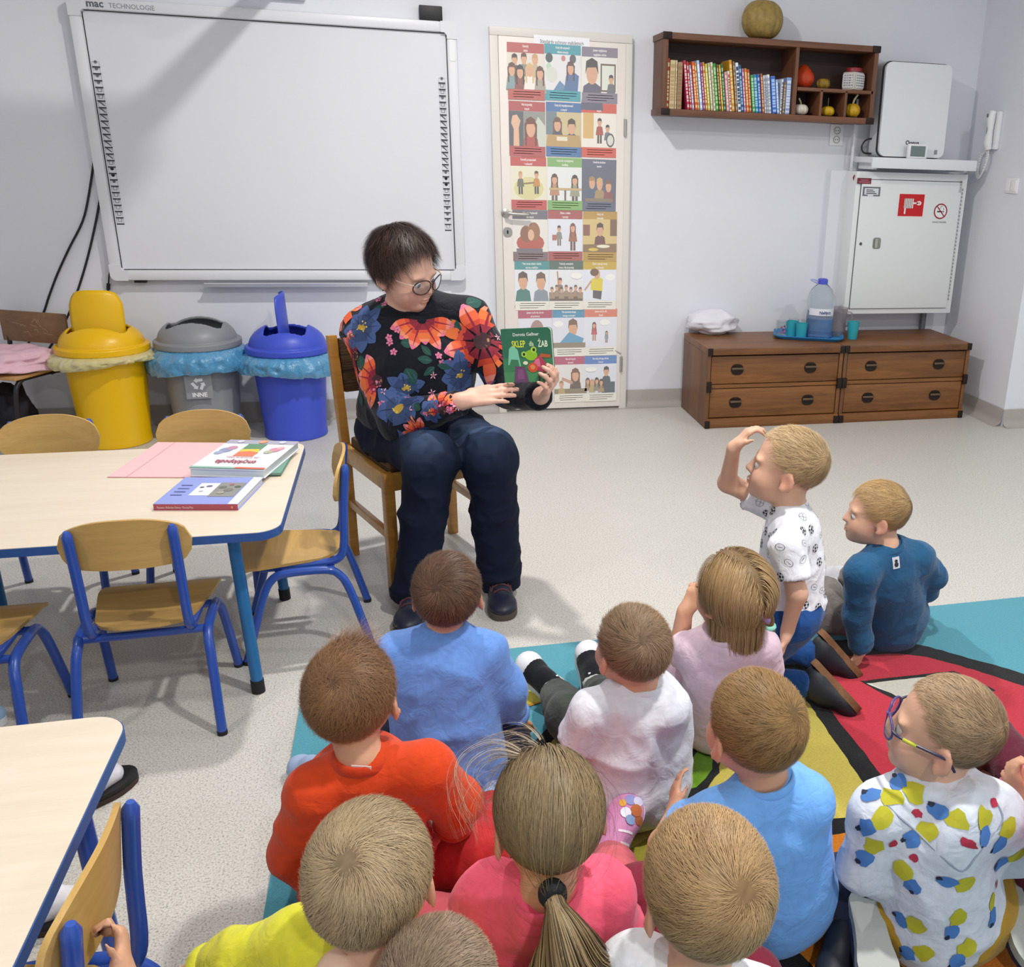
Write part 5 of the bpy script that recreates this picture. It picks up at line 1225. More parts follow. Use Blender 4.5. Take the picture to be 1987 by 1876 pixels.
def fast_mesh(name, P, Q, col=None):
    me = bpy.data.meshes.new(name); k = Q.shape[1]
    me.vertices.add(len(P)); me.vertices.foreach_set('co', P.astype(np.float32).ravel())
    me.loops.add(Q.size); me.loops.foreach_set('vertex_index', Q.astype(np.int32).ravel())
    me.polygons.add(len(Q)); me.polygons.foreach_set('loop_start', np.arange(0, Q.size, k, dtype=np.int32))
    me.update(calc_edges=True); me.validate()
    if col is not None:
        at = me.color_attributes.new('Col', 'FLOAT_COLOR', 'POINT'); at.data.foreach_set('color', np.concatenate([col, np.ones((len(P), 1))], 1).astype(np.float32).ravel())
    return me

def frame(fwd, up):
    """columns: left, forward, up of a body part"""
    f = unit(fwd); l = unit(np.cross(up, f)); u = np.cross(f, l); return np.stack([l, f, u], 1)
def hand_prims(F, w, d, pn, th, s, curl=.35, spread=.06, thumb=.5, k=.004):
    """palm and five fingers: w wrist, d pointing, pn palm side, th thumb side; s hand length"""
    d = unit(d); pn = unit(pn-d*np.dot(pn, d)); th = unit(np.cross(d, pn)*np.sign(np.dot(np.cross(d, pn), th) or 1))
    pl = s*.5; r0 = s*.053; hw = s*.215
    cu = curl if hasattr(curl, '__len__') else (curl,)*4
    for i, o in enumerate((1.5, .5, -.5, -1.5)):
        kn = w+d*pl*(1, 1.04, 1.0, .92)[i]+th*o*hw*.5
        F.rc(w+th*o*hw*.28+d*s*.04, kn, r0*1.45, r0*1.15, .01)
    F.rc(w-d*s*.08, w+d*s*.1, s*.125, s*.12, .012)
    for i, o in enumerate((1.5, .5, -.5, -1.5)):
        L = s*(.43, .48, .44, .34)[i]; p = w+d*pl*(1, 1.04, 1.0, .92)[i]+th*o*hw*.5; a = cu[i]*.6
        dr_ = unit(d+th*spread*o)
        for seg, fr in enumerate((.46, .3, .24)):
            dd = dr_*math.cos(a)+pn*math.sin(a); q = p+dd*L*fr
            F.rc(p, q, r0*(1, .92, .84)[seg]*(1, 1.03, 1, .88)[i], r0*(.92, .84, .74)[seg]*(1, 1.03, 1, .88)[i], k); p = q; a += cu[i]*(1.0, .7, 0)[seg]
    b = w+d*s*.14+th*hw*.72; td = unit(d*.75+th*thumb*1.1+pn*.25); q = b+td*s*.22
    F.rc(w+d*s*.05+th*hw*.4, b, r0*1.5, r0*1.5, .012); F.rc(b, q, r0*1.4, r0*1.05, .008); F.rc(q, q+unit(td+d*.25+pn*.15)*s*.17, r0*1.05, r0*.85, k)
def head_prims(F, c, R, s, age='child', ears=True, mouth=0.0):
    W = lambda x, y, z: c+R @ (V(x, y, z)*s)
    e = lambda p, r, k=.02, op='u': F.el(W(*p), np.asarray(r)*s, R, k*s, op)
    e((0, -.008, .018), (.0705, .0865, .0775)); e((0, .028, -.035), (.057, .055, .06), .03); e((0, .034, -.068), (.042, .038, .034), .03)
    for q in (-1, 1): e((q*.032, .054, -.045), (.025, .022, .024), .025)
    e((0, .066, -.086), (.019, .016, .014), .02)
    F.rc(W(0, .082, -.006), W(0, .0945, -.032), .0055*s, .0085*s, .012*s)
    for q in (-1, 1):
        e((q*.0095, .0865, -.0355), (.0065, .007, .006), .006); e((q*.028, .073, .006), (.02, .009, .006), .014)
        e((q*.029, .0895, -.0135), (.0135, .009, .0062), .007, 's')
    e((0, .0865, -.0575), (.0165, .0075, .0042), .004); e((0, .0855, -.0655), (.0145, .0075, .005), .004); e((0, .0965, -.0615), (.018, .008, .0011+mouth*.004), .003, 's')
    if ears:
        for q in (-1, 1):
            Re = R @ np.array(Matrix.Rotation(q*.35, 3, 'Z')) @ np.array(Matrix.Rotation(-.15, 3, 'X'))
            F.el(W(q*.074, -.006, -.02), V(.0075, .0185, .0285)*s, Re, .006*s); F.el(W(q*.0815, .0, -.017), V(.006, .0105, .017)*s, Re, .004*s, 's'); F.el(W(q*.076, .004, -.04), V(.006, .008, .01)*s, Re, .006*s)
def eyes(parent, c, R, s, iris='#4a5a6a'):
    W = lambda x, y, z: c+R @ (V(x, y, z)*s)
    for q in (-1, 1):
        o = MB().ell(W(q*.029, .0695, -.0125), (.0122*s,)*3, 16, 10).build('eye', mat('eye_white', '#cdc4bc', .25), parent, auto=None)
        d = unit(R @ V(0, 1, -.12)); e = W(q*.029, .0695, -.0125)+d*.0098*s
        MB().ell(e, (.0066*s, .0066*s, .0032*s), 14, 8, M=np.stack([R[:, 0], np.cross(d, R[:, 0]), d], 1)).build('iris', mat('iris_'+iris[1:], iris, .2), o, auto=None)

# ------------------------------------------------------------------ hair: scalp shell plus combed strands
CR_C, CR_R = V(0, -.008, .018), V(.0705, .0865, .0775)
def hairline(az, p):
    """lowest hair elevation (radians) for azimuth from the front, 0..pi"""
    k = np.array([0, .7, 1.05, 1.35, 1.55, 1.8, 2.2, 2.6, math.pi]); v = np.radians(np.array(p, float)); return np.interp(az, k, v)
HL_BOY = (38, 34, 22, -2, -12, -30, -42, -46, -46); HL_GIRL = (36, 30, 14, -8, -16, -34, -46, -50, -50); HL_WOM = (47, 42, 24, 0, -10, -34, -46, -50, -50)
def make_hair(name, parent, c, R, s, col, tip, style, N=12000, length=.03, th=.006, seed=0, whorl=(0.15, -.75, .65), hl=HL_BOY, lift=.25, width=.00038, fade=None, swirl=.5, skin='#c79a7c', tie=None, label=None, flyaway=.0, part=0.0):
    rg = np.random.default_rng(seed); ctr = CR_C
    def surf(D, off):
        """point on the scalp ellipsoid (head units) along direction D, pushed out by off"""
        t = 1/np.sqrt(((D/CR_R)**2).sum(1)); return ctr+D*(t+off)[:, None]
    def elaz(D):
        return np.arcsin(np.clip(D[:, 2], -1, 1)), np.abs(np.arctan2(D[:, 0], D[:, 1]))
    cl, ct = np.array(lin(col)), np.array(lin(tip)); sk = np.array(lin(skin))
    # shell
    n, m = 84, 56; D = [(0, 0, 1)]
    for i in range(1, m):
        t = math.pi*i/m
        for j in range(n): a = 2*math.pi*j/n; D.append((math.sin(t)*math.cos(a), math.sin(t)*math.sin(a), math.cos(t)))
    D.append((0, 0, -1)); D = np.array(D); el, az = elaz(D); mk = el-hairline(az, hl); mk = mk+.05*(vnoise(D, 9, seed)-.5)
    w = np.clip(mk/.22, 0, 1); w = w*w*(3-2*w); off = np.where(mk > 0, -.001+th*.75*w, -.02)
    if style in ('bob',): off = off+np.where(mk > 0, .008*np.clip(-el, 0, 1)*0+.004, 0)
    off = off+th*.25*(ridged(D, 14, seed+2)-.5)*w
    P = surf(D, off/1.0); f = [(0, 1+j, 1+(j+1) % n) for j in range(n)]
    tri = [(0, 1+j, 1+(j+1) % n) for j in range(n)]
    for i in range(m-2):
        for j in range(n):
            a, b, c2, d2 = 1+i*n+j, 1+i*n+(j+1) % n, 1+(i+1)*n+(j+1) % n, 1+(i+1)*n+j; tri += [(a, d2, c2), (a, c2, b)]
    L_ = len(D)-1; tri += [(L_, 1+(m-2)*n+(j+1) % n, 1+(m-2)*n+j) for j in range(n)]
    tri = np.array(tri); keep = (mk[tri] > -.12).any(1); tri = tri[keep]
    fd = np.zeros(len(D))
    if fade is not None: fd = np.clip((math.radians(fade)-el)/.5, 0, 1)*.55*np.clip((az-.5)/.5, 0, 1)
    shade = (.62+.3*vnoise(D, 16, seed+4))[:, None]
    vc = (cl*(1-.25)+ct*.25)*shade; vc = vc*(1-fd[:, None])+sk*fd[:, None]*.8
    allP = [P]; allQ = [tri]; allC = [vc]; base = len(P)
    # strands
    Dr = rg.normal(size=(N*3, 3))
    if style in ('short', 'tuft'): nw = N//6; Dr[:nw] = unit(V(*whorl))[None]+rg.normal(size=(nw, 3))*.16
    Dr /= np.linalg.norm(Dr, axis=1)[:, None]; el, az = elaz(Dr); mk = el-hairline(az, hl)
    ok = mk > .02*rg.random(len(Dr)); Dr = Dr[ok][:N]; mk = mk[ok][:N]; el = el[ok][:N]; az = az[ok][:N]; N = len(Dr)
    wv = unit(V(*whorl)); wp = surf(wv[None], np.zeros(1))[0]
    seg = {'short': 2, 'pony': 9, 'bob': 10, 'tuft': 4}[style]
    Ls = length*(.6+.8*rg.random(N)); rnd = rg.random(N)
    if style == 'short' and fade is not None: Ls *= np.clip(1-.75*np.clip((math.radians(fade)-el)/.4, 0, 1)*np.clip((az-.4)/.4, 0, 1), .2, 1)
    p = surf(Dr, np.full(N, th*.3)); pts = [p.copy()]; nrm = [Dr.copy()]
    lf = lift*(.4+1.2*rg.random(N)); clump = np.stack([vnoise(Dr, 11, seed+20+a)-.5 for a in range(3)], 1); jit = rg.normal(size=(N, 3))*.1+clump*1.1; tone = .78+.44*vnoise(Dr, 9, seed+30)*1.0
    if style == 'tuft':
        up_ = np.exp(-(((Dr-unit(V(.1, .35, .95)))**2).sum(1))/.12); Ls = Ls*(1+.9*up_); lf = lf*(.4+1.5*up_)
    fly = rg.random(N) < flyaway
    for i in range(seg):
        if style == 'tuft': jit = jit*.6+rg.normal(size=(N, 3))*.3
        q = p-ctr; Dn_ = q/np.linalg.norm(q, axis=1)[:, None]; nn = (q/CR_R**2); nn /= np.linalg.norm(nn, axis=1)[:, None]
        if style in ('short', 'tuft'):
            d = p-wp; d = d/(np.linalg.norm(d, axis=1)[:, None]+1e-5); d = d+swirl*np.cross(nn, d)+jit*(.8 if style == 'short' else 1.4)
        elif style == 'pony':
            d = np.asarray(tie)-p; d = d/(np.linalg.norm(d, axis=1)[:, None]+1e-5); d = d+jit*.12
        else:
            d = np.stack([np.sign(p[:, 0]-part)*.55*np.clip((p[:, 2]-.02)/.06, 0, 1), -.25*np.clip((p[:, 2]-.03)/.06, 0, 1)*np.ones(N)-.1, -np.ones(N)*.8], 1)+jit*.12
        d = d-nn*(d*nn).sum(1)[:, None]*(1 if style != 'bob' else (p[:, 2] > -.045)[:, None]); d /= np.linalg.norm(d, axis=1)[:, None]+1e-6
        if style == 'pony': st = np.minimum(np.linalg.norm(np.asarray(tie)-p, axis=1), .028)[:, None]
        else: st = (Ls/seg)[:, None]
        p2 = p+d*st; q = p2-ctr; ln = np.linalg.norm(q, axis=1); Dn_ = q/ln[:, None]
        r_s = 1/np.sqrt(((Dn_/CR_R)**2).sum(1)); o = th*(.62+.4*(rnd))+lf*Ls*((i+1)/seg)**1.6*(.55 if style == 'short' else 1 if style == 'tuft' else .12)+(th*.5+.003)*(style == 'bob')
        if style == 'pony': o = th*(.75+.45*rnd)+np.where(fly, .02*math.sin((i+1)/seg*math.pi)*(1+rnd), 0)
        tgt = r_s+o
        if style == 'bob':
            hang = p2[:, 2] < -.045; newl = np.where(hang, np.maximum(ln, tgt*.995), tgt); p2 = ctr+Dn_*newl[:, None]
            p2[hang, 2] = p[hang, 2]-(Ls/seg)[hang]*.97; p2[:, 2] = np.maximum(p2[:, 2], -.108-.014*rnd); inw = np.clip((-.075-p2[:, 2])/.04, 0, 1)*.004; p2[:, :2] -= Dn_[:, :2]*inw[:, None]
        else: p2 = ctr+Dn_*tgt[:, None]
        p = p2; pts.append(p.copy()); nrm.append(Dn_.copy())
    pts = np.stack(pts, 1); nrm = np.stack(nrm, 1); T = np.gradient(pts, axis=1); B = np.cross(nrm, T); B /= np.linalg.norm(B, axis=2)[:, :, None]+1e-9
    ww = width/s*np.linspace(1, .25, seg+1)[None, :, None]*(.7+.6*rnd)[:, None, None]
    A = pts-B*ww; Bq = pts+B*ww; SP = np.stack([A, Bq], 2).reshape(-1, 3); k = seg+1
    bi = (np.arange(N)*k*2)[:, None]+(np.arange(seg)*2)[None, :]; bi = bi.reshape(-1)+base
    tri2 = np.concatenate([np.stack([bi, bi+1, bi+3], 1), np.stack([bi, bi+3, bi+2], 1)])
    mixv = np.clip(rnd*.75+.25*np.linspace(0, 1, k)[None, :].repeat(N, 0).T, 0, 1).T
    sc_ = (cl[None, None]*(1-mixv[:, :, None])+ct[None, None]*mixv[:, :, None])*(.86+.22*rg.random(N))[:, None, None]*tone[:, None, None]
    if fade is not None:
        fdn = np.clip((math.radians(fade)-el)/.5, 0, 1)*.4*np.clip((az-.5)/.5, 0, 1); sc_ = sc_*(1-fdn[:, None, None])+sk*.75*fdn[:, None, None]
    allP.append(SP); allQ.append(tri2); allC.append(np.repeat(sc_, 2, axis=1).reshape(-1, 3) if False else np.stack([sc_, sc_], 2).reshape(-1, 3))
    P = np.concatenate(allP); P = c+(P*s) @ R.T
    me = fast_mesh(name, P, np.concatenate(allQ), np.concatenate(allC))
    return link_mesh(name, me, mat('hair_strands', '#ffffff', .48, vcol=True, spec=.35), parent, True, label=label)
def strand_bundle(name, parent, paths, N, spread, col, tip, seed=0, width=.0016, m=None):
    """loose hair along a curve: paths = list of 3d points, spread = radius along it"""
    rg = np.random.default_rng(seed); C_ = np.array(smooth_pts(paths, 5)); k = len(C_); T = np.gradient(C_, axis=0); T /= np.linalg.norm(T, axis=1)[:, None]
    up = V(0, 0, 1); A = np.cross(T, up); A /= np.linalg.norm(A, axis=1)[:, None]+1e-6; B = np.cross(T, A)
    sp = np.interp(np.linspace(0, 1, k), np.linspace(0, 1, len(spread)), spread)
    ang = rg.random(N)*2*math.pi; rad = np.sqrt(rg.random(N)); ph = rg.random((N, 2))*6; wob = rg.random(N)
    t = np.linspace(0, 1, k)[None]; oa = np.cos(ang)[:, None]*rad[:, None]*sp[None]+.006*wob[:, None]*np.sin(t*7+ph[:, :1])*t; ob = np.sin(ang)[:, None]*rad[:, None]*sp[None]+.006*wob[:, None]*np.sin(t*6+ph[:, 1:])*t
    P = C_[None]+A[None]*oa[:, :, None]+B[None]*ob[:, :, None]
    cut = (rg.random(N)*.3+.7)[:, None]; 
    P = np.stack([np.stack([np.interp(t[0]*c_, t[0], P[i, :, a]) for a in range(3)], 1) for i, c_ in enumerate(cut[:, 0])])
    Tt = np.gradient(P, axis=1); out = np.cos(ang)[:, None, None]*A[None]+np.sin(ang)[:, None, None]*B[None]; Bn = np.cross(out, Tt); Bn /= np.linalg.norm(Bn, axis=2)[:, :, None]+1e-9
    w = width*np.linspace(1, .4, k)[None, :, None]; SP = np.stack([P-Bn*w, P+Bn*w], 2).reshape(-1, 3)
    bi = ((np.arange(N)*k*2)[:, None]+(np.arange(k-1)*2)[None]).reshape(-1); Q = np.concatenate([np.stack([bi, bi+1, bi+3], 1), np.stack([bi, bi+3, bi+2], 1)])
    cl, ct = np.array(lin(col)), np.array(lin(tip)); mx = rg.random(N)[:, None, None]; cc = (cl*(1-mx)+ct*mx)*(.6+.6*rg.random(N))[:, None, None]*np.ones((1, k, 1))
    me = fast_mesh(name, SP, Q, np.stack([cc, cc], 2).reshape(-1, 3)); return link_mesh(name, me, mat('hair_strands', '#ffffff', vcol=True), parent, True)

# ------------------------------------------------------------------ clothes print laid onto a curved surface
class Decal:
    def __init__(s, P, Q): s.t = BVHTree.FromPolygons([tuple(p) for p in P], [tuple(q) for q in Q]); s.mb = MB(); s.k = 0
    def hit(s, px, py):
        d = ray(px, py); r = s.t.ray_cast(Vector(CO), Vector(unit(d))); return (V(*r[0]), V(*r[1])) if r[0] is not None else (None, None)
    def at(s, c, n, up=None, rot=0.0):
        s.c = c; s.n = unit(n); up = V(0, 0, 1) if up is None else up
        ex = unit(np.cross(up, s.n)+1e-6); ey = np.cross(s.n, ex); a, b = math.cos(rot), math.sin(rot); s.ex = ex*a+ey*b; s.ey = -ex*b+ey*a; return s
    def grid(s, U, col):
        """U: array (a, b, 2) of plane points, draped on the surface; col: colour or function(i)"""
        s.k = (s.k+1) % 7; lift = .0012+.0003*s.k; a, b = U.shape[:2]; pts = np.zeros((a, b, 3)); ok = np.zeros((a, b), bool)
        for i in range(a):
            for j in range(b):
                q = s.c+s.ex*U[i, j, 0]+s.ey*U[i, j, 1]; r = s.t.ray_cast(Vector(q+s.n*.05), Vector(-s.n), .11)
                if r[0] is not None and np.dot(V(*r[1]), s.n) > .1: pts[i, j] = V(*r[0])+V(*r[1])*lift; ok[i, j] = True
        vs = pts.reshape(-1, 3); by = {}
        for i in range(a-1):
            for j in range(b-1):
                if ok[i, j] and ok[i+1, j] and ok[i, j+1] and ok[i+1, j+1]:
                    q = (i*b+j, (i+1)*b+j, (i+1)*b+j+1, i*b+j+1)
                    if np.linalg.norm(pts[i, j]-pts[i+1, j+1]) < .03: by.setdefault(col(i/(a-1)) if callable(col) else col, []).append(q)
        for c_, f in by.items(): s.mb.add(vs, f, c_)
        return s
    def petal(s, ang, r0, r1, w, col, n=7, m=4, x=0.0, y=0.0, tip=.55):
        d = np.array([math.cos(ang), math.sin(ang)]); e = np.array([-d[1], d[0]]); U = np.zeros((n, m, 2))
        for i in range(n):
            t = i/(n-1); hw = w*(math.sin(math.pi*min(1, t**tip*.92+.04)))
            for j in range(m): U[i, j] = np.array([x, y])+d*(r0+(r1-r0)*t)+e*hw*(-1+2*j/(m-1))
        return s.grid(U, col)
    def disc(s, r, col, x=0.0, y=0.0, n=10, m=3, ry=None):
        U = np.zeros((m, n+1, 2)); ry = ry or r
        for i in range(m):
            for j in range(n+1): a = 2*math.pi*j/n; q = .02+.98*i/(m-1); U[i, j] = (x+q*r*math.cos(a), y+q*ry*math.sin(a))
        return s.grid(U[::-1], col)
    def ring(s, r0, r1, col, x=0.0, y=0.0, n=16, ry=1.0):
        U = np.zeros((2, n+1, 2))
        for i, q in enumerate((r1, r0)):
            for j in range(n+1): a = 2*math.pi*j/n; U[i, j] = (x+q*math.cos(a), y+q*ry*math.sin(a))
        return s.grid(U, col)
    def strip(s, pts, w, col):
        P = np.array([p[:2] for p in pts], float); T = np.gradient(P, axis=0); T /= np.linalg.norm(T, axis=1)[:, None]; N = np.stack([-T[:, 1], T[:, 0]], 1)
        return s.grid(np.stack([P+N*w/2, P-N*w/2], 1), col)
    def build(s, name, parent, m=None): 
        return s.mb.build(name, m or mat('textile_print', '#ffffff', .8, vcol=True), parent, smooth=True, auto=None)

# lids of the waste bins: thin domes with a smooth-edged opening
for (t, c, H, Rl, dome, ow, ol, fa, lidm) in LIDS:
    c = V(*c); F = Field(c+V(-Rl-.03, -Rl-.03, H-.03), c+V(Rl+.03, Rl+.03, H+dome+.06), .005)
    F.el(c+V(0, 0, H+.02), (Rl-.02, Rl-.02, dome+.005), None, 0)
    X, Y, Z = F.ax[0][:, None, None]-c[0], F.ax[1][None, :, None]-c[1], F.ax[2][None, None, :]-c[2]; rr = np.sqrt(X*X+Y*Y)
    rim = np.maximum(rr-Rl, np.abs(Z-H-.006)-.017)
    F.F = np.minimum(F.F, rim.astype(np.float32)+0*Z.astype(np.float32))
    F.el(c+V(0, 0, H+.016), (Rl-.03, Rl-.03, dome-.004), None, 0, 's')
    F.F = np.maximum(F.F, -(np.maximum(rr-Rl+.03, Z-H-.02)).astype(np.float32)); F.F = np.maximum(F.F, (H-.012-Z).astype(np.float32)+0*X.astype(np.float32))
    lx = X*math.cos(fa)+Y*math.sin(fa); ly = -X*math.sin(fa)+Y*math.cos(fa)
    qx, qy = np.abs(lx)-(ow-.03), np.abs(ly)-(ol-.03); d2 = np.sqrt(np.maximum(qx, 0)**2+np.maximum(qy, 0)**2)+np.minimum(np.maximum(qx, qy), 0)-.035
    hole = np.maximum(d2, H+.045-Z); F.F = np.maximum(F.F, -hole.astype(np.float32))
    P, Q = F.mesh(1); link_mesh('lid', fast_mesh('lid', P, Q), lidm, t, True)
# ------------------------------------------------------------------ a child (or adult) from joints
SKIN = mat('skin', '#ffffff', .5, vcol=True, sss=.15, spec=.35, bump=.1, bscale=300, bdist=.0006)
def cloth_mat(name, col, rough=.85, var=.06, bump=.25, bscale=500):
    new = 'cloth_'+name not in MATS
    m = mat('cloth_'+name, col, rough, var=var, vscale=60, bump=bump, bscale=bscale, bdist=.0015, spec=.2, sheen=.15)
    if new:
        nt = m.node_tree; L = nt.links.new; b0 = [n for n in nt.nodes if n.type == 'BUMP'][0]
        n = nt.nodes.new('ShaderNodeTexNoise'); n.inputs['Scale'].default_value = 1; n.inputs['Detail'].default_value = 2; n.inputs['Distortion'].default_value = 1.2
        L(_coord(nt, 24), n.inputs['Vector']); b = nt.nodes.new('ShaderNodeBump'); b.inputs['Strength'].default_value = .5; b.inputs['Distance'].default_value = .008
        L(n.outputs['Fac'], b.inputs['Height']); L(b.outputs['Normal'], b0.inputs['Normal'])
    return m
def mixp(a, b, t): return a+(b-a)*t
def part_mesh(name, F, m, parent, fold=0.0, freq=9.0, seed=0, stretch=(1, 1, 1), relax=1, col=None, label=None, ret=False):
    P, Q = F.mesh(relax)
    if fold: P = folds(P, Q, fold*1.7, freq, seed, stretch)
    c = None
    if col is not None: c = col(P)
    me = fast_mesh(name, P, Q, c); o = link_mesh(name, me, m, parent, True, label=label)
    return (o, P, Q) if ret else o
def bounds(pts, pad): a = np.array(pts); return a.min(0)-pad, a.max(0)+pad
def shoe(parent, heel, toe, up, wd, m, sole, style='sneaker', sock=None, label=None, name='shoe', h=.0055):
    """shoe from heel to toe points on the sole plane"""
    heel, toe = V(*heel), V(*toe); d = toe-heel; L = np.linalg.norm(d); d /= L; up = unit(up-d*np.dot(up, d)); s = np.cross(d, up)
    lo, hi = bounds([heel, toe, heel+up*.11, toe+up*.05], .07); F = Field(lo, hi, h)
    R = np.stack([s, d, up], 1)
    F.el(heel+d*L*.72+up*.026, (wd*.5, L*.3, .033), R, .0); F.el(heel+d*L*.28+up*.035, (wd*.42, L*.27, .042), R, .03)
    F.rc(heel+d*L*.26+up*.04, heel+d*L*.24+up*.085, wd*.36, wd*.33, .02, cut=True)
    F.el(heel+d*L*.46+up*.048, (wd*.37, L*.24, .036), R, .02); F.half(heel+up*.012, -up)
    o = part_mesh('shoe' if name is None else name, F, m, parent, label=label)
    pol = [(wd*.5*x, y*L) for x, y in ((-.62, .02), (-.8, .12), (-.78, .35), (-.85, .55), (-1.0, .72), (-.9, .88), (-.55, .98), (0, 1.01), (.55, .98), (.9, .88), (1.0, .72), (.85, .55), (.78, .35), (.8, .12), (.62, .02), (0, -.02))]
    pol = [tuple(q[:2]) for q in smooth_pts([(x, y, 0) for x, y in pol], 2, True)][::-1]
    so = MB(); so.prism(pol, heel, s, d, .02 if np.dot(np.cross(s, d), up) > 0 else -.02)
    so.build('sole', sole, o, auto=50)
    return o
def person(label, J, look, clothes):
    """J: joints in world coordinates. look: skin, hair, head frame. clothes: list of builders"""
    s = look.get('hs', 1.0); hc = J['head']; R = frame(look['hf'], look.get('hu', V(0, 0, 1)))
    base = V(J['pelvis'][0], J['pelvis'][1], 0)
    root = thing('person', label, 'person', base, group=None)
    pts = [hc+R @ (V(x, y, z)*s*.12) for x in (-1, 1) for y in (-1, 1) for z in (-1, 1)]+[J[k] for k in J if k != 'head' and not isinstance(J[k], dict)]
    ad = look.get('adult', False); b = look.get('build', 1.0); hz = look.get('hand', .105)
    lo, hi = bounds(pts, .09 if not ad else .13); lo[2] = max(lo[2], .0125)
    F = Field(lo, hi, look.get('h', .007), look.get('fine'))
    head_prims(F, hc, R, s, mouth=look.get('mouth', 0))
    TF = frame(J['front'], J['neck']-J['pelvis'])
    r = b
    if not ad:
        F.rc(hc+R @ (V(0, -.018, -.045)*s), J['neck'], .037*s, .04*s, .025)
        F.el(mixp(J['pelvis'], J['neck'], .66), V(.1, .075, .12)*r, TF, .04); F.el(mixp(J['pelvis'], J['neck'], .3), V(.095, .08, .12)*r, TF, .04); F.el(J['pelvis'], V(.1, .085, .08)*r, TF, .04)
        AR = (.036, .031, .029, .021); LR = (.056, .044, .042, .026)
    else:
        F.rc(hc+R @ (V(0, -.02, -.05)*s), J['neck'], .05, .056, .03)
        F.el(mixp(J['pelvis'], J['neck'], .64), V(.18, .125, .2)*r, TF, .06); F.el(mixp(J['pelvis'], J['neck'], .28), V(.175, .14, .18)*r, TF, .06); F.el(J['pelvis'], V(.19, .15, .12)*r, TF, .06)
        AR = (.055, .045, .042, .03); LR = (.09, .068, .062, .042)
    G = Field(lo, hi, look.get('h', .007), look.get('fine'))
    for q in ('L', 'R'):
        G.rc(mixp(J['neck'], J['sh'+q], .25), J['sh'+q], (.033 if not ad else .05)*r, AR[0]*1.0*r, .03)
        G.rc(J['sh'+q], J['el'+q], AR[0]*r, AR[1]*r, .02); G.rc(J['el'+q], J['wr'+q], AR[2]*r, AR[3]*r, .015)
        hd_ = look.get('hand'+q)
        if hd_: hand_prims(G, J['wr'+q]+unit(hd_[0])*hz*.06, V(*hd_[0]), V(*hd_[1]), V(*hd_[2]), hz, *hd_[3:])
        else: hand_prims(G, J['wr'+q], J['wr'+q]-J['el'+q], V(0, 0, -1)+.01, TF[:, 0]*(-1 if q == 'L' else 1), hz)
        F.rc(J['hip'+q], J['kn'+q], LR[0]*r, LR[1]*r, .03); F.rc(J['kn'+q], J['an'+q], LR[2]*r, LR[3], .02)
        F.rc(J['an'+q], mixp(J['an'+q], J['to'+q], .8)-J.get('up'+q, V(0, 0, 1))*.012, .02, .012, .01)
    F.F = np.minimum(F.F, G.F); del G
    sk = np.array(lin(look['skin'])); lip = np.array(lin(look.get('lip', '#b5736a'))); red = np.array(lin(look.get('blush', '#d08a72')))
    lp = hc+R @ (V(0, .089, -.0615)*s)
    def colf(P):
        q = (P-lp) @ R; w = np.exp(-((q[:, 0]/(.014*s))**2+(q[:, 1]/(.012*s))**2+(q[:, 2]/(.006*s))**2))
        e = ((P-hc) @ R)/s; we = np.exp(-(((np.abs(e[:, 0])-.078)/.012)**2+((e[:, 2]+.02)/.03)**2))*.5+.35*np.exp(-(((np.abs(e[:, 0])-.035)/.02)**2+((e[:, 1]-.07)/.02)**2+((e[:, 2]+.04)/.02)**2))
        br = np.exp(-(((np.abs(e[:, 0])-.03)/.016)**4+((e[:, 2]-.0045-.1*(.03-np.abs(e[:, 0]))*0)/.0038)**2))*(e[:, 1] > .05)*look.get('brow', .32)
        c = sk[None]*(.95+.1*vnoise(P, 40, 3))[:, None]; c = c*(1-we[:, None])+red*we[:, None]; c = c*(1-.8*w[:, None])+lip*.8*w[:, None]; hcol = np.array(lin(look['hair'][0])); return c*(1-br[:, None])+hcol*br[:, None]
    part_mesh('body', F, SKIN, root, col=colf)
    eyes(root, hc, R, s, look.get('iris', '#5a6a78'))
    hk = dict(look.get('hk', {})); make_hair('hair', root, hc, R, s, look['hair'][0], look['hair'][1], look.get('style', 'short'), skin=look['skin'], **hk)
    out = {'root': root, 'R': R, 'TF': TF, 's': s}
    for fn in clothes: fn(root, J, TF, out)
    return out
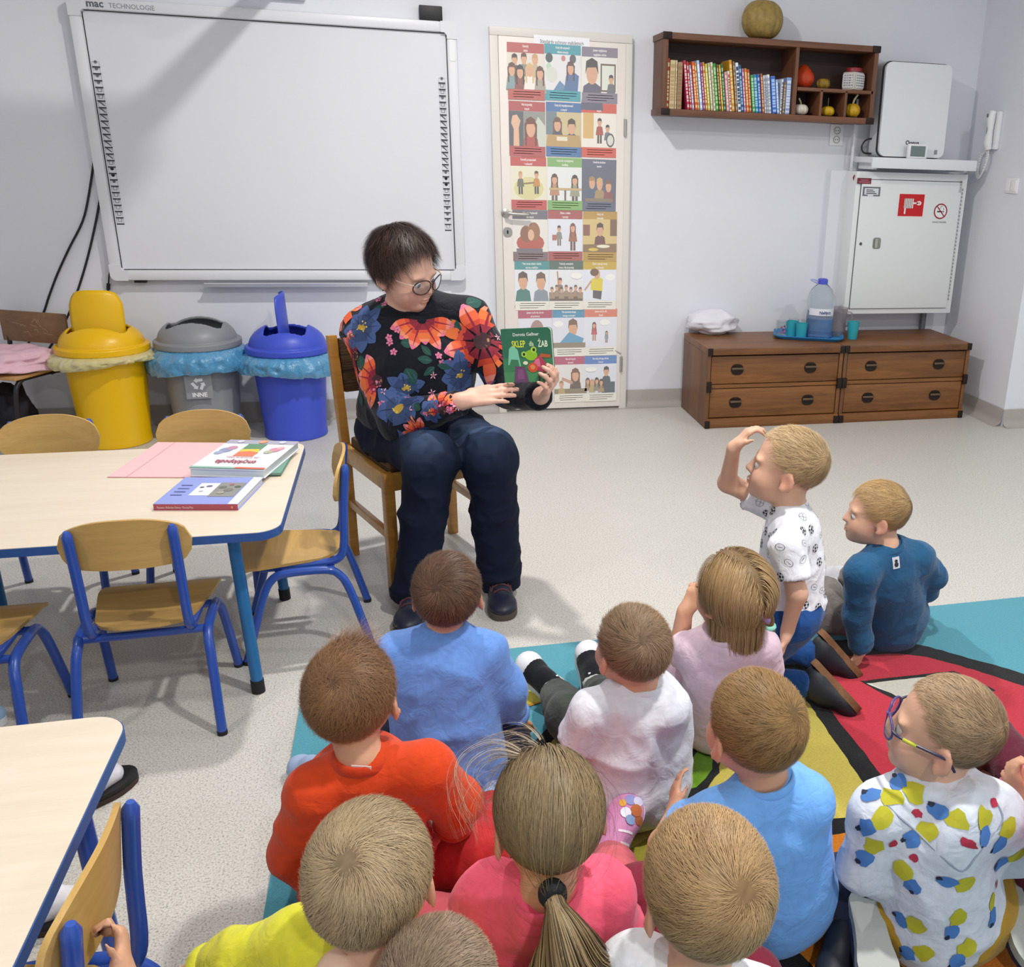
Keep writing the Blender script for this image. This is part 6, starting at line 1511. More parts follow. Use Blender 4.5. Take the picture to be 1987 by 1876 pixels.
def top(col, mname, sleeve='long', fold=.006, seed=0, grow=1.0, name='shirt', hem=.0, cuff=.97, collar=None, freq=10, h=.007, extra=None, m=None, roll=None, neck_r=.047, neckup=.012, hood=False, label=None, vol=(1, 1)):
    def fn(root, J, TF, out):
        pts = [J['neck'], J['pelvis'], J['shL'], J['shR'], J['elL'], J['elR'], J['wrL'], J['wrR']]
        if sleeve == 'short': pts = pts[:6]
        lo, hi = bounds(pts, .15*grow); lo[2] = max(lo[2], .0125); F = Field(lo, hi, h); g = grow; r = g*out.get('b', 1)
        a, b = vol
        F.el(mixp(J['pelvis'], J['neck'], .66), V(.112, .088, .13)*r*a, TF, .04); F.el(mixp(J['pelvis'], J['neck'], .3), V(.112, .097, .13)*r*b, TF, .04); F.el(J['pelvis'], V(.12, .103, .09)*r*b, TF, .04)
        for q in ('L', 'R'):
            F.rc(mixp(J['neck'], J['sh'+q], .2)-TF[:, 2]*.012, J['sh'+q], .042*g, .044*g, .03)
            if sleeve == 'long':
                F.rc(J['sh'+q], J['el'+q], .045*g, .04*g, .025); F.rc(J['el'+q], mixp(J['el'+q], J['wr'+q], cuff), .041*g, .033*g, .02, cut=True)
            else:
                F.rc(J['sh'+q], mixp(J['sh'+q], J['el'+q], .66), .045*g, .05*g, .02, cut=True)
        F.rc(J['neck']-TF[:, 2]*.025, J['neck']+TF[:, 2]*.012-TF[:, 1]*.004, .055*g, .0455*g, .02, cut=True)
        if extra: extra(F, J, TF)
        if hem: F.half(J['pelvis']-TF[:, 2]*hem, -TF[:, 2])
        o, P, Q = part_mesh(name, F, m or cloth_mat(mname, col), root, fold, freq, seed, ret=True, label=label)
        out['top'] = (o, P, Q)
        # ribbed neckband
        nb = J['neck']+TF[:, 2]*.01-TF[:, 1]*.003; ring = [nb+TF[:, 0]*.0445*g*math.cos(a)+TF[:, 1]*.0445*g*math.sin(a)-TF[:, 2]*.004*math.sin(a) for a in np.linspace(0, 2*math.pi, 28, endpoint=False)]
        MB().tube(ring, .0055*g, 8, closed=True, flat=(1.9, .8, TF[:, 2])).build('neckband', cloth_mat(collar[0], collar[1]) if collar else (m or cloth_mat(mname, col)), o, auto=None)
        if sleeve == 'long':
            for q in ('L', 'R'):
                d = unit(J['wr'+q]-J['el'+q]); e = mixp(J['el'+q], J['wr'+q], cuff); u = unit(np.cross(d, V(.3, .2, 1))); w = np.cross(d, u)
                MB().tube([e-d*.016+(u*math.cos(a)+w*math.sin(a))*.031*g for a in np.linspace(0, 2*math.pi, 20, endpoint=False)], .008*g, 8, closed=True, flat=(1.8, .9, d)).build('cuff', cloth_mat(collar[0], collar[1]) if collar else (m or cloth_mat(mname, col)), o, auto=None)
    return fn
def bottom(col, mname, fold=.006, seed=0, grow=1.0, h=.0085, upto=.96, name='trousers', flare=.0, m=None, label=None):
    def fn(root, J, TF, out):
        pts = [J['pelvis'], J['hipL'], J['hipR'], J['knL'], J['knR'], J['anL'], J['anR']]; lo, hi = bounds(pts, .13*grow); lo[2] = max(lo[2], .0125)
        F = Field(lo, hi, h); g = grow
        F.el(J['pelvis'], V(.113, .098, .085)*g, TF, .03)
        for q in ('L', 'R'):
            F.rc(J['hip'+q], J['kn'+q], .068*g, .055*g, .03); F.rc(J['kn'+q], mixp(J['kn'+q], J['an'+q], upto), .053*g, (.04+flare)*g, .025, cut=True)
        o, P, Q = part_mesh(name, F, m or cloth_mat(mname, col), root, fold, 11, seed, ret=True, label=label); out['bottom'] = (o, P, Q)
    return fn
def shoes(m, sole, wd=.072, L=.175, up=None, names=('L', 'R'), label=None, socks=None, name='shoe'):
    def fn(root, J, TF, out):
        for q in names:
            d = unit(J['to'+q]-J['an'+q]); u = J.get('up'+q, V(0, 0, 1)) if up is None else up; d = unit(d-u*np.dot(d, u))
            an = J['an'+q]-u*.055; an[2] = max(an[2], .0135) if u[2] > .9 else an[2]; o = shoe(root, an-d*L*.27, an+d*L*.73, u, wd, m, sole, label=label, name=name); out['shoe'+q] = o
            if socks: MB().tube([J['an'+q]+unit(J['kn'+q]-J['an'+q])*t for t in (-.02, .03, .07)], [.036, .035, .037], 14).build('sock', socks, root)
    return fn
def zp(x, y, z): return atZ(x, y, z)
def sitting(pos, face, neck, head, **kw):
    """joints of a child sitting on the floor; offsets in body frame (forward, left, up) unless given in world"""
    f = unit(V(face[0], face[1], 0)); l = V(-f[1], f[0], 0); p = V(pos[0], pos[1], 0)
    W = lambda a, b, c: p+f*a+l*b+V(0, 0, c)
    J = {'pelvis': W(0, 0, .095), 'neck': V(*neck), 'head': V(*head), 'front': f}
    nb = J['neck']; sw = kw.pop('sw', .105); dz = kw.pop('dz', .045)
    J['shL'] = nb+l*sw-V(0, 0, dz); J['shR'] = nb-l*sw-V(0, 0, dz)
    J['elL'] = J['shL']+f*.05+l*.06-V(0, 0, .15); J['elR'] = J['shR']+f*.05-l*.06-V(0, 0, .15)
    J['wrL'] = J['elL']+f*.13-l*.05-V(0, 0, .03); J['wrR'] = J['elR']+f*.13+l*.05-V(0, 0, .03)
    for q, s in (('L', 1), ('R', -1)):
        J['hip'+q] = W(.02, s*.065, .085); J['kn'+q] = W(.2, s*.2, .1); J['an'+q] = W(.24, -s*.03, .06); J['to'+q] = W(.26, -s*.15, .05)
    for k, v in kw.items(): J[k] = V(*v) if not callable(v) else v(W)
    return J
# ------------------------------------------------------------------ the children
FAIR, PEACH, TAN = '#d3a88e', '#cf9f82', '#c89877'
RB_W = mat('sole_white', '#d9dade', .6); RB_B = mat('sole_brown', '#7a5638', .75, var=.2, vscale=40, bump=.4, bscale=160, bdist=.002); RB_G = mat('sole_grey', '#b3b8b2', .6, bump=.4, bscale=120, bdist=.002)
M_DKSHOE = mat('shoe_dark', '#1d222b', .55, bump=.2, bscale=80); M_SOCK = cloth_mat('sock_grey', '#c5c8c8')
def toward(h, t, pitch=.5): d = V(*t)-V(*h); d[2] *= pitch; return unit(d)
BOOK = V(.2, 3.0, .95)
# 1 boy in the blue sweatshirt
h = zp(868, 1150, .535)
J = sitting((.035, 1.985), (.1, 1), zp(853, 1238, .425), h, sw=.1, elR=zp(982, 1335, .27), wrR=zp(1000, 1392, .15), elL=zp(775, 1345, .27), wrL=zp(800, 1370, .14), knR=zp(985, 1440, .1), knL=zp(735, 1400, .1))
p = person('boy in a plain blue sweatshirt sitting with his back to us before the woman', J, dict(skin=PEACH, hair=('#3a2620', '#7a5d4a'), hf=toward(h, BOOK), hs=.99, handR=((.5, .5, -.7), (0, -.3, -1), (-.7, .6, 0)), h=.0085, hk=dict(seed=1, whorl=(.2, -.8, .62), fade=-12)),
 [top('#6a96de', 'cornflower', seed=1, freq=9, fold=.006, grow=1.06, vol=(1.08, 1.1)), bottom('#1c2338', 'navy_trousers', seed=2), shoes(mat('shoe_pale_blue', '#8fa6c8', .6), RB_W)])
MB().box(zp(962, 1478, .085), (.03, .004, .012), rz=.6).build('lime_tag', mat('lime_tag', '#b9c832', .6), p['bottom'][0], smooth=False)
# 2 boy in the orange shirt
h = zp(682, 1348, .56)
J = sitting((-.141, 1.64), (.18, 1), zp(700, 1478, .45), h, shL=zp(610, 1535, .41), shR=zp(822, 1492, .42), elL=zp(573, 1655, .27), wrL=zp(640, 1735, .2), elR=zp(885, 1560, .31), wrR=zp(880, 1600, .2), knR=zp(930, 1655, .13), anR=zp(955, 1560, .07), toR=zp(960, 1510, .06), knL=zp(640, 1600, .15), anL=zp(625, 1505, .06), toL=zp(590, 1480, .06), hipL=zp(660, 1730, .09))
p = person('boy with tousled brown hair in an orange long sleeved shirt and red trousers', J, dict(skin=PEACH, hair=('#4a3022', '#9a7350'), hf=toward(h, BOOK), hs=1.03, style='tuft', hk=dict(seed=2, whorl=(.05, -.7, .7), length=.034, lift=.3, fade=8, N=14000)),
 [top('#d2451d', 'orange_knit', seed=3, fold=.0045, grow=1.08, freq=7, collar=('orange_rib', '#c23a18')), bottom('#c23034', 'red_cord', seed=4, grow=1.05), shoes(mat('shoe_blue_white', '#9fb2d4', .6), RB_W)])
nb = J['neck']; o_ = p['top'][0]
MB().box(nb+p['TF'] @ V(-.01, -.046, .02), (.034, .0015, .012), M=p['TF']).build('size_tag', mat('tag_white', '#dfdfe2', .6), o_, smooth=False)
# 3 fair boy in yellow
h = zp(718, 1700, .575)
J = sitting((-.1, 1.06), (.2, 1), h+V(-.01, -.03, -.12), h, elL=zp(455, 1872, .36), wrL=zp(380, 1890, .34), shL=zp(575, 1840, .42))
p = person('fair haired boy in a yellow shirt with his arm stretched to the side', J, dict(skin=FAIR, hair=('#6a563c', '#bfa884'), hf=toward(h, BOOK, .3), hs=1.05, h=.0085, hk=dict(seed=3, whorl=(.12, -.62, .78), length=.042, lift=.1, fade=-25, N=20000, th=.008)),
 [top('#cfcb24', 'lemon', seed=5, grow=1.04, m=cloth_mat('lemon', '#d3d138')), bottom('#3c4152', 'grey_trousers', seed=6), shoes(M_DKSHOE, RB_W)])
# 4 close cropped child
h = zp(848, 1930, .5)
J = sitting((-.02, .88), (.1, 1), h+V(0, -.03, -.12), h, elL=zp(662, 1888, .47), wrL=zp(720, 1960, .36), shL=zp(745, 1985, .4))
person('child with close cropped light brown hair and a raised bare elbow', J, dict(skin='#e0bda6', hair=('#6d5a49', '#a08b74'), hf=toward(h, BOOK, .3), hs=1.02, h=.0085, hk=dict(seed=4, length=.009, lift=.5, N=20000, th=.003, width=.00045)),
 [top('#5a6a8a', 'slate', sleeve='short', seed=7), bottom('#30343c', 'charcoal', seed=8), shoes(M_DKSHOE, RB_W)])
# 5 girl with the ponytail
h = zp(1064, 1582, .565)
J = sitting((.175, 1.27), (-.05, 1), zp(1062, 1748, .44), h, shL=zp(948, 1738, .4), shR=zp(1172, 1735, .4), elL=zp(905, 1810, .28), wrL=zp(960, 1800, .2), elR=zp(1190, 1800, .3), wrR=zp(1160, 1740, .22), knR=zp(1215, 1770, .16), anR=zp(1180, 1655, .08), toR=zp(1222, 1560, .12), hipR=zp(1110, 1850, .09))
J['upR'] = unit(V(-.15, -.75, .65))
girl = dict(skin=PEACH, hair=('#4a3a28', '#94805e'), hf=unit(V(-.1, 1, -.12)), hs=1.04, h=.0085, style='pony', hk=dict(seed=5, hl=HL_GIRL, N=7000, th=.008, tie=(.02, -.088, -.052), width=.0005, flyaway=.008))
p = person('girl with a long light brown ponytail in a bright pink shirt', J, girl,
 [top('#dd4a66', 'coral_pink', seed=9, grow=1.06, fold=.005, m=cloth_mat('coral_pink', '#f2607c')), bottom('#c95e68', 'salmon_trousers', seed=10), shoes(cloth_mat('slipper_pink', '#c98ab4'), mat('slipper_sole', '#d9c3d4', .7), wd=.085, L=.18, names=('R',), name='slipper'), shoes(cloth_mat('slipper_pink', '#c98ab4'), mat('slipper_sole', '#d9c3d4'), wd=.085, L=.18, names=('L',), name='slipper')])
R, s = p['R'], p['s']; W = lambda x, y, z: J['head']+R @ (V(x, y, z)*s)
tie = W(.02, -.096, -.056)
MB().tube([tie+R @ (V(math.cos(a), 0, math.sin(a))*.012) for a in np.linspace(0, 2*math.pi, 16, endpoint=False)], .011, 8, closed=True, flat=(1.5, .8, R[:, 1])).build('hair_tie', mat('hair_tie_black', '#14161c', .8, bump=.4, bscale=300), p['root'], auto=None)
strand_bundle('ponytail', p['root'], [W(.02, -.085, -.052), W(.02, -.115, -.066), W(.015, -.14, -.1), W(.01, -.145, -.15), W(.0, -.14, -.2), W(-.01, -.13, -.25)], 2200, (.012, .016, .042, .066, .08, .08), '#5a4a34', '#a8916a', 5, width=.001)
# wispy curls above the forehead
strand_bundle('wispy_curls', p['root'], [W(.03, .03, .085), W(.06, .05, .085), W(.09, .06, .06), W(.1, .055, .01), W(.095, .05, -.05)], 60, (.012, .03, .045, .04, .03), '#8d7a60', '#d9cbb4', 6, width=.0004)
strand_bundle('wispy_curls', p['root'], [W(.0, .04, .09), W(.02, .075, .09), W(.05, .1, .07), W(.07, .11, .04)], 40, (.012, .03, .04, .03), '#8d7a60', '#d9cbb4', 7, width=.0004)
sl = p['shoeR']; so_ = J['anR']
# abstract coloured patches and pale piping on the slipper
P_ = np.array([v.co[:] for v in sl.data.vertices])+ORG[sl.name]; Q_ = np.array([tuple(f.vertices) for f in sl.data.polygons]); D_ = Decal(P_, Q_)
c_, n_ = D_.hit(1222, 1570)
if c_ is not None:
    D_.at(c_, n_)
    for x, y, r, cc in ((-.012, .016, .008, '#d9a44a'), (.006, .02, .012, '#8a8fc4'), (.022, .014, .011, '#c9c4dc'), (.014, -.004, .013, '#b5663a'), (-.01, -.006, .012, '#dfe3f0'), (-.004, -.022, .011, '#7f9ac4'), (.018, -.024, .01, '#a8603a')): D_.disc(r, cc, x, y)
    for yy in (-.05, -.075): D_.strip([(x, yy-.25*x) for x in np.linspace(-.035, .04, 8)], .005, '#e9dfea')
    setp(D_.build('slipper_print', sl), kind='stuff')
# 6 boy in the grey T-shirt
h = zp(1228, 1256, .475)
J = sitting((.455, 1.79), (-.15, 1), zp(1245, 1338, .368), h, elL=zp(1112, 1460, .21), wrL=zp(1120, 1530, .07), shL=zp(1150, 1385, .325), shR=zp(1292, 1378, .33), elR=zp(1292, 1378, .33)+V(.03, .1, -.12), wrR=zp(1292, 1378, .33)+V(-.06, .17, -.16),
 knL=zp(1108, 1395, .15), anL=zp(1078, 1338, .07), toL=zp(1022, 1272, .14), knR=zp(1205, 1400, .15), anR=zp(1155, 1328, .07), toR=zp(1142, 1238, .15), hipL=zp(1170, 1500, .08), hipR=zp(1270, 1490, .08))
J['upL'] = J['upR'] = unit(V(.1, -.6, .8))
p = person('boy in a pale grey T-shirt with black and white canvas shoes', J, dict(skin=PEACH, hair=('#55412f', '#a3876a'), hf=toward(h, BOOK, .3)+V(-.1, 0, -.0), hs=1.0, handL=((.2, .6, -.6), (0, -.2, -1), (.7, .3, 0)), h=.0075, hk=dict(seed=6, whorl=(.25, -.75, .6), fade=-8, N=14000)),
 [top('#d9dde6', 'pale_grey', sleeve='short', seed=11, grow=1.02, fold=.007, freq=9, vol=(1.0, 1.08)), bottom('#3f4540', 'dark_olive', seed=12, fold=.008, upto=.9), shoes(cloth_mat('canvas_black', '#17191f'), RB_W, socks=M_SOCK, L=.19, wd=.078)])
for q in ('L', 'R'):
    sh_ = p['shoe'+q]; d = unit(J['to'+q]-J['an'+q]); u = J['up'+q]; d = unit(d-u*np.dot(d, u)); an = J['an'+q]-u*.055; tp = an+d*.19*.73
    sx = np.cross(d, u)
    MB().ell(tp-d*.03+u*.024, (.0415, .042, .033), 18, 10, M=np.stack([sx, d, u], 1)).build('toe_cap', mat('rubber_white', '#dcdde2', .5), sh_, auto=None)
    for k_ in range(2): MB().tube(smooth_pts([an+d*(.19*.73-.085-.03*k_)+u*(.068+.014*k_-10*x*x)+sx*x for x in (-.022, -.008, .008, .022)], 2), .0038, 6).build('shoelace', mat('lace_white', '#e6e6ea', .8), sh_)
# 7 girl in lilac
h = zp(1424, 1150, .51)
J = sitting((.752, 2.02), (-.25, 1), zp(1410, 1238, .4), h, shL=zp(1352, 1262, .35), elL=zp(1322, 1262, .27), wrL=zp(1328, 1188, .4), shR=zp(1475, 1258, .35), knL=zp(1318, 1315, .2), anL=zp(1345, 1395, .06), toL=zp(1310, 1390, .04), hipL=zp(1375, 1400, .08), elR=zp(1490, 1330, .22), wrR=zp(1450, 1300, .15))
J['elL'] = zp(1318, 1262, .3)
p = person('girl in a lilac top with chin length hair and a purple hair clip', J, dict(skin=PEACH, hair=('#6a5236', '#b59568'), hf=unit(V(-.45, 1, .1)), hs=1.0, style='bob', handL=((.55, .35, .75), (.3, .9, .1), (.5, -.3, .5), .8), hk=dict(seed=7, hl=HL_GIRL, N=7000, length=.15, th=.012, width=.0006, part=.01)),
 [top('#dcc3d2', 'lilac_knit', sleeve='short', seed=13, grow=1.0, fold=.004), bottom('#d8bdcc', 'lilac_leggings', seed=14, grow=.92, fold=.004), shoes(mat('shoe_lilac', '#b9a3c0', .6), RB_W, wd=.065, L=.16)])
W = lambda x, y, z: J['head']+p['R'] @ (V(x, y, z)*p['s'])
bb = MB(); bb.tube([W(.015, -.108, .0), W(-.02, -.105, -.03)], [.004, .006], 8, flat=(1.2, .6, None)); 
bb.build('hair_clip', mat('clip_purple', '#9a7ab8', .35), p['root'])
strand_bundle('side_braid', p['root'], [W(-.085, -.03, -.05), W(-.1, -.035, -.09), W(-.1, -.04, -.13), W(-.098, -.04, -.17)], 260, (.018, .014, .016, .012), '#5f4a30', '#a5875c', 8)
MB().tube([W(-.1, -.038, -.105)+p['R'] @ (V(math.cos(a), math.sin(a), 0)*.014) for a in np.linspace(0, 2*math.pi, 14, endpoint=False)], .006, 8, closed=True).build('mint_hair_tie', mat('mint', '#8fd0bd', .6), p['root'], auto=None)
# 8 kneeling boy in the football T-shirt
f8 = unit(V(-.92, .4, 0)); l8 = V(-f8[1], f8[0], 0)
h = zp(1530, 902, .76); pel = V(.955, 2.09, .36); nk = zp(1532, 985, .645)
J = {'pelvis': pel, 'neck': nk, 'head': h, 'front': f8, 'shL': nk+l8*.115-V(0, 0, .06), 'shR': nk-l8*.1-V(0, 0, .05), 'elL': nk+l8*.14-f8*.035-V(0, 0, .175), 'wrL': nk+l8*.125-f8*.02-V(0, 0, .285), 'elR': nk-l8*.1+f8*.17+V(0, 0, .02), 'wrR': nk-l8*.03+f8*.155+V(0, 0, .14),
 'hipL': pel+l8*.06-V(0, 0, .02), 'hipR': pel-l8*.06-V(0, 0, .02), 'knL': V(.93, 2.03, .06), 'knR': V(.98, 2.19, .06), 'anL': zp(1580, 1330, .075), 'anR': zp(1592, 1268, .075), 'toL': zp(1640, 1375, .025), 'toR': zp(1645, 1300, .025)}
J['knL'] = J['anL']+f8*.24; J['knL'][2] = .062; J['knR'] = J['anR']+f8*.24; J['knR'][2] = .062
J['upL'] = J['upR'] = unit(V(-.75, -.1, -.6))
p = person('blond boy kneeling upright in a white T-shirt printed with sports balls', J, dict(skin=FAIR, hair=('#94744e', '#d8bd90'), hf=unit(V(-.9, .42, .18)), hs=1.02, build=.85, handL=((-.25, -.1, -.9), (-.9, .3, 0), (-.3, -.4, -.1), .5), handR=((.55, -.15, .75), (.7, -.1, -.5), (-.2, -.6, .5), .8), h=.0048, hk=dict(seed=8, whorl=(.2, -.85, .5), length=.03, lift=.2, fade=-5, N=12000)),
 [top('#e6e9f0', 'white_jersey', sleeve='short', seed=15, grow=.9, fold=.005, hem=.09, h=.005, vol=(.95, .95)), bottom('#1f4a86', 'royal_blue', seed=16, grow=.92, upto=.93), shoes(M_DKSHOE, RB_B, wd=.07, L=.185)])
D_ = Decal(*p['top'][1:]); r_ = random.Random(8)
P8, N8 = p['top'][1], vnormals(*p['top'][1:]); used = []
for _ in range(900):
    i8 = r_.randrange(len(P8)); c_, n_ = P8[i8], N8[i8]; k_ = 'sbo'[r_.randrange(3)]
    if n_[2] > .75 or any(np.linalg.norm(c_-u_) < .036 for u_ in used): continue
    used.append(c_)
    D_.at(c_, n_, rot=r_.uniform(-.6, .6)); r0 = .0115
    if k_ == 's':
        D_.ring(r0-.0012, r0, '#2c3038').disc(r0*.34, '#1c1f26', n=6)
        for a in range(5): D_.disc(r0*.24, '#1c1f26', r0*.74*math.cos(a*1.2566), r0*.74*math.sin(a*1.2566), n=6)
    elif k_ == 'o': D_.ring(r0-.001, r0, '#5a606c').strip([(-r0*.9, 0), (0, .002), (r0*.9, 0)], .0009, '#5a606c').strip([(0, -r0*.9), (.002, 0), (0, r0*.9)], .0009, '#5a606c')
    else: D_.ring(r0*.95, r0*1.05, '#3a4050', ry=.7).strip([(-r0*.5, 0), (0, 0), (r0*.5, 0)], .0012, '#3a4050')
setp(D_.build('ball_print', p['top'][0]), kind='stuff')
# 9 boy in the teal blue sweater
h = zp(1702, 993, .505)
J = sitting((1.47, 2.44), (-.55, .83), zp(1722, 1063, .4), h, shL=zp(1668, 1112, .345), elL=zp(1664, 1190, .2), wrL=zp(1672, 1258, .075), shR=zp(1778, 1082, .35), elR=zp(1810, 1118, .25), wrR=zp(1795, 1150, .13), knL=zp(1608, 1185, .13), anL=zp(1600, 1140, .07), toL=zp(1625, 1120, .07), knR=zp(1690, 1110, .12), anR=zp(1640, 1120, .07), toR=zp(1615, 1100, .07))
p = person('boy in a teal blue sweater leaning on one hand beside the kneeling boy', J, dict(skin=FAIR, hair=('#8a6a44', '#d2b07c'), hf=unit(V(-.93, .3, .06)), hs=.98, handL=((-.15, .1, -1), (-.5, .8, 0), (-.6, -.3, 0), .5), h=.006, hk=dict(seed=9, whorl=(.1, -.8, .55), length=.045, lift=.06, fade=-10, N=12000, th=.008)),
 [top('#26587f', 'teal_knit', seed=17, grow=1.04, fold=.006, freq=8), bottom('#77706c', 'grey_brown', seed=18, fold=.009, grow=1.06), shoes(mat('shoe_white_grey', '#c9cad0', .6), RB_W)])
D_ = Decal(*p['top'][1:]); c_, n_ = D_.hit(1739, 1092)
if c_ is not None:
    D_.at(c_, n_, rot=.15); D_.grid(np.array([[(x, y) for y in (-.018, 0, .018)] for x in (-.011, 0, .011)]), '#d5dae2'); D_.disc(.005, '#2c3644', 0, .006); D_.disc(.0065, '#2c3644', .0, -.005, ry=.008); D_.build('back_patch', p['top'][0])
# 10 boy in the sky blue T-shirt
h = zp(1466, 1408, .55)
J = sitting((.645, 1.385), (-.2, 1), zp(1490, 1520, .43), h, shL=zp(1395, 1580, .385), shR=zp(1565, 1560, .385), elL=zp(1290, 1640, .28), wrL=zp(1308, 1585, .24), elR=zp(1565, 1560, .385)+V(-.02, .11, -.12), wrR=zp(1565, 1560, .385)+V(-.1, .18, -.16), knR=zp(1668, 1720, .11), anR=zp(1640, 1800, .07), toR=zp(1625, 1850, .06), knL=zp(1350, 1640, .12))
p = person('boy with a whorl of light brown hair in a sky blue T-shirt', J, dict(skin=PEACH, hair=('#5a4026', '#a88658'), hf=toward(h, BOOK, .3), hs=1.04, handL=((.15, .5, .4), (.8, 0, -.2), (.1, .4, .7), .4), hk=dict(seed=10, whorl=(-.25, -.72, .62), length=.036, lift=.12, fade=-12, N=20000, th=.007)),
 [top('#74aef2', 'sky_jersey', sleeve='short', seed=19, grow=1.05, fold=.004, freq=7, vol=(1.0, 1.08)), bottom('#22273a', 'dark_navy', seed=20, grow=1.05), shoes(M_DKSHOE, RB_W)])
# 11 fair boy in white
h = zp(1371, 1722, .575)
J = sitting((.345, .975), (-.1, 1), h+V(-.02, -.03, -.135), h, sw=.085, dz=.06, shL=zp(1235, 1880, .42), knL=zp(1243, 1748, .2), anL=zp(1290, 1720, .08), elL=zp(1190, 1930, .3), hipL=zp(1280, 1900, .1))
p = person('fair haired boy with a broad crown in a white shirt and maroon trousers', J, dict(skin=PEACH, hair=('#745636', '#c3a276'), hf=toward(h, BOOK, .3), hs=1.09, h=.0085, hk=dict(seed=11, whorl=(-.12, -.8, .55), length=.042, lift=.1, fade=-25, N=20000, th=.008)),
 [top('#e9ecf2', 'white_cotton', sleeve='short', seed=21, grow=1.04, fold=.004), bottom('#80283a', 'maroon', seed=22, grow=1.1, fold=.003), shoes(M_DKSHOE, RB_W)])
# 12 boy with glasses
h = zp(1836, 1412, .53)
J = sitting((.955, 1.27), (-.45, .9), zp(1815, 1515, .415), h, shL=zp(1705, 1575, .365), elL=zp(1672, 1680, .24), wrL=zp(1740, 1720, .17), shR=zp(1925, 1580, .36), elR=zp(1965, 1650, .24), wrR=zp(1945, 1600, .18),
 knL=zp(1705, 1765, .08), anL=zp(1672, 1805, .075), toL=zp(1690, 1890, .05), knR=zp(1960, 1640, .08), anR=zp(1945, 1770, .075), toR=zp(1985, 1850, .05), hipL=zp(1770, 1790, .085), hipR=zp(1890, 1780, .085))
J['upL'] = J['upR'] = unit(V(0, .35, -1))
def hood(F, J, TF):
    F.el(mixp(J['pelvis'], J['neck'], .82)-TF[:, 1]*.07, V(.1, .04, .085), TF, .03)
p = person('boy with purple rimmed glasses in a white hoodie with yellow and blue patches', J, dict(skin=FAIR, hair=('#7d654c', '#bfa280'), hf=unit(V(-.8, .58, .1)), hs=1.04, h=.006, hk=dict(seed=12, whorl=(.15, -.9, .35), length=.02, lift=.15, N=20000, th=.004, width=.00045)),
 [top('#d3dae6', 'pale_fleece', seed=23, grow=1.1, fold=.006, extra=hood), bottom('#b08a2c', 'ochre_print', seed=24, grow=1.1), shoes(mat('shoe_navy_white', '#2a3350', .6), RB_G, wd=.08, L=.19)])
D_ = Decal(*p['top'][1:]); r_ = random.Random(12)
SP = [(1700, 1595, .9), (1760, 1530, 0), (1840, 1585, .2), (1910, 1600, 1.6), (1690, 1650, 1.3), (1760, 1700, 2.2), (1860, 1715, 0), (1765, 1790, .5), (1855, 1790, 1.5), (1950, 1620, 1.2), (1925, 1760, 1.7), (1870, 1850, 1.2), (1780, 1850, .6), (1960, 1665, .4), (1790, 1620, .8), (1715, 1545, .3)]
for x, y, a in SP:
    c_, n_ = D_.hit(x, y)
    if c_ is None: continue
    D_.at(c_, n_, rot=a)
    def blob(cx_, cy_, r, col):
        n, m = 12, 3; U = np.zeros((m, n+1, 2)); ph = [r_.uniform(.75, 1.2) for _ in range(n)]; ph.append(ph[0])
        for i in range(m):
            for j in range(n+1): q = (1-i/(m-1))*.98+.02; t = 2*math.pi*j/n; U[i, j] = (cx_+q*r*ph[j]*math.cos(t), cy_+q*r*ph[j]*.85*math.sin(t))
        D_.grid(U, col)
    blob(.012, 0, .021, '#b9b52e'); blob(-.02, .003, .018, '#4a7cc0'); blob(-.034, .01, .006, '#2a2f44')
    if r_.random() < .4: blob(.03, -.03, .009, '#b03048')
setp(D_.build('patch_print', p['top'][0]), kind='stuff')
sm = [D_.hit(x, y)[0] for x, y in ((1722, 1562), (1745, 1585), (1775, 1610), (1805, 1640), (1835, 1668), (1868, 1690), (1895, 1660), (1920, 1625), (1945, 1590), (1935, 1560))]
MB().tube(smooth_pts([q for q in sm if q is not None], 4), .0022, 6).build('hood_seam', cloth_mat('seam_grey', '#9aa3b4'), p['top'][0])
R, s = p['R'], p['s']; W = lambda x, y, z: J['head']+R @ (V(x, y, z)*s)
gl_ = thing('x', 'x', 'x') if False else None
def glasses(root, W, m1, m2, mt, tube=.0022, rx=.026, rz=.02, arm2=None):
    g = MB()
    fr_ = []
    for q in (-1, 1):
        pts = [W(q*.031+rx*math.cos(a), .1-.012*((q*.031+rx*math.cos(a))/.05)**2, -.012+rz*math.sin(a)*(1.0)) for a in np.linspace(0, 2*math.pi, 24, endpoint=False)]
        o = MB().tube(pts, tube, 8, closed=True).build('glasses_rim', m1, root, auto=None)
        MB().add([W(q*.031, .1, -.012)]+pts, [(0, 1+i, 1+(i+1) % 24) for i in range(24)]).build('lens', mat('lens_glass', '#e6eef4', .05, trans=.95, ior=1.05), o)
        MB().tube(smooth_pts([W(q*.056, .085, -.004), W(q*.07, .07, -.003), W(q*.078, .02, -.006), W(q*.078, -.012, -.012), W(q*.074, -.028, -.032)], 4), tube*1.1, 8).build('glasses_temple', m2, root)
        if arm2: MB().tube([W(q*.072, .066, -.003), W(q*.0765, .042, -.005)], tube*1.5, 8).build('temple_band', arm2, root)
    MB().tube(smooth_pts([W(-.009, .1, -.008), W(0, .102, -.004), W(.009, .1, -.008)], 3), tube, 8).build('glasses_bridge', m1, root)
glasses(p['root'], W, mat('rim_purple', '#4a4580', .3), mat('temple_navy', '#2b2a4a', .35), None, tube=.0024, arm2=mat('temple_lime', '#b5b83a', .4))
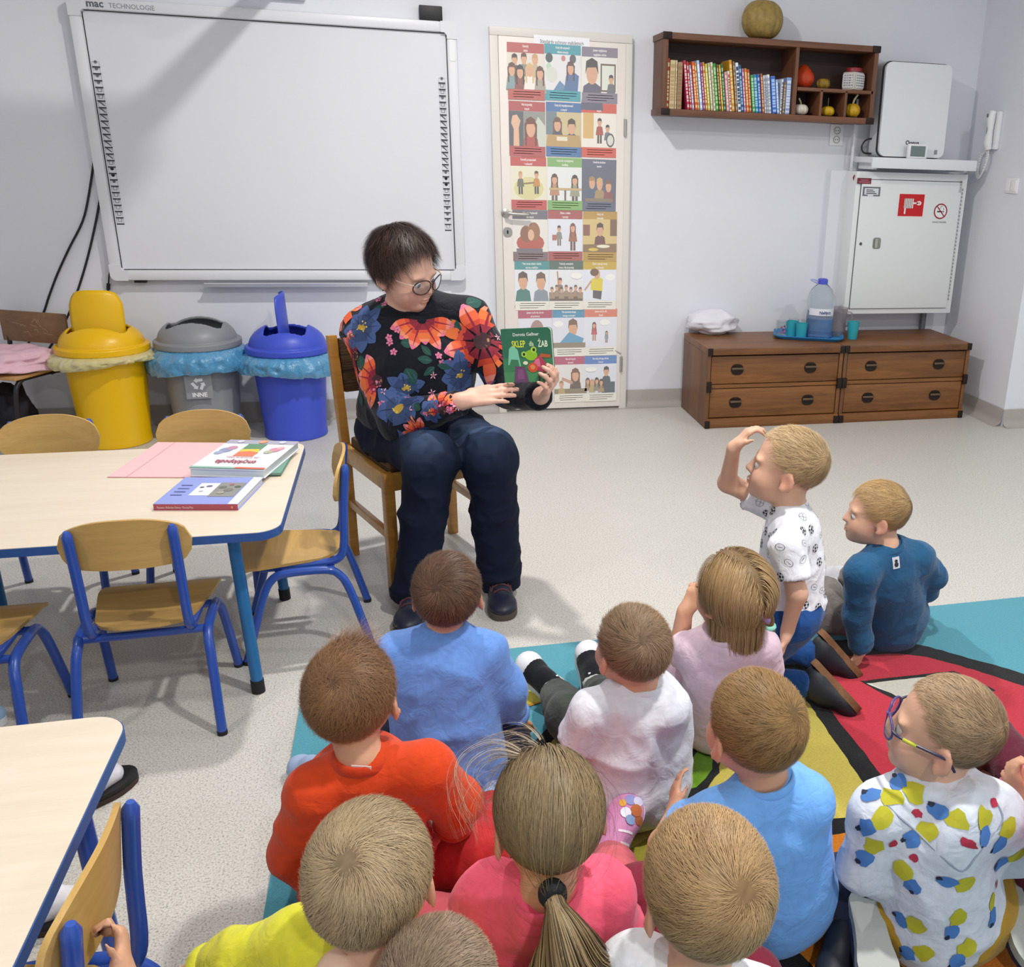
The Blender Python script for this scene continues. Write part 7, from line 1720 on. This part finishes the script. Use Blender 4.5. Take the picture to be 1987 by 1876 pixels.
# 13 child at the rug's far side, only clasped hands and a knee in view
h = zp(2120, 1440, .53)
J = sitting((1.36, 1.5), (-.6, .8), h+V(.01, -.03, -.12), h, elL=zp(2010, 1610, .22), wrL=zp(1990, 1560, .3), elR=zp(2080, 1560, .24), wrR=zp(1992, 1535, .31), knL=zp(2000, 1680, .14), anL=zp(2060, 1600, .07))
person('child with clasped hands in a pink sleeve and burgundy trousers', J, dict(skin=PEACH, hair=('#6a5236', '#a58a5c'), hf=unit(V(-.8, .6, .1)), handL=((-.45, .3, .8), (.5, .6, .3), (0, -.6, .2), .9), handR=((-.5, .2, .8), (.2, -.8, .2), (.3, .3, .4), .9), hk=dict(seed=13)),
 [top('#d86a92', 'rose_pink', seed=25, cuff=.85), bottom('#5a1f30', 'burgundy', seed=26), shoes(M_DKSHOE, RB_W)])
# 14 child behind the second table's chair, only a hand in view
h = V(-.44, .58, .56); wr = zp(236, 1908, .47)
J = sitting((-.42, .58), (0, 1), h+V(0, -.02, -.12), h, elR=V(-.3, .8, .3), wrR=wr, elL=V(-.62, .72, .25), wrL=V(-.6, .8, .12), hipR=V(-.36, .6, .08), hipL=V(-.48, .6, .08), knL=V(-.53, .72, .08), knR=V(-.28, .72, .08), anL=V(-.42, .78, .06), anR=V(-.4, .78, .06), toL=V(-.38, .8, .05), toR=V(-.46, .8, .05))
person('child outside the picture whose bare hand reaches up to the nursery chair', J, dict(skin=PEACH, hair=('#6a5236', '#a58a5c'), hf=unit(V(0.2, 1, .1)), handR=((-.05, .6, .5), (-1, .05, .1), (.4, .1, .9), 1.15, .02, 1.3), h=.009, hk=dict(seed=14, N=2500)),
 [top('#8a5a6a', 'plum', sleeve='short', seed=27), bottom('#30343c', 'charcoal2', seed=28), shoes(M_DKSHOE, RB_W)])
# 15 adult seated between the tables, only socks and sandals in view
J = {'pelvis': V(-1.5, 1.93, .42), 'neck': V(-1.5, 1.93, .95), 'head': V(-1.48, 1.93, 1.13), 'front': V(1, 0, 0)}
for q, y, s_ in (('L', 2.09, 1), ('R', 1.72, -1)):
    J['sh'+q] = V(-1.5, 1.93+s_*.19, .9); J['el'+q] = V(-1.42, 1.93+s_*.25, .64); J['wr'+q] = V(-1.2, 1.93+s_*.16, .56)
    J['hip'+q] = V(-1.47, 1.93+s_*.1, .42); J['kn'+q] = V(-1.16, y-s_*.02, .4); J['an'+q] = V(-.87, y-.03, .085) if q == 'L' else V(-.875, 1.735, .085); J['to'+q] = V(-.75, y+.09, .03) if q == 'L' else V(-.735, 1.75, .03)
M_SANDAL = mat('sandal_black', '#17171a', .6, bump=.2, bscale=90); M_SOCKW = cloth_mat('sock_white', '#dedde4')
def sandals(root, J, TF, out):
    for q in ('L', 'R'):
        d = unit((J['to'+q]-J['an'+q])*[1, 1, 0]); an = V(J['an'+q][0], J['an'+q][1], .02); F = Field(*bounds([an-d*.08, an+d*.2, an+V(0, 0, .12)], .06), .005)
        F.rc(an-d*.03+V(0, 0, .03), an+d*.1+V(0, 0, .026), .03, .036, .0); F.rc(an+d*.1+V(0, 0, .024), an+d*.165+V(0, 0, .018), .037, .026, .02); F.rc(an-d*.01+V(0, 0, .04), J['an'+q]+V(-.04, 0, .06), .034, .036, .02)
        part_mesh('sock', F, M_SOCKW, root)
        sx = np.cross(d, V(0, 0, 1)); pol = [(.05*x, .29*y-.075) for x, y in ((-.6, 0), (-.78, .12), (-.72, .4), (-.9, .65), (-.95, .8), (-.6, .97), (0, 1.02), (.6, .97), (.95, .8), (.9, .65), (.72, .4), (.78, .12), (.6, 0))]
        o = MB().prism([tuple(w[:2]) for w in smooth_pts([(x, y, 0) for x, y in pol], 2, True)][::-1], V(an[0], an[1], .001), sx, d, .024).build('sandal', M_SANDAL, root, auto=50)
        MB().prism([tuple(w[:2]) for w in smooth_pts([(x*1.04, y, 0) for x, y in pol], 2, True)][::-1], V(an[0], an[1], .001), sx, d, .012).build('sole', mat('sandal_sole', '#3a2a24', .7), o, auto=50)
        for t in (.02, .085):
            MB().tube([an+d*t+sx*.044*math.cos(a)+V(0, 0, .008+.058*math.sin(a)) for a in np.linspace(0, math.pi, 14)], .014, 8, flat=(.35, 1.3, d)).build('strap', M_SANDAL, o, auto=None)
            if t < .05: MB().ell(an+d*t+V(0, 0, .068), (.009, .009, .003), 10, 6).build('buckle', M_STEEL, o)
def adult_top(col, nm, seed):
    def fn(root, J, TF, out):
        F = Field(*bounds([J[k] for k in ('neck', 'pelvis', 'elL', 'elR', 'wrL', 'wrR', 'shL', 'shR')], .2), .009)
        F.el(mixp(J['pelvis'], J['neck'], .64), V(.19, .135, .21), TF, .06); F.el(mixp(J['pelvis'], J['neck'], .26), V(.18, .15, .2), TF, .06)
        for q in ('L', 'R'): F.rc(mixp(J['neck'], J['sh'+q], .2), J['sh'+q], .06, .065, .04); F.rc(J['sh'+q], J['el'+q], .065, .055, .03); F.rc(J['el'+q], J['wr'+q], .055, .045, .02, cut=True)
        part_mesh('shirt', F, cloth_mat(nm, col), root, .008, 7, seed)
        G = Field(*bounds([J[k] for k in ('pelvis', 'knL', 'knR', 'anL', 'anR')], .2), .009); G.el(J['pelvis'], V(.19, .16, .12), TF, .04)
        for q in ('L', 'R'): G.rc(J['hip'+q], J['kn'+q], .1, .075, .04); G.rc(J['kn'+q], mixp(J['kn'+q], J['an'+q], .9), .07, .055, .03, cut=True)
        part_mesh('trousers', G, cloth_mat('adult_jeans', '#2b3a55'), root, .008, 8, seed)
    return fn
person('seated adult outside the picture with white socks and black sandals', J, dict(skin=PEACH, hair=('#4a3828', '#8a6a4a'), hf=unit(V(.9, .4, 0)), adult=True, hs=1.1, hand=.17, h=.012, hk=dict(seed=15, N=2500)), [adult_top('#a3a8b4', 'adult_grey', 3), sandals])
# low stool the adult sits on, and a stray sneaker
t = thing('stool', 'low round stool under the seated adult', 'stool', (-1.5, 1.93, 0))
MB().lathe([(0, .27), (.15, .27), (.16, .28), (.16, .295), (.15, .3), (0, .3)], (-1.5, 1.93, 0), 28, cap=False).build('seat', M_PLY, t)
for a in range(4): MB().tube([(-1.5+.1*math.cos(a*1.57+.78), 1.93+.1*math.sin(a*1.57+.78), .275), (-1.5+.16*math.cos(a*1.57+.78), 1.93+.16*math.sin(a*1.57+.78), 0)], .012, 10).build('leg', M_BLUE, t)
t = thing('sneaker', 'pale blue and white child sneaker on the floor beneath the nursery chair', 'shoe', zp(0, 1390, 0))
a = zp(14, 1398, .0); shoe(t, a+V(-.15, -.06, .001), a+V(.0, .0, .001), V(0, 0, 1), .07, mat('sneaker_blue', '#8fb0d0', .6), RB_W, name='upper')
# ------------------------------------------------------------------ the reader on the wooden chair
h = atY(783, 517, 3.23)
J = {'pelvis': V(.0, 3.41, .54), 'neck': V(.028, 3.31, .985), 'head': h, 'front': unit(V(.374, -.927, 0)),
 'shL': V(.2, 3.31, .93), 'shR': V(-.145, 3.37, .885), 'elL': V(.33, 3.2, .7), 'wrL': V(.405, 2.985, .735), 'elR': V(-.05, 3.14, .625), 'wrR': V(.15, 2.985, .725),
 'hipL': V(.1, 3.42, .52), 'hipR': V(-.08, 3.37, .52), 'knL': V(.235, 2.99, .535), 'knR': V(.045, 2.99, .53), 'anL': V(.258, 3.03, .085), 'anR': V(-.03, 2.98, .085), 'toL': V(.255, 2.87, .04), 'toR': V(-.055, 2.84, .04)}
def blouse(root, J, TF, out):
    F = Field(*bounds([J[k] for k in ('neck', 'pelvis', 'elL', 'elR', 'wrL', 'wrR', 'shL', 'shR')], .17), .0055)
    F.el(mixp(J['pelvis'], J['neck'], .66), V(.195, .15, .19), TF, .05); F.el(mixp(J['pelvis'], J['neck'], .42)+TF[:, 1]*.04, V(.2, .165, .16), TF, .06); F.el(mixp(J['pelvis'], J['neck'], .18)+TF[:, 1]*.02, V(.205, .18, .13), TF, .05)
    for q in ('L', 'R'):
        F.rc(mixp(J['neck'], J['sh'+q], .25)-TF[:, 2]*.01, J['sh'+q], .062, .068, .05); F.rc(J['sh'+q], J['el'+q], .07, .062, .035); F.rc(J['el'+q], mixp(J['el'+q], J['wr'+q], .97), .06, .044, .025, cut=True)
        F.el(mixp(J['pelvis'], J['neck'], .58)+TF[:, 1]*.11+TF[:, 0]*(.075 if q == 'L' else -.075), V(.085, .07, .08), TF, .05)
    o, P, Q = part_mesh('blouse', F, cloth_mat('black_floral', '#10131e', .75, bump=.1), root, .006, 7, 31, ret=True)
    nb = J['neck']+TF[:, 2]*.006; ring = [nb+TF[:, 0]*.075*math.cos(a)+TF[:, 1]*(.07*math.sin(a)+.012)-TF[:, 2]*.03*math.sin(a) for a in np.linspace(0, 2*math.pi, 32, endpoint=False)]
    MB().tube(ring, .006, 8, closed=True, flat=(1.6, .9, TF[:, 2])).build('neckband', cloth_mat('black_floral', '#10131e'), o, auto=None)
    D_ = Decal(P, Q); r_ = random.Random(77); vn = vnormals(P, Q)
    def coral(px, py, r, a0=0, a1=2*math.pi, n=9, rot=0, ctr=True, c=None):
        c_, n_ = D_.hit(px, py) if c is None else c
        if c_ is None: return
        D_.at(c_, n_, rot=rot)
        for i in range(n):
            a = a0+(a1-a0)*(i+.5)/n; k_ = r_.uniform(.85, 1.15)
            pal = [('#7a2030', '#c8442e', '#e0603c', '#e88a7a', '#d8708a'), ('#8a2436', '#d0503a', '#e0703a', '#e68a6a', '#d06a90')][i % 2]
            D_.petal(a, r*.15, r*k_, r*.21, lambda t, pal=pal: pal[min(4, int(t*5))], 8, 4, tip=1.3)
            D_.petal(a, r*.2, r*k_*.9, r*.03, '#8a1f38', 6, 2)
        if ctr: D_.disc(r*.2, '#3a2028', n=12); [D_.disc(r*.03, '#b07a4a', r*.13*math.cos(t), r*.13*math.sin(t), n=5, m=2) for t in np.linspace(0, 6, 8)]
    def blue(px, py, r, rot=0, n=8, c=None):
        c_, n_ = D_.hit(px, py) if c is None else c
        if c_ is None: return
        D_.at(c_, n_, rot=rot)
        for i in range(n):
            a = 2*math.pi*i/n; k_ = r_.uniform(.85, 1.1)
            D_.petal(a, r*.1, r*k_, r*.3, lambda t: '#33466e' if t < .4 else '#41588a', 7, 4, tip=1.1); D_.petal(a, r*.25, r*k_*.85, r*.022, '#24345a', 5, 2)
        D_.disc(r*.2, '#b8963a', n=12)
        for t in range(9): D_.disc(r*.045, '#d8be62', r*.22*r_.uniform(.3, 1.2)*math.cos(t*.7), r*.22*r_.uniform(.3, 1.2)*math.sin(t*.7), n=5, m=2)
    def pink(px, py, r=.013, rot=None, star=False, c=None):
        c_, n_ = D_.hit(px, py) if c is None else c
        if c_ is None: return
        D_.at(c_, n_, rot=r_.uniform(0, 1.2) if rot is None else rot)
        for i in range(5): D_.petal(i*1.2566, r*.1, r, r*(.16 if star else .34), '#dca8b8' if star else '#d87a9c', 5, 3, tip=1.2)
        D_.disc(r*.2, '#8a2c50', n=7, m=2)
    def leaf(px, py, L, rot, w=.3, c=None):
        c_, n_ = D_.hit(px, py) if c is None else c
        if c_ is None: return
        D_.at(c_, n_, rot=rot); D_.petal(0, 0, L, L*w, '#1f4a44', 8, 4, tip=.9); D_.petal(0, L*.05, L*.9, L*.015, '#4a7a6a', 6, 2)
        for t in (.3, .5, .7): D_.strip([(L*t, 0), (L*t+L*.1, L*w*.55)], L*.012, '#3f6a5c'); D_.strip([(L*t, 0), (L*t+L*.1, -L*w*.55)], L*.012, '#3f6a5c')
    coral(936, 662, .15, rot=.3); coral(818, 620, .1, math.pi*1.0, math.pi*2, 7, ctr=False); coral(733, 738, .095, math.pi*.55, math.pi*1.4, 6, rot=.2); coral(690, 690, .1, math.pi*.4, math.pi*1.6, 7); coral(858, 796, .07, 0, math.pi*1.2, 5)
    coral(815, 838, .06, math.pi*.4, math.pi*1.2, 4, ctr=False); coral(672, 810, .05)
    blue(702, 636, .085, .2); blue(893, 728, .085, .1); blue(775, 793, .095, .5); blue(787, 752, .06, 1.0); blue(967, 585, .05, .3); blue(975, 640, .04); blue(835, 800, .04, .2)
    for x, y in ((755, 655), (757, 665), (764, 683), (851, 690), (857, 704), (872, 702), (723, 758), (733, 745), (862, 765), (858, 785), (872, 797), (880, 785), (740, 782), (895, 560), (885, 555), (746, 590), (735, 582), (772, 640), (790, 770)): pink(x, y)
    for x, y in ((840, 728), (838, 762), (720, 776), (745, 760), (795, 795), (885, 790), (965, 655)): pink(x, y, .014, star=True)
    leaf(778, 665, .04, .1, .45); leaf(838, 700, .05, 2.9, .28); leaf(836, 690, .045, 2.2, .28); leaf(842, 712, .045, 3.7, .28); leaf(848, 708, .05, -.3, .22); leaf(905, 590, .06, .3, .42); leaf(868, 622, .055, -.6, .35); leaf(725, 600, .05, .5, .25); leaf(700, 690, .05, -1.2, .4); leaf(787, 715, .06, -1.1, .4); leaf(805, 785, .035, -.2, .4); leaf(700, 760, .05, -1.3, .35)
    # the print goes on round the sides and back
    for _ in range(34):
        i = r_.randrange(len(P)); d = P[i]-CO; n_ = unit(vn[i])
        if np.dot(n_, d) < 0: continue
        c = (P[i], n_); k_ = r_.random()
        (lambda: coral(0, 0, .09, c=c))() if k_ < .25 else (lambda: blue(0, 0, .075, c=c))() if k_ < .5 else (lambda: pink(0, 0, c=c))() if k_ < .8 else (lambda: leaf(0, 0, .05, 1.0, c=c))()
    D_.build('floral_print', o)
def jeans(root, J, TF, out):
    F = Field(*bounds([J[k] for k in ('pelvis', 'knL', 'knR', 'anL', 'anR', 'hipL', 'hipR')], .17), .0065)
    F.el(J['pelvis']-V(0, 0, .01), V(.2, .17, .1), TF, .04)
    for q in ('L', 'R'):
        F.rc(J['hip'+q], J['kn'+q], .108, .082, .035); F.rc(J['kn'+q], mixp(J['kn'+q], J['an'+q], .45), .08, .07, .03); F.rc(mixp(J['kn'+q], J['an'+q], .45), mixp(J['kn'+q], J['an'+q], 1.1), .07, .073, .02, cut=True)
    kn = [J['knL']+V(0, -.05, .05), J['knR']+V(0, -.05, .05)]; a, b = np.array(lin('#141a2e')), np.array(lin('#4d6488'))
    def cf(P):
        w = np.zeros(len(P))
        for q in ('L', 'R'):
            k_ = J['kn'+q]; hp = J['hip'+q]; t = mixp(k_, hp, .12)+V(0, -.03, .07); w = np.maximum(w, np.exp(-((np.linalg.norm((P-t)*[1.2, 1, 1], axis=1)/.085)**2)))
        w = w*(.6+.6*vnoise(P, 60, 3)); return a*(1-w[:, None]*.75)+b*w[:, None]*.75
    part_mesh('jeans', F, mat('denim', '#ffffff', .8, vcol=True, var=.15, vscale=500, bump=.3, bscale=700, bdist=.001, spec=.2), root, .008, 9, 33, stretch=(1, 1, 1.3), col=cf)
def lace_shoes(root, J, TF, out):
    m = mat('leather_navy', '#1d2233', .45, bump=.15, bscale=120)
    for q in ('L', 'R'):
        u = V(0, 0, 1); d = unit((J['to'+q]-J['an'+q])*[1, 1, 0]); an = V(J['an'+q][0], J['an'+q][1], .004); o = shoe(root, an-d*.07, an+d*.19, u, .1, m, mat('sole_taupe', '#4f463d', .7), h=.005)
        sx = np.cross(d, u); og = ORG[o.name]; bt = BVHTree.FromPolygons([tuple(V(*v.co[:])+og) for v in o.data.vertices], [tuple(f.vertices) for f in o.data.polygons])
        def on_top(q): r = bt.ray_cast(Vector(q+u*.2), Vector(-u)); return V(*r[0])+u*.002 if r[0] is not None else q
        for k_ in range(4): MB().tube(smooth_pts([on_top(an+d*(.1-.022*k_)+sx*x) for x in (-.026, -.013, 0, .013, .026)], 2), .0028, 6).build('shoelace', mat('lace_brown', '#5a3230', .8), o)
        for sg in (-1, 1): MB().tube([on_top(w) for w in smooth_pts([an+d*.05, an+d*.06+sx*sg*.02, an+d*.085+sx*sg*.033, an+d*.06+sx*sg*.034], 5)], .0024, 6).build('lace_loop', mat('lace_brown', '#5a3230'), o)
hfw = unit(V(.74, -.6, -.34))
p = person('woman in a black floral blouse and jeans reading to the children', J, dict(skin='#d8ab97', hair=('#15100f', '#4a3630'), hf=hfw, hu=unit(V(-.16, -.05, 1)), adult=True, hs=1.19, build=1.0, hand=.175, brow=.5, lip='#a8625c', blush='#c98a7a', h=.008, fine=[(2, .66, .86, .005), (2, .98, 1.3, .0038), (0, -.15, .18, .0042), (0, .18, .56, .0055), (1, 2.8, 3.12, .005), (1, 3.12, 3.4, .0045)],
 handR=((.92, -.15, .22), (-.1, .55, -.75), (.1, .5, .85), (.12, .14, .18, .22), .03, .35), handL=((.25, -.75, .5), (-.55, -.2, .75), (.8, -.2, .1), (.75, .8, .85, .9), .02, .5),
 hk=dict(seed=20, hl=HL_WOM, whorl=(.1, -.6, .75), length=.045, lift=.3, N=18000, th=.02, swirl=.25, width=.00045)), [blouse, jeans, lace_shoes])
R, s = p['R'], p['s']; W = lambda x, y, z: J['head']+R @ (V(x, y, z)*s)
glasses(p['root'], W, mat('rim_tortoise', '#3a201c', .3), mat('temple_pale', '#c9a89a', .35), None, tube=.0021, rx=.027, rz=.021)
for q in (-1, 1): MB().ell(W(q*.078, .004, -.048), (.003, .003, .003), 8, 6).build('earring', mat('earring_dark', '#3a2a2a', .2, .8), p['root'])
# ------------------------------------------------------------------ the picture book in her hands
q = [atY(968, 637, 3.0), atY(1063, 633, 2.93), atY(1080, 734, 2.9), atY(984, 744, 2.97)]
ex = unit(q[1]-q[0]); w = float(np.linalg.norm(q[1]-q[0])+np.linalg.norm(q[2]-q[3]))/2; up_ = (q[0]-q[3]+q[1]-q[2])/2; ey = unit(up_-ex*np.dot(up_, ex)); hh = float(np.dot(up_, ey)); nn = np.cross(ex, ey)
t = thing('picture_book', 'green picture book titled Sklep dla Żab held up by the woman', 'book', q[3])
o0 = (q[3]+(q[0]-ey*hh))/2
pol = lambda e: [(e, e), (w-.012-e, e)]+[(w-.012-e+.012*math.sin(a), .012+e-.012*math.cos(a)) for a in np.linspace(.3, 1.57, 4)]+[(w-e-.012+.012*math.cos(a), hh-e-.012+.012*math.sin(a)) for a in np.linspace(0, 1.57, 5)]+[(e, hh-e)]
MB().prism(pol(0), o0-nn*.0, ex, ey, .003, col='#2f6b50').build('front_cover', mat('board_cover', '#ffffff', .3, vcol=True), t, smooth=False)
MB().prism(pol(.001), o0-nn*.014, ex, ey, .014).build('pages', mat('page_edges_book', '#b9c4b0', .7), t, smooth=False)
MB().prism(pol(0), o0-nn*.017, ex, ey, .003, col='#2f6b50').build('back_cover', mat('board_cover', '#ffffff'), t, smooth=False)
pr = Print(o0+nn*.003, ex*w, ey*hh, .0003)
pr.rect(0, 0, 1, .45, '#3d7d55').rect(0, 0, 1, .2, '#4a8c58')
pr.text('Dorota Gellner', .5, .86, .085, '#e6ece6', sx=.95*hh/w, bold=.001)
pr.text('SKLEP', .34, .655, .17, '#d9e04a', sx=.62, bold=.004).text('dla', .6, .67, .13, '#cfe0b8', sx=.62, bold=.002).text('ŻAB', .83, .65, .16, '#dce8d0', sx=.66, bold=.004)
pr.poly([(.1, .33), (.14, .62), (.18, .67), (.26, .66), (.32, .6), (.36, .3), (.33, .3), (.31, .42), (.17, .43), (.13, .33)], '#7cc4a4')
pr.poly([(.2, .0), (.24, .3), (.44, .29), (.5, .0)], '#6a4568').poly([(.27, .06), (.3, .25), (.4, .24), (.42, .06)], '#84507a')
pr.disc(.58, .5, .13, .1, '#8fbf2a').disc(.44, .52, .055, .055, '#a8cf4a').disc(.64, .6, .06, .06, '#a8cf4a').disc(.44, .52, .025, .028, '#24301a').disc(.645, .6, .028, .03, '#24301a')
pr.poly([(.55, .24), (.9, .16), (.86, .36), (.76, .5), (.64, .42)], '#b0405a').poly([(.6, .3), (.76, .28), (.74, .44), (.66, .42)], '#d8708c').poly([(.74, .46), (.96, .44), (.98, .5), (.78, .53)], '#b05a34').disc(.6, .27, .1, .09, '#d0542c').disc(.6, .28, .05, .045, '#e08a5a').disc(.46, .36, .05, .035, '#dfe0c0')
pr.rect(.7, .02, .73, .18, '#3a3a34').rect(.79, .02, .82, .17, '#3a3a34', 0)
pr.build('cover_print', t)
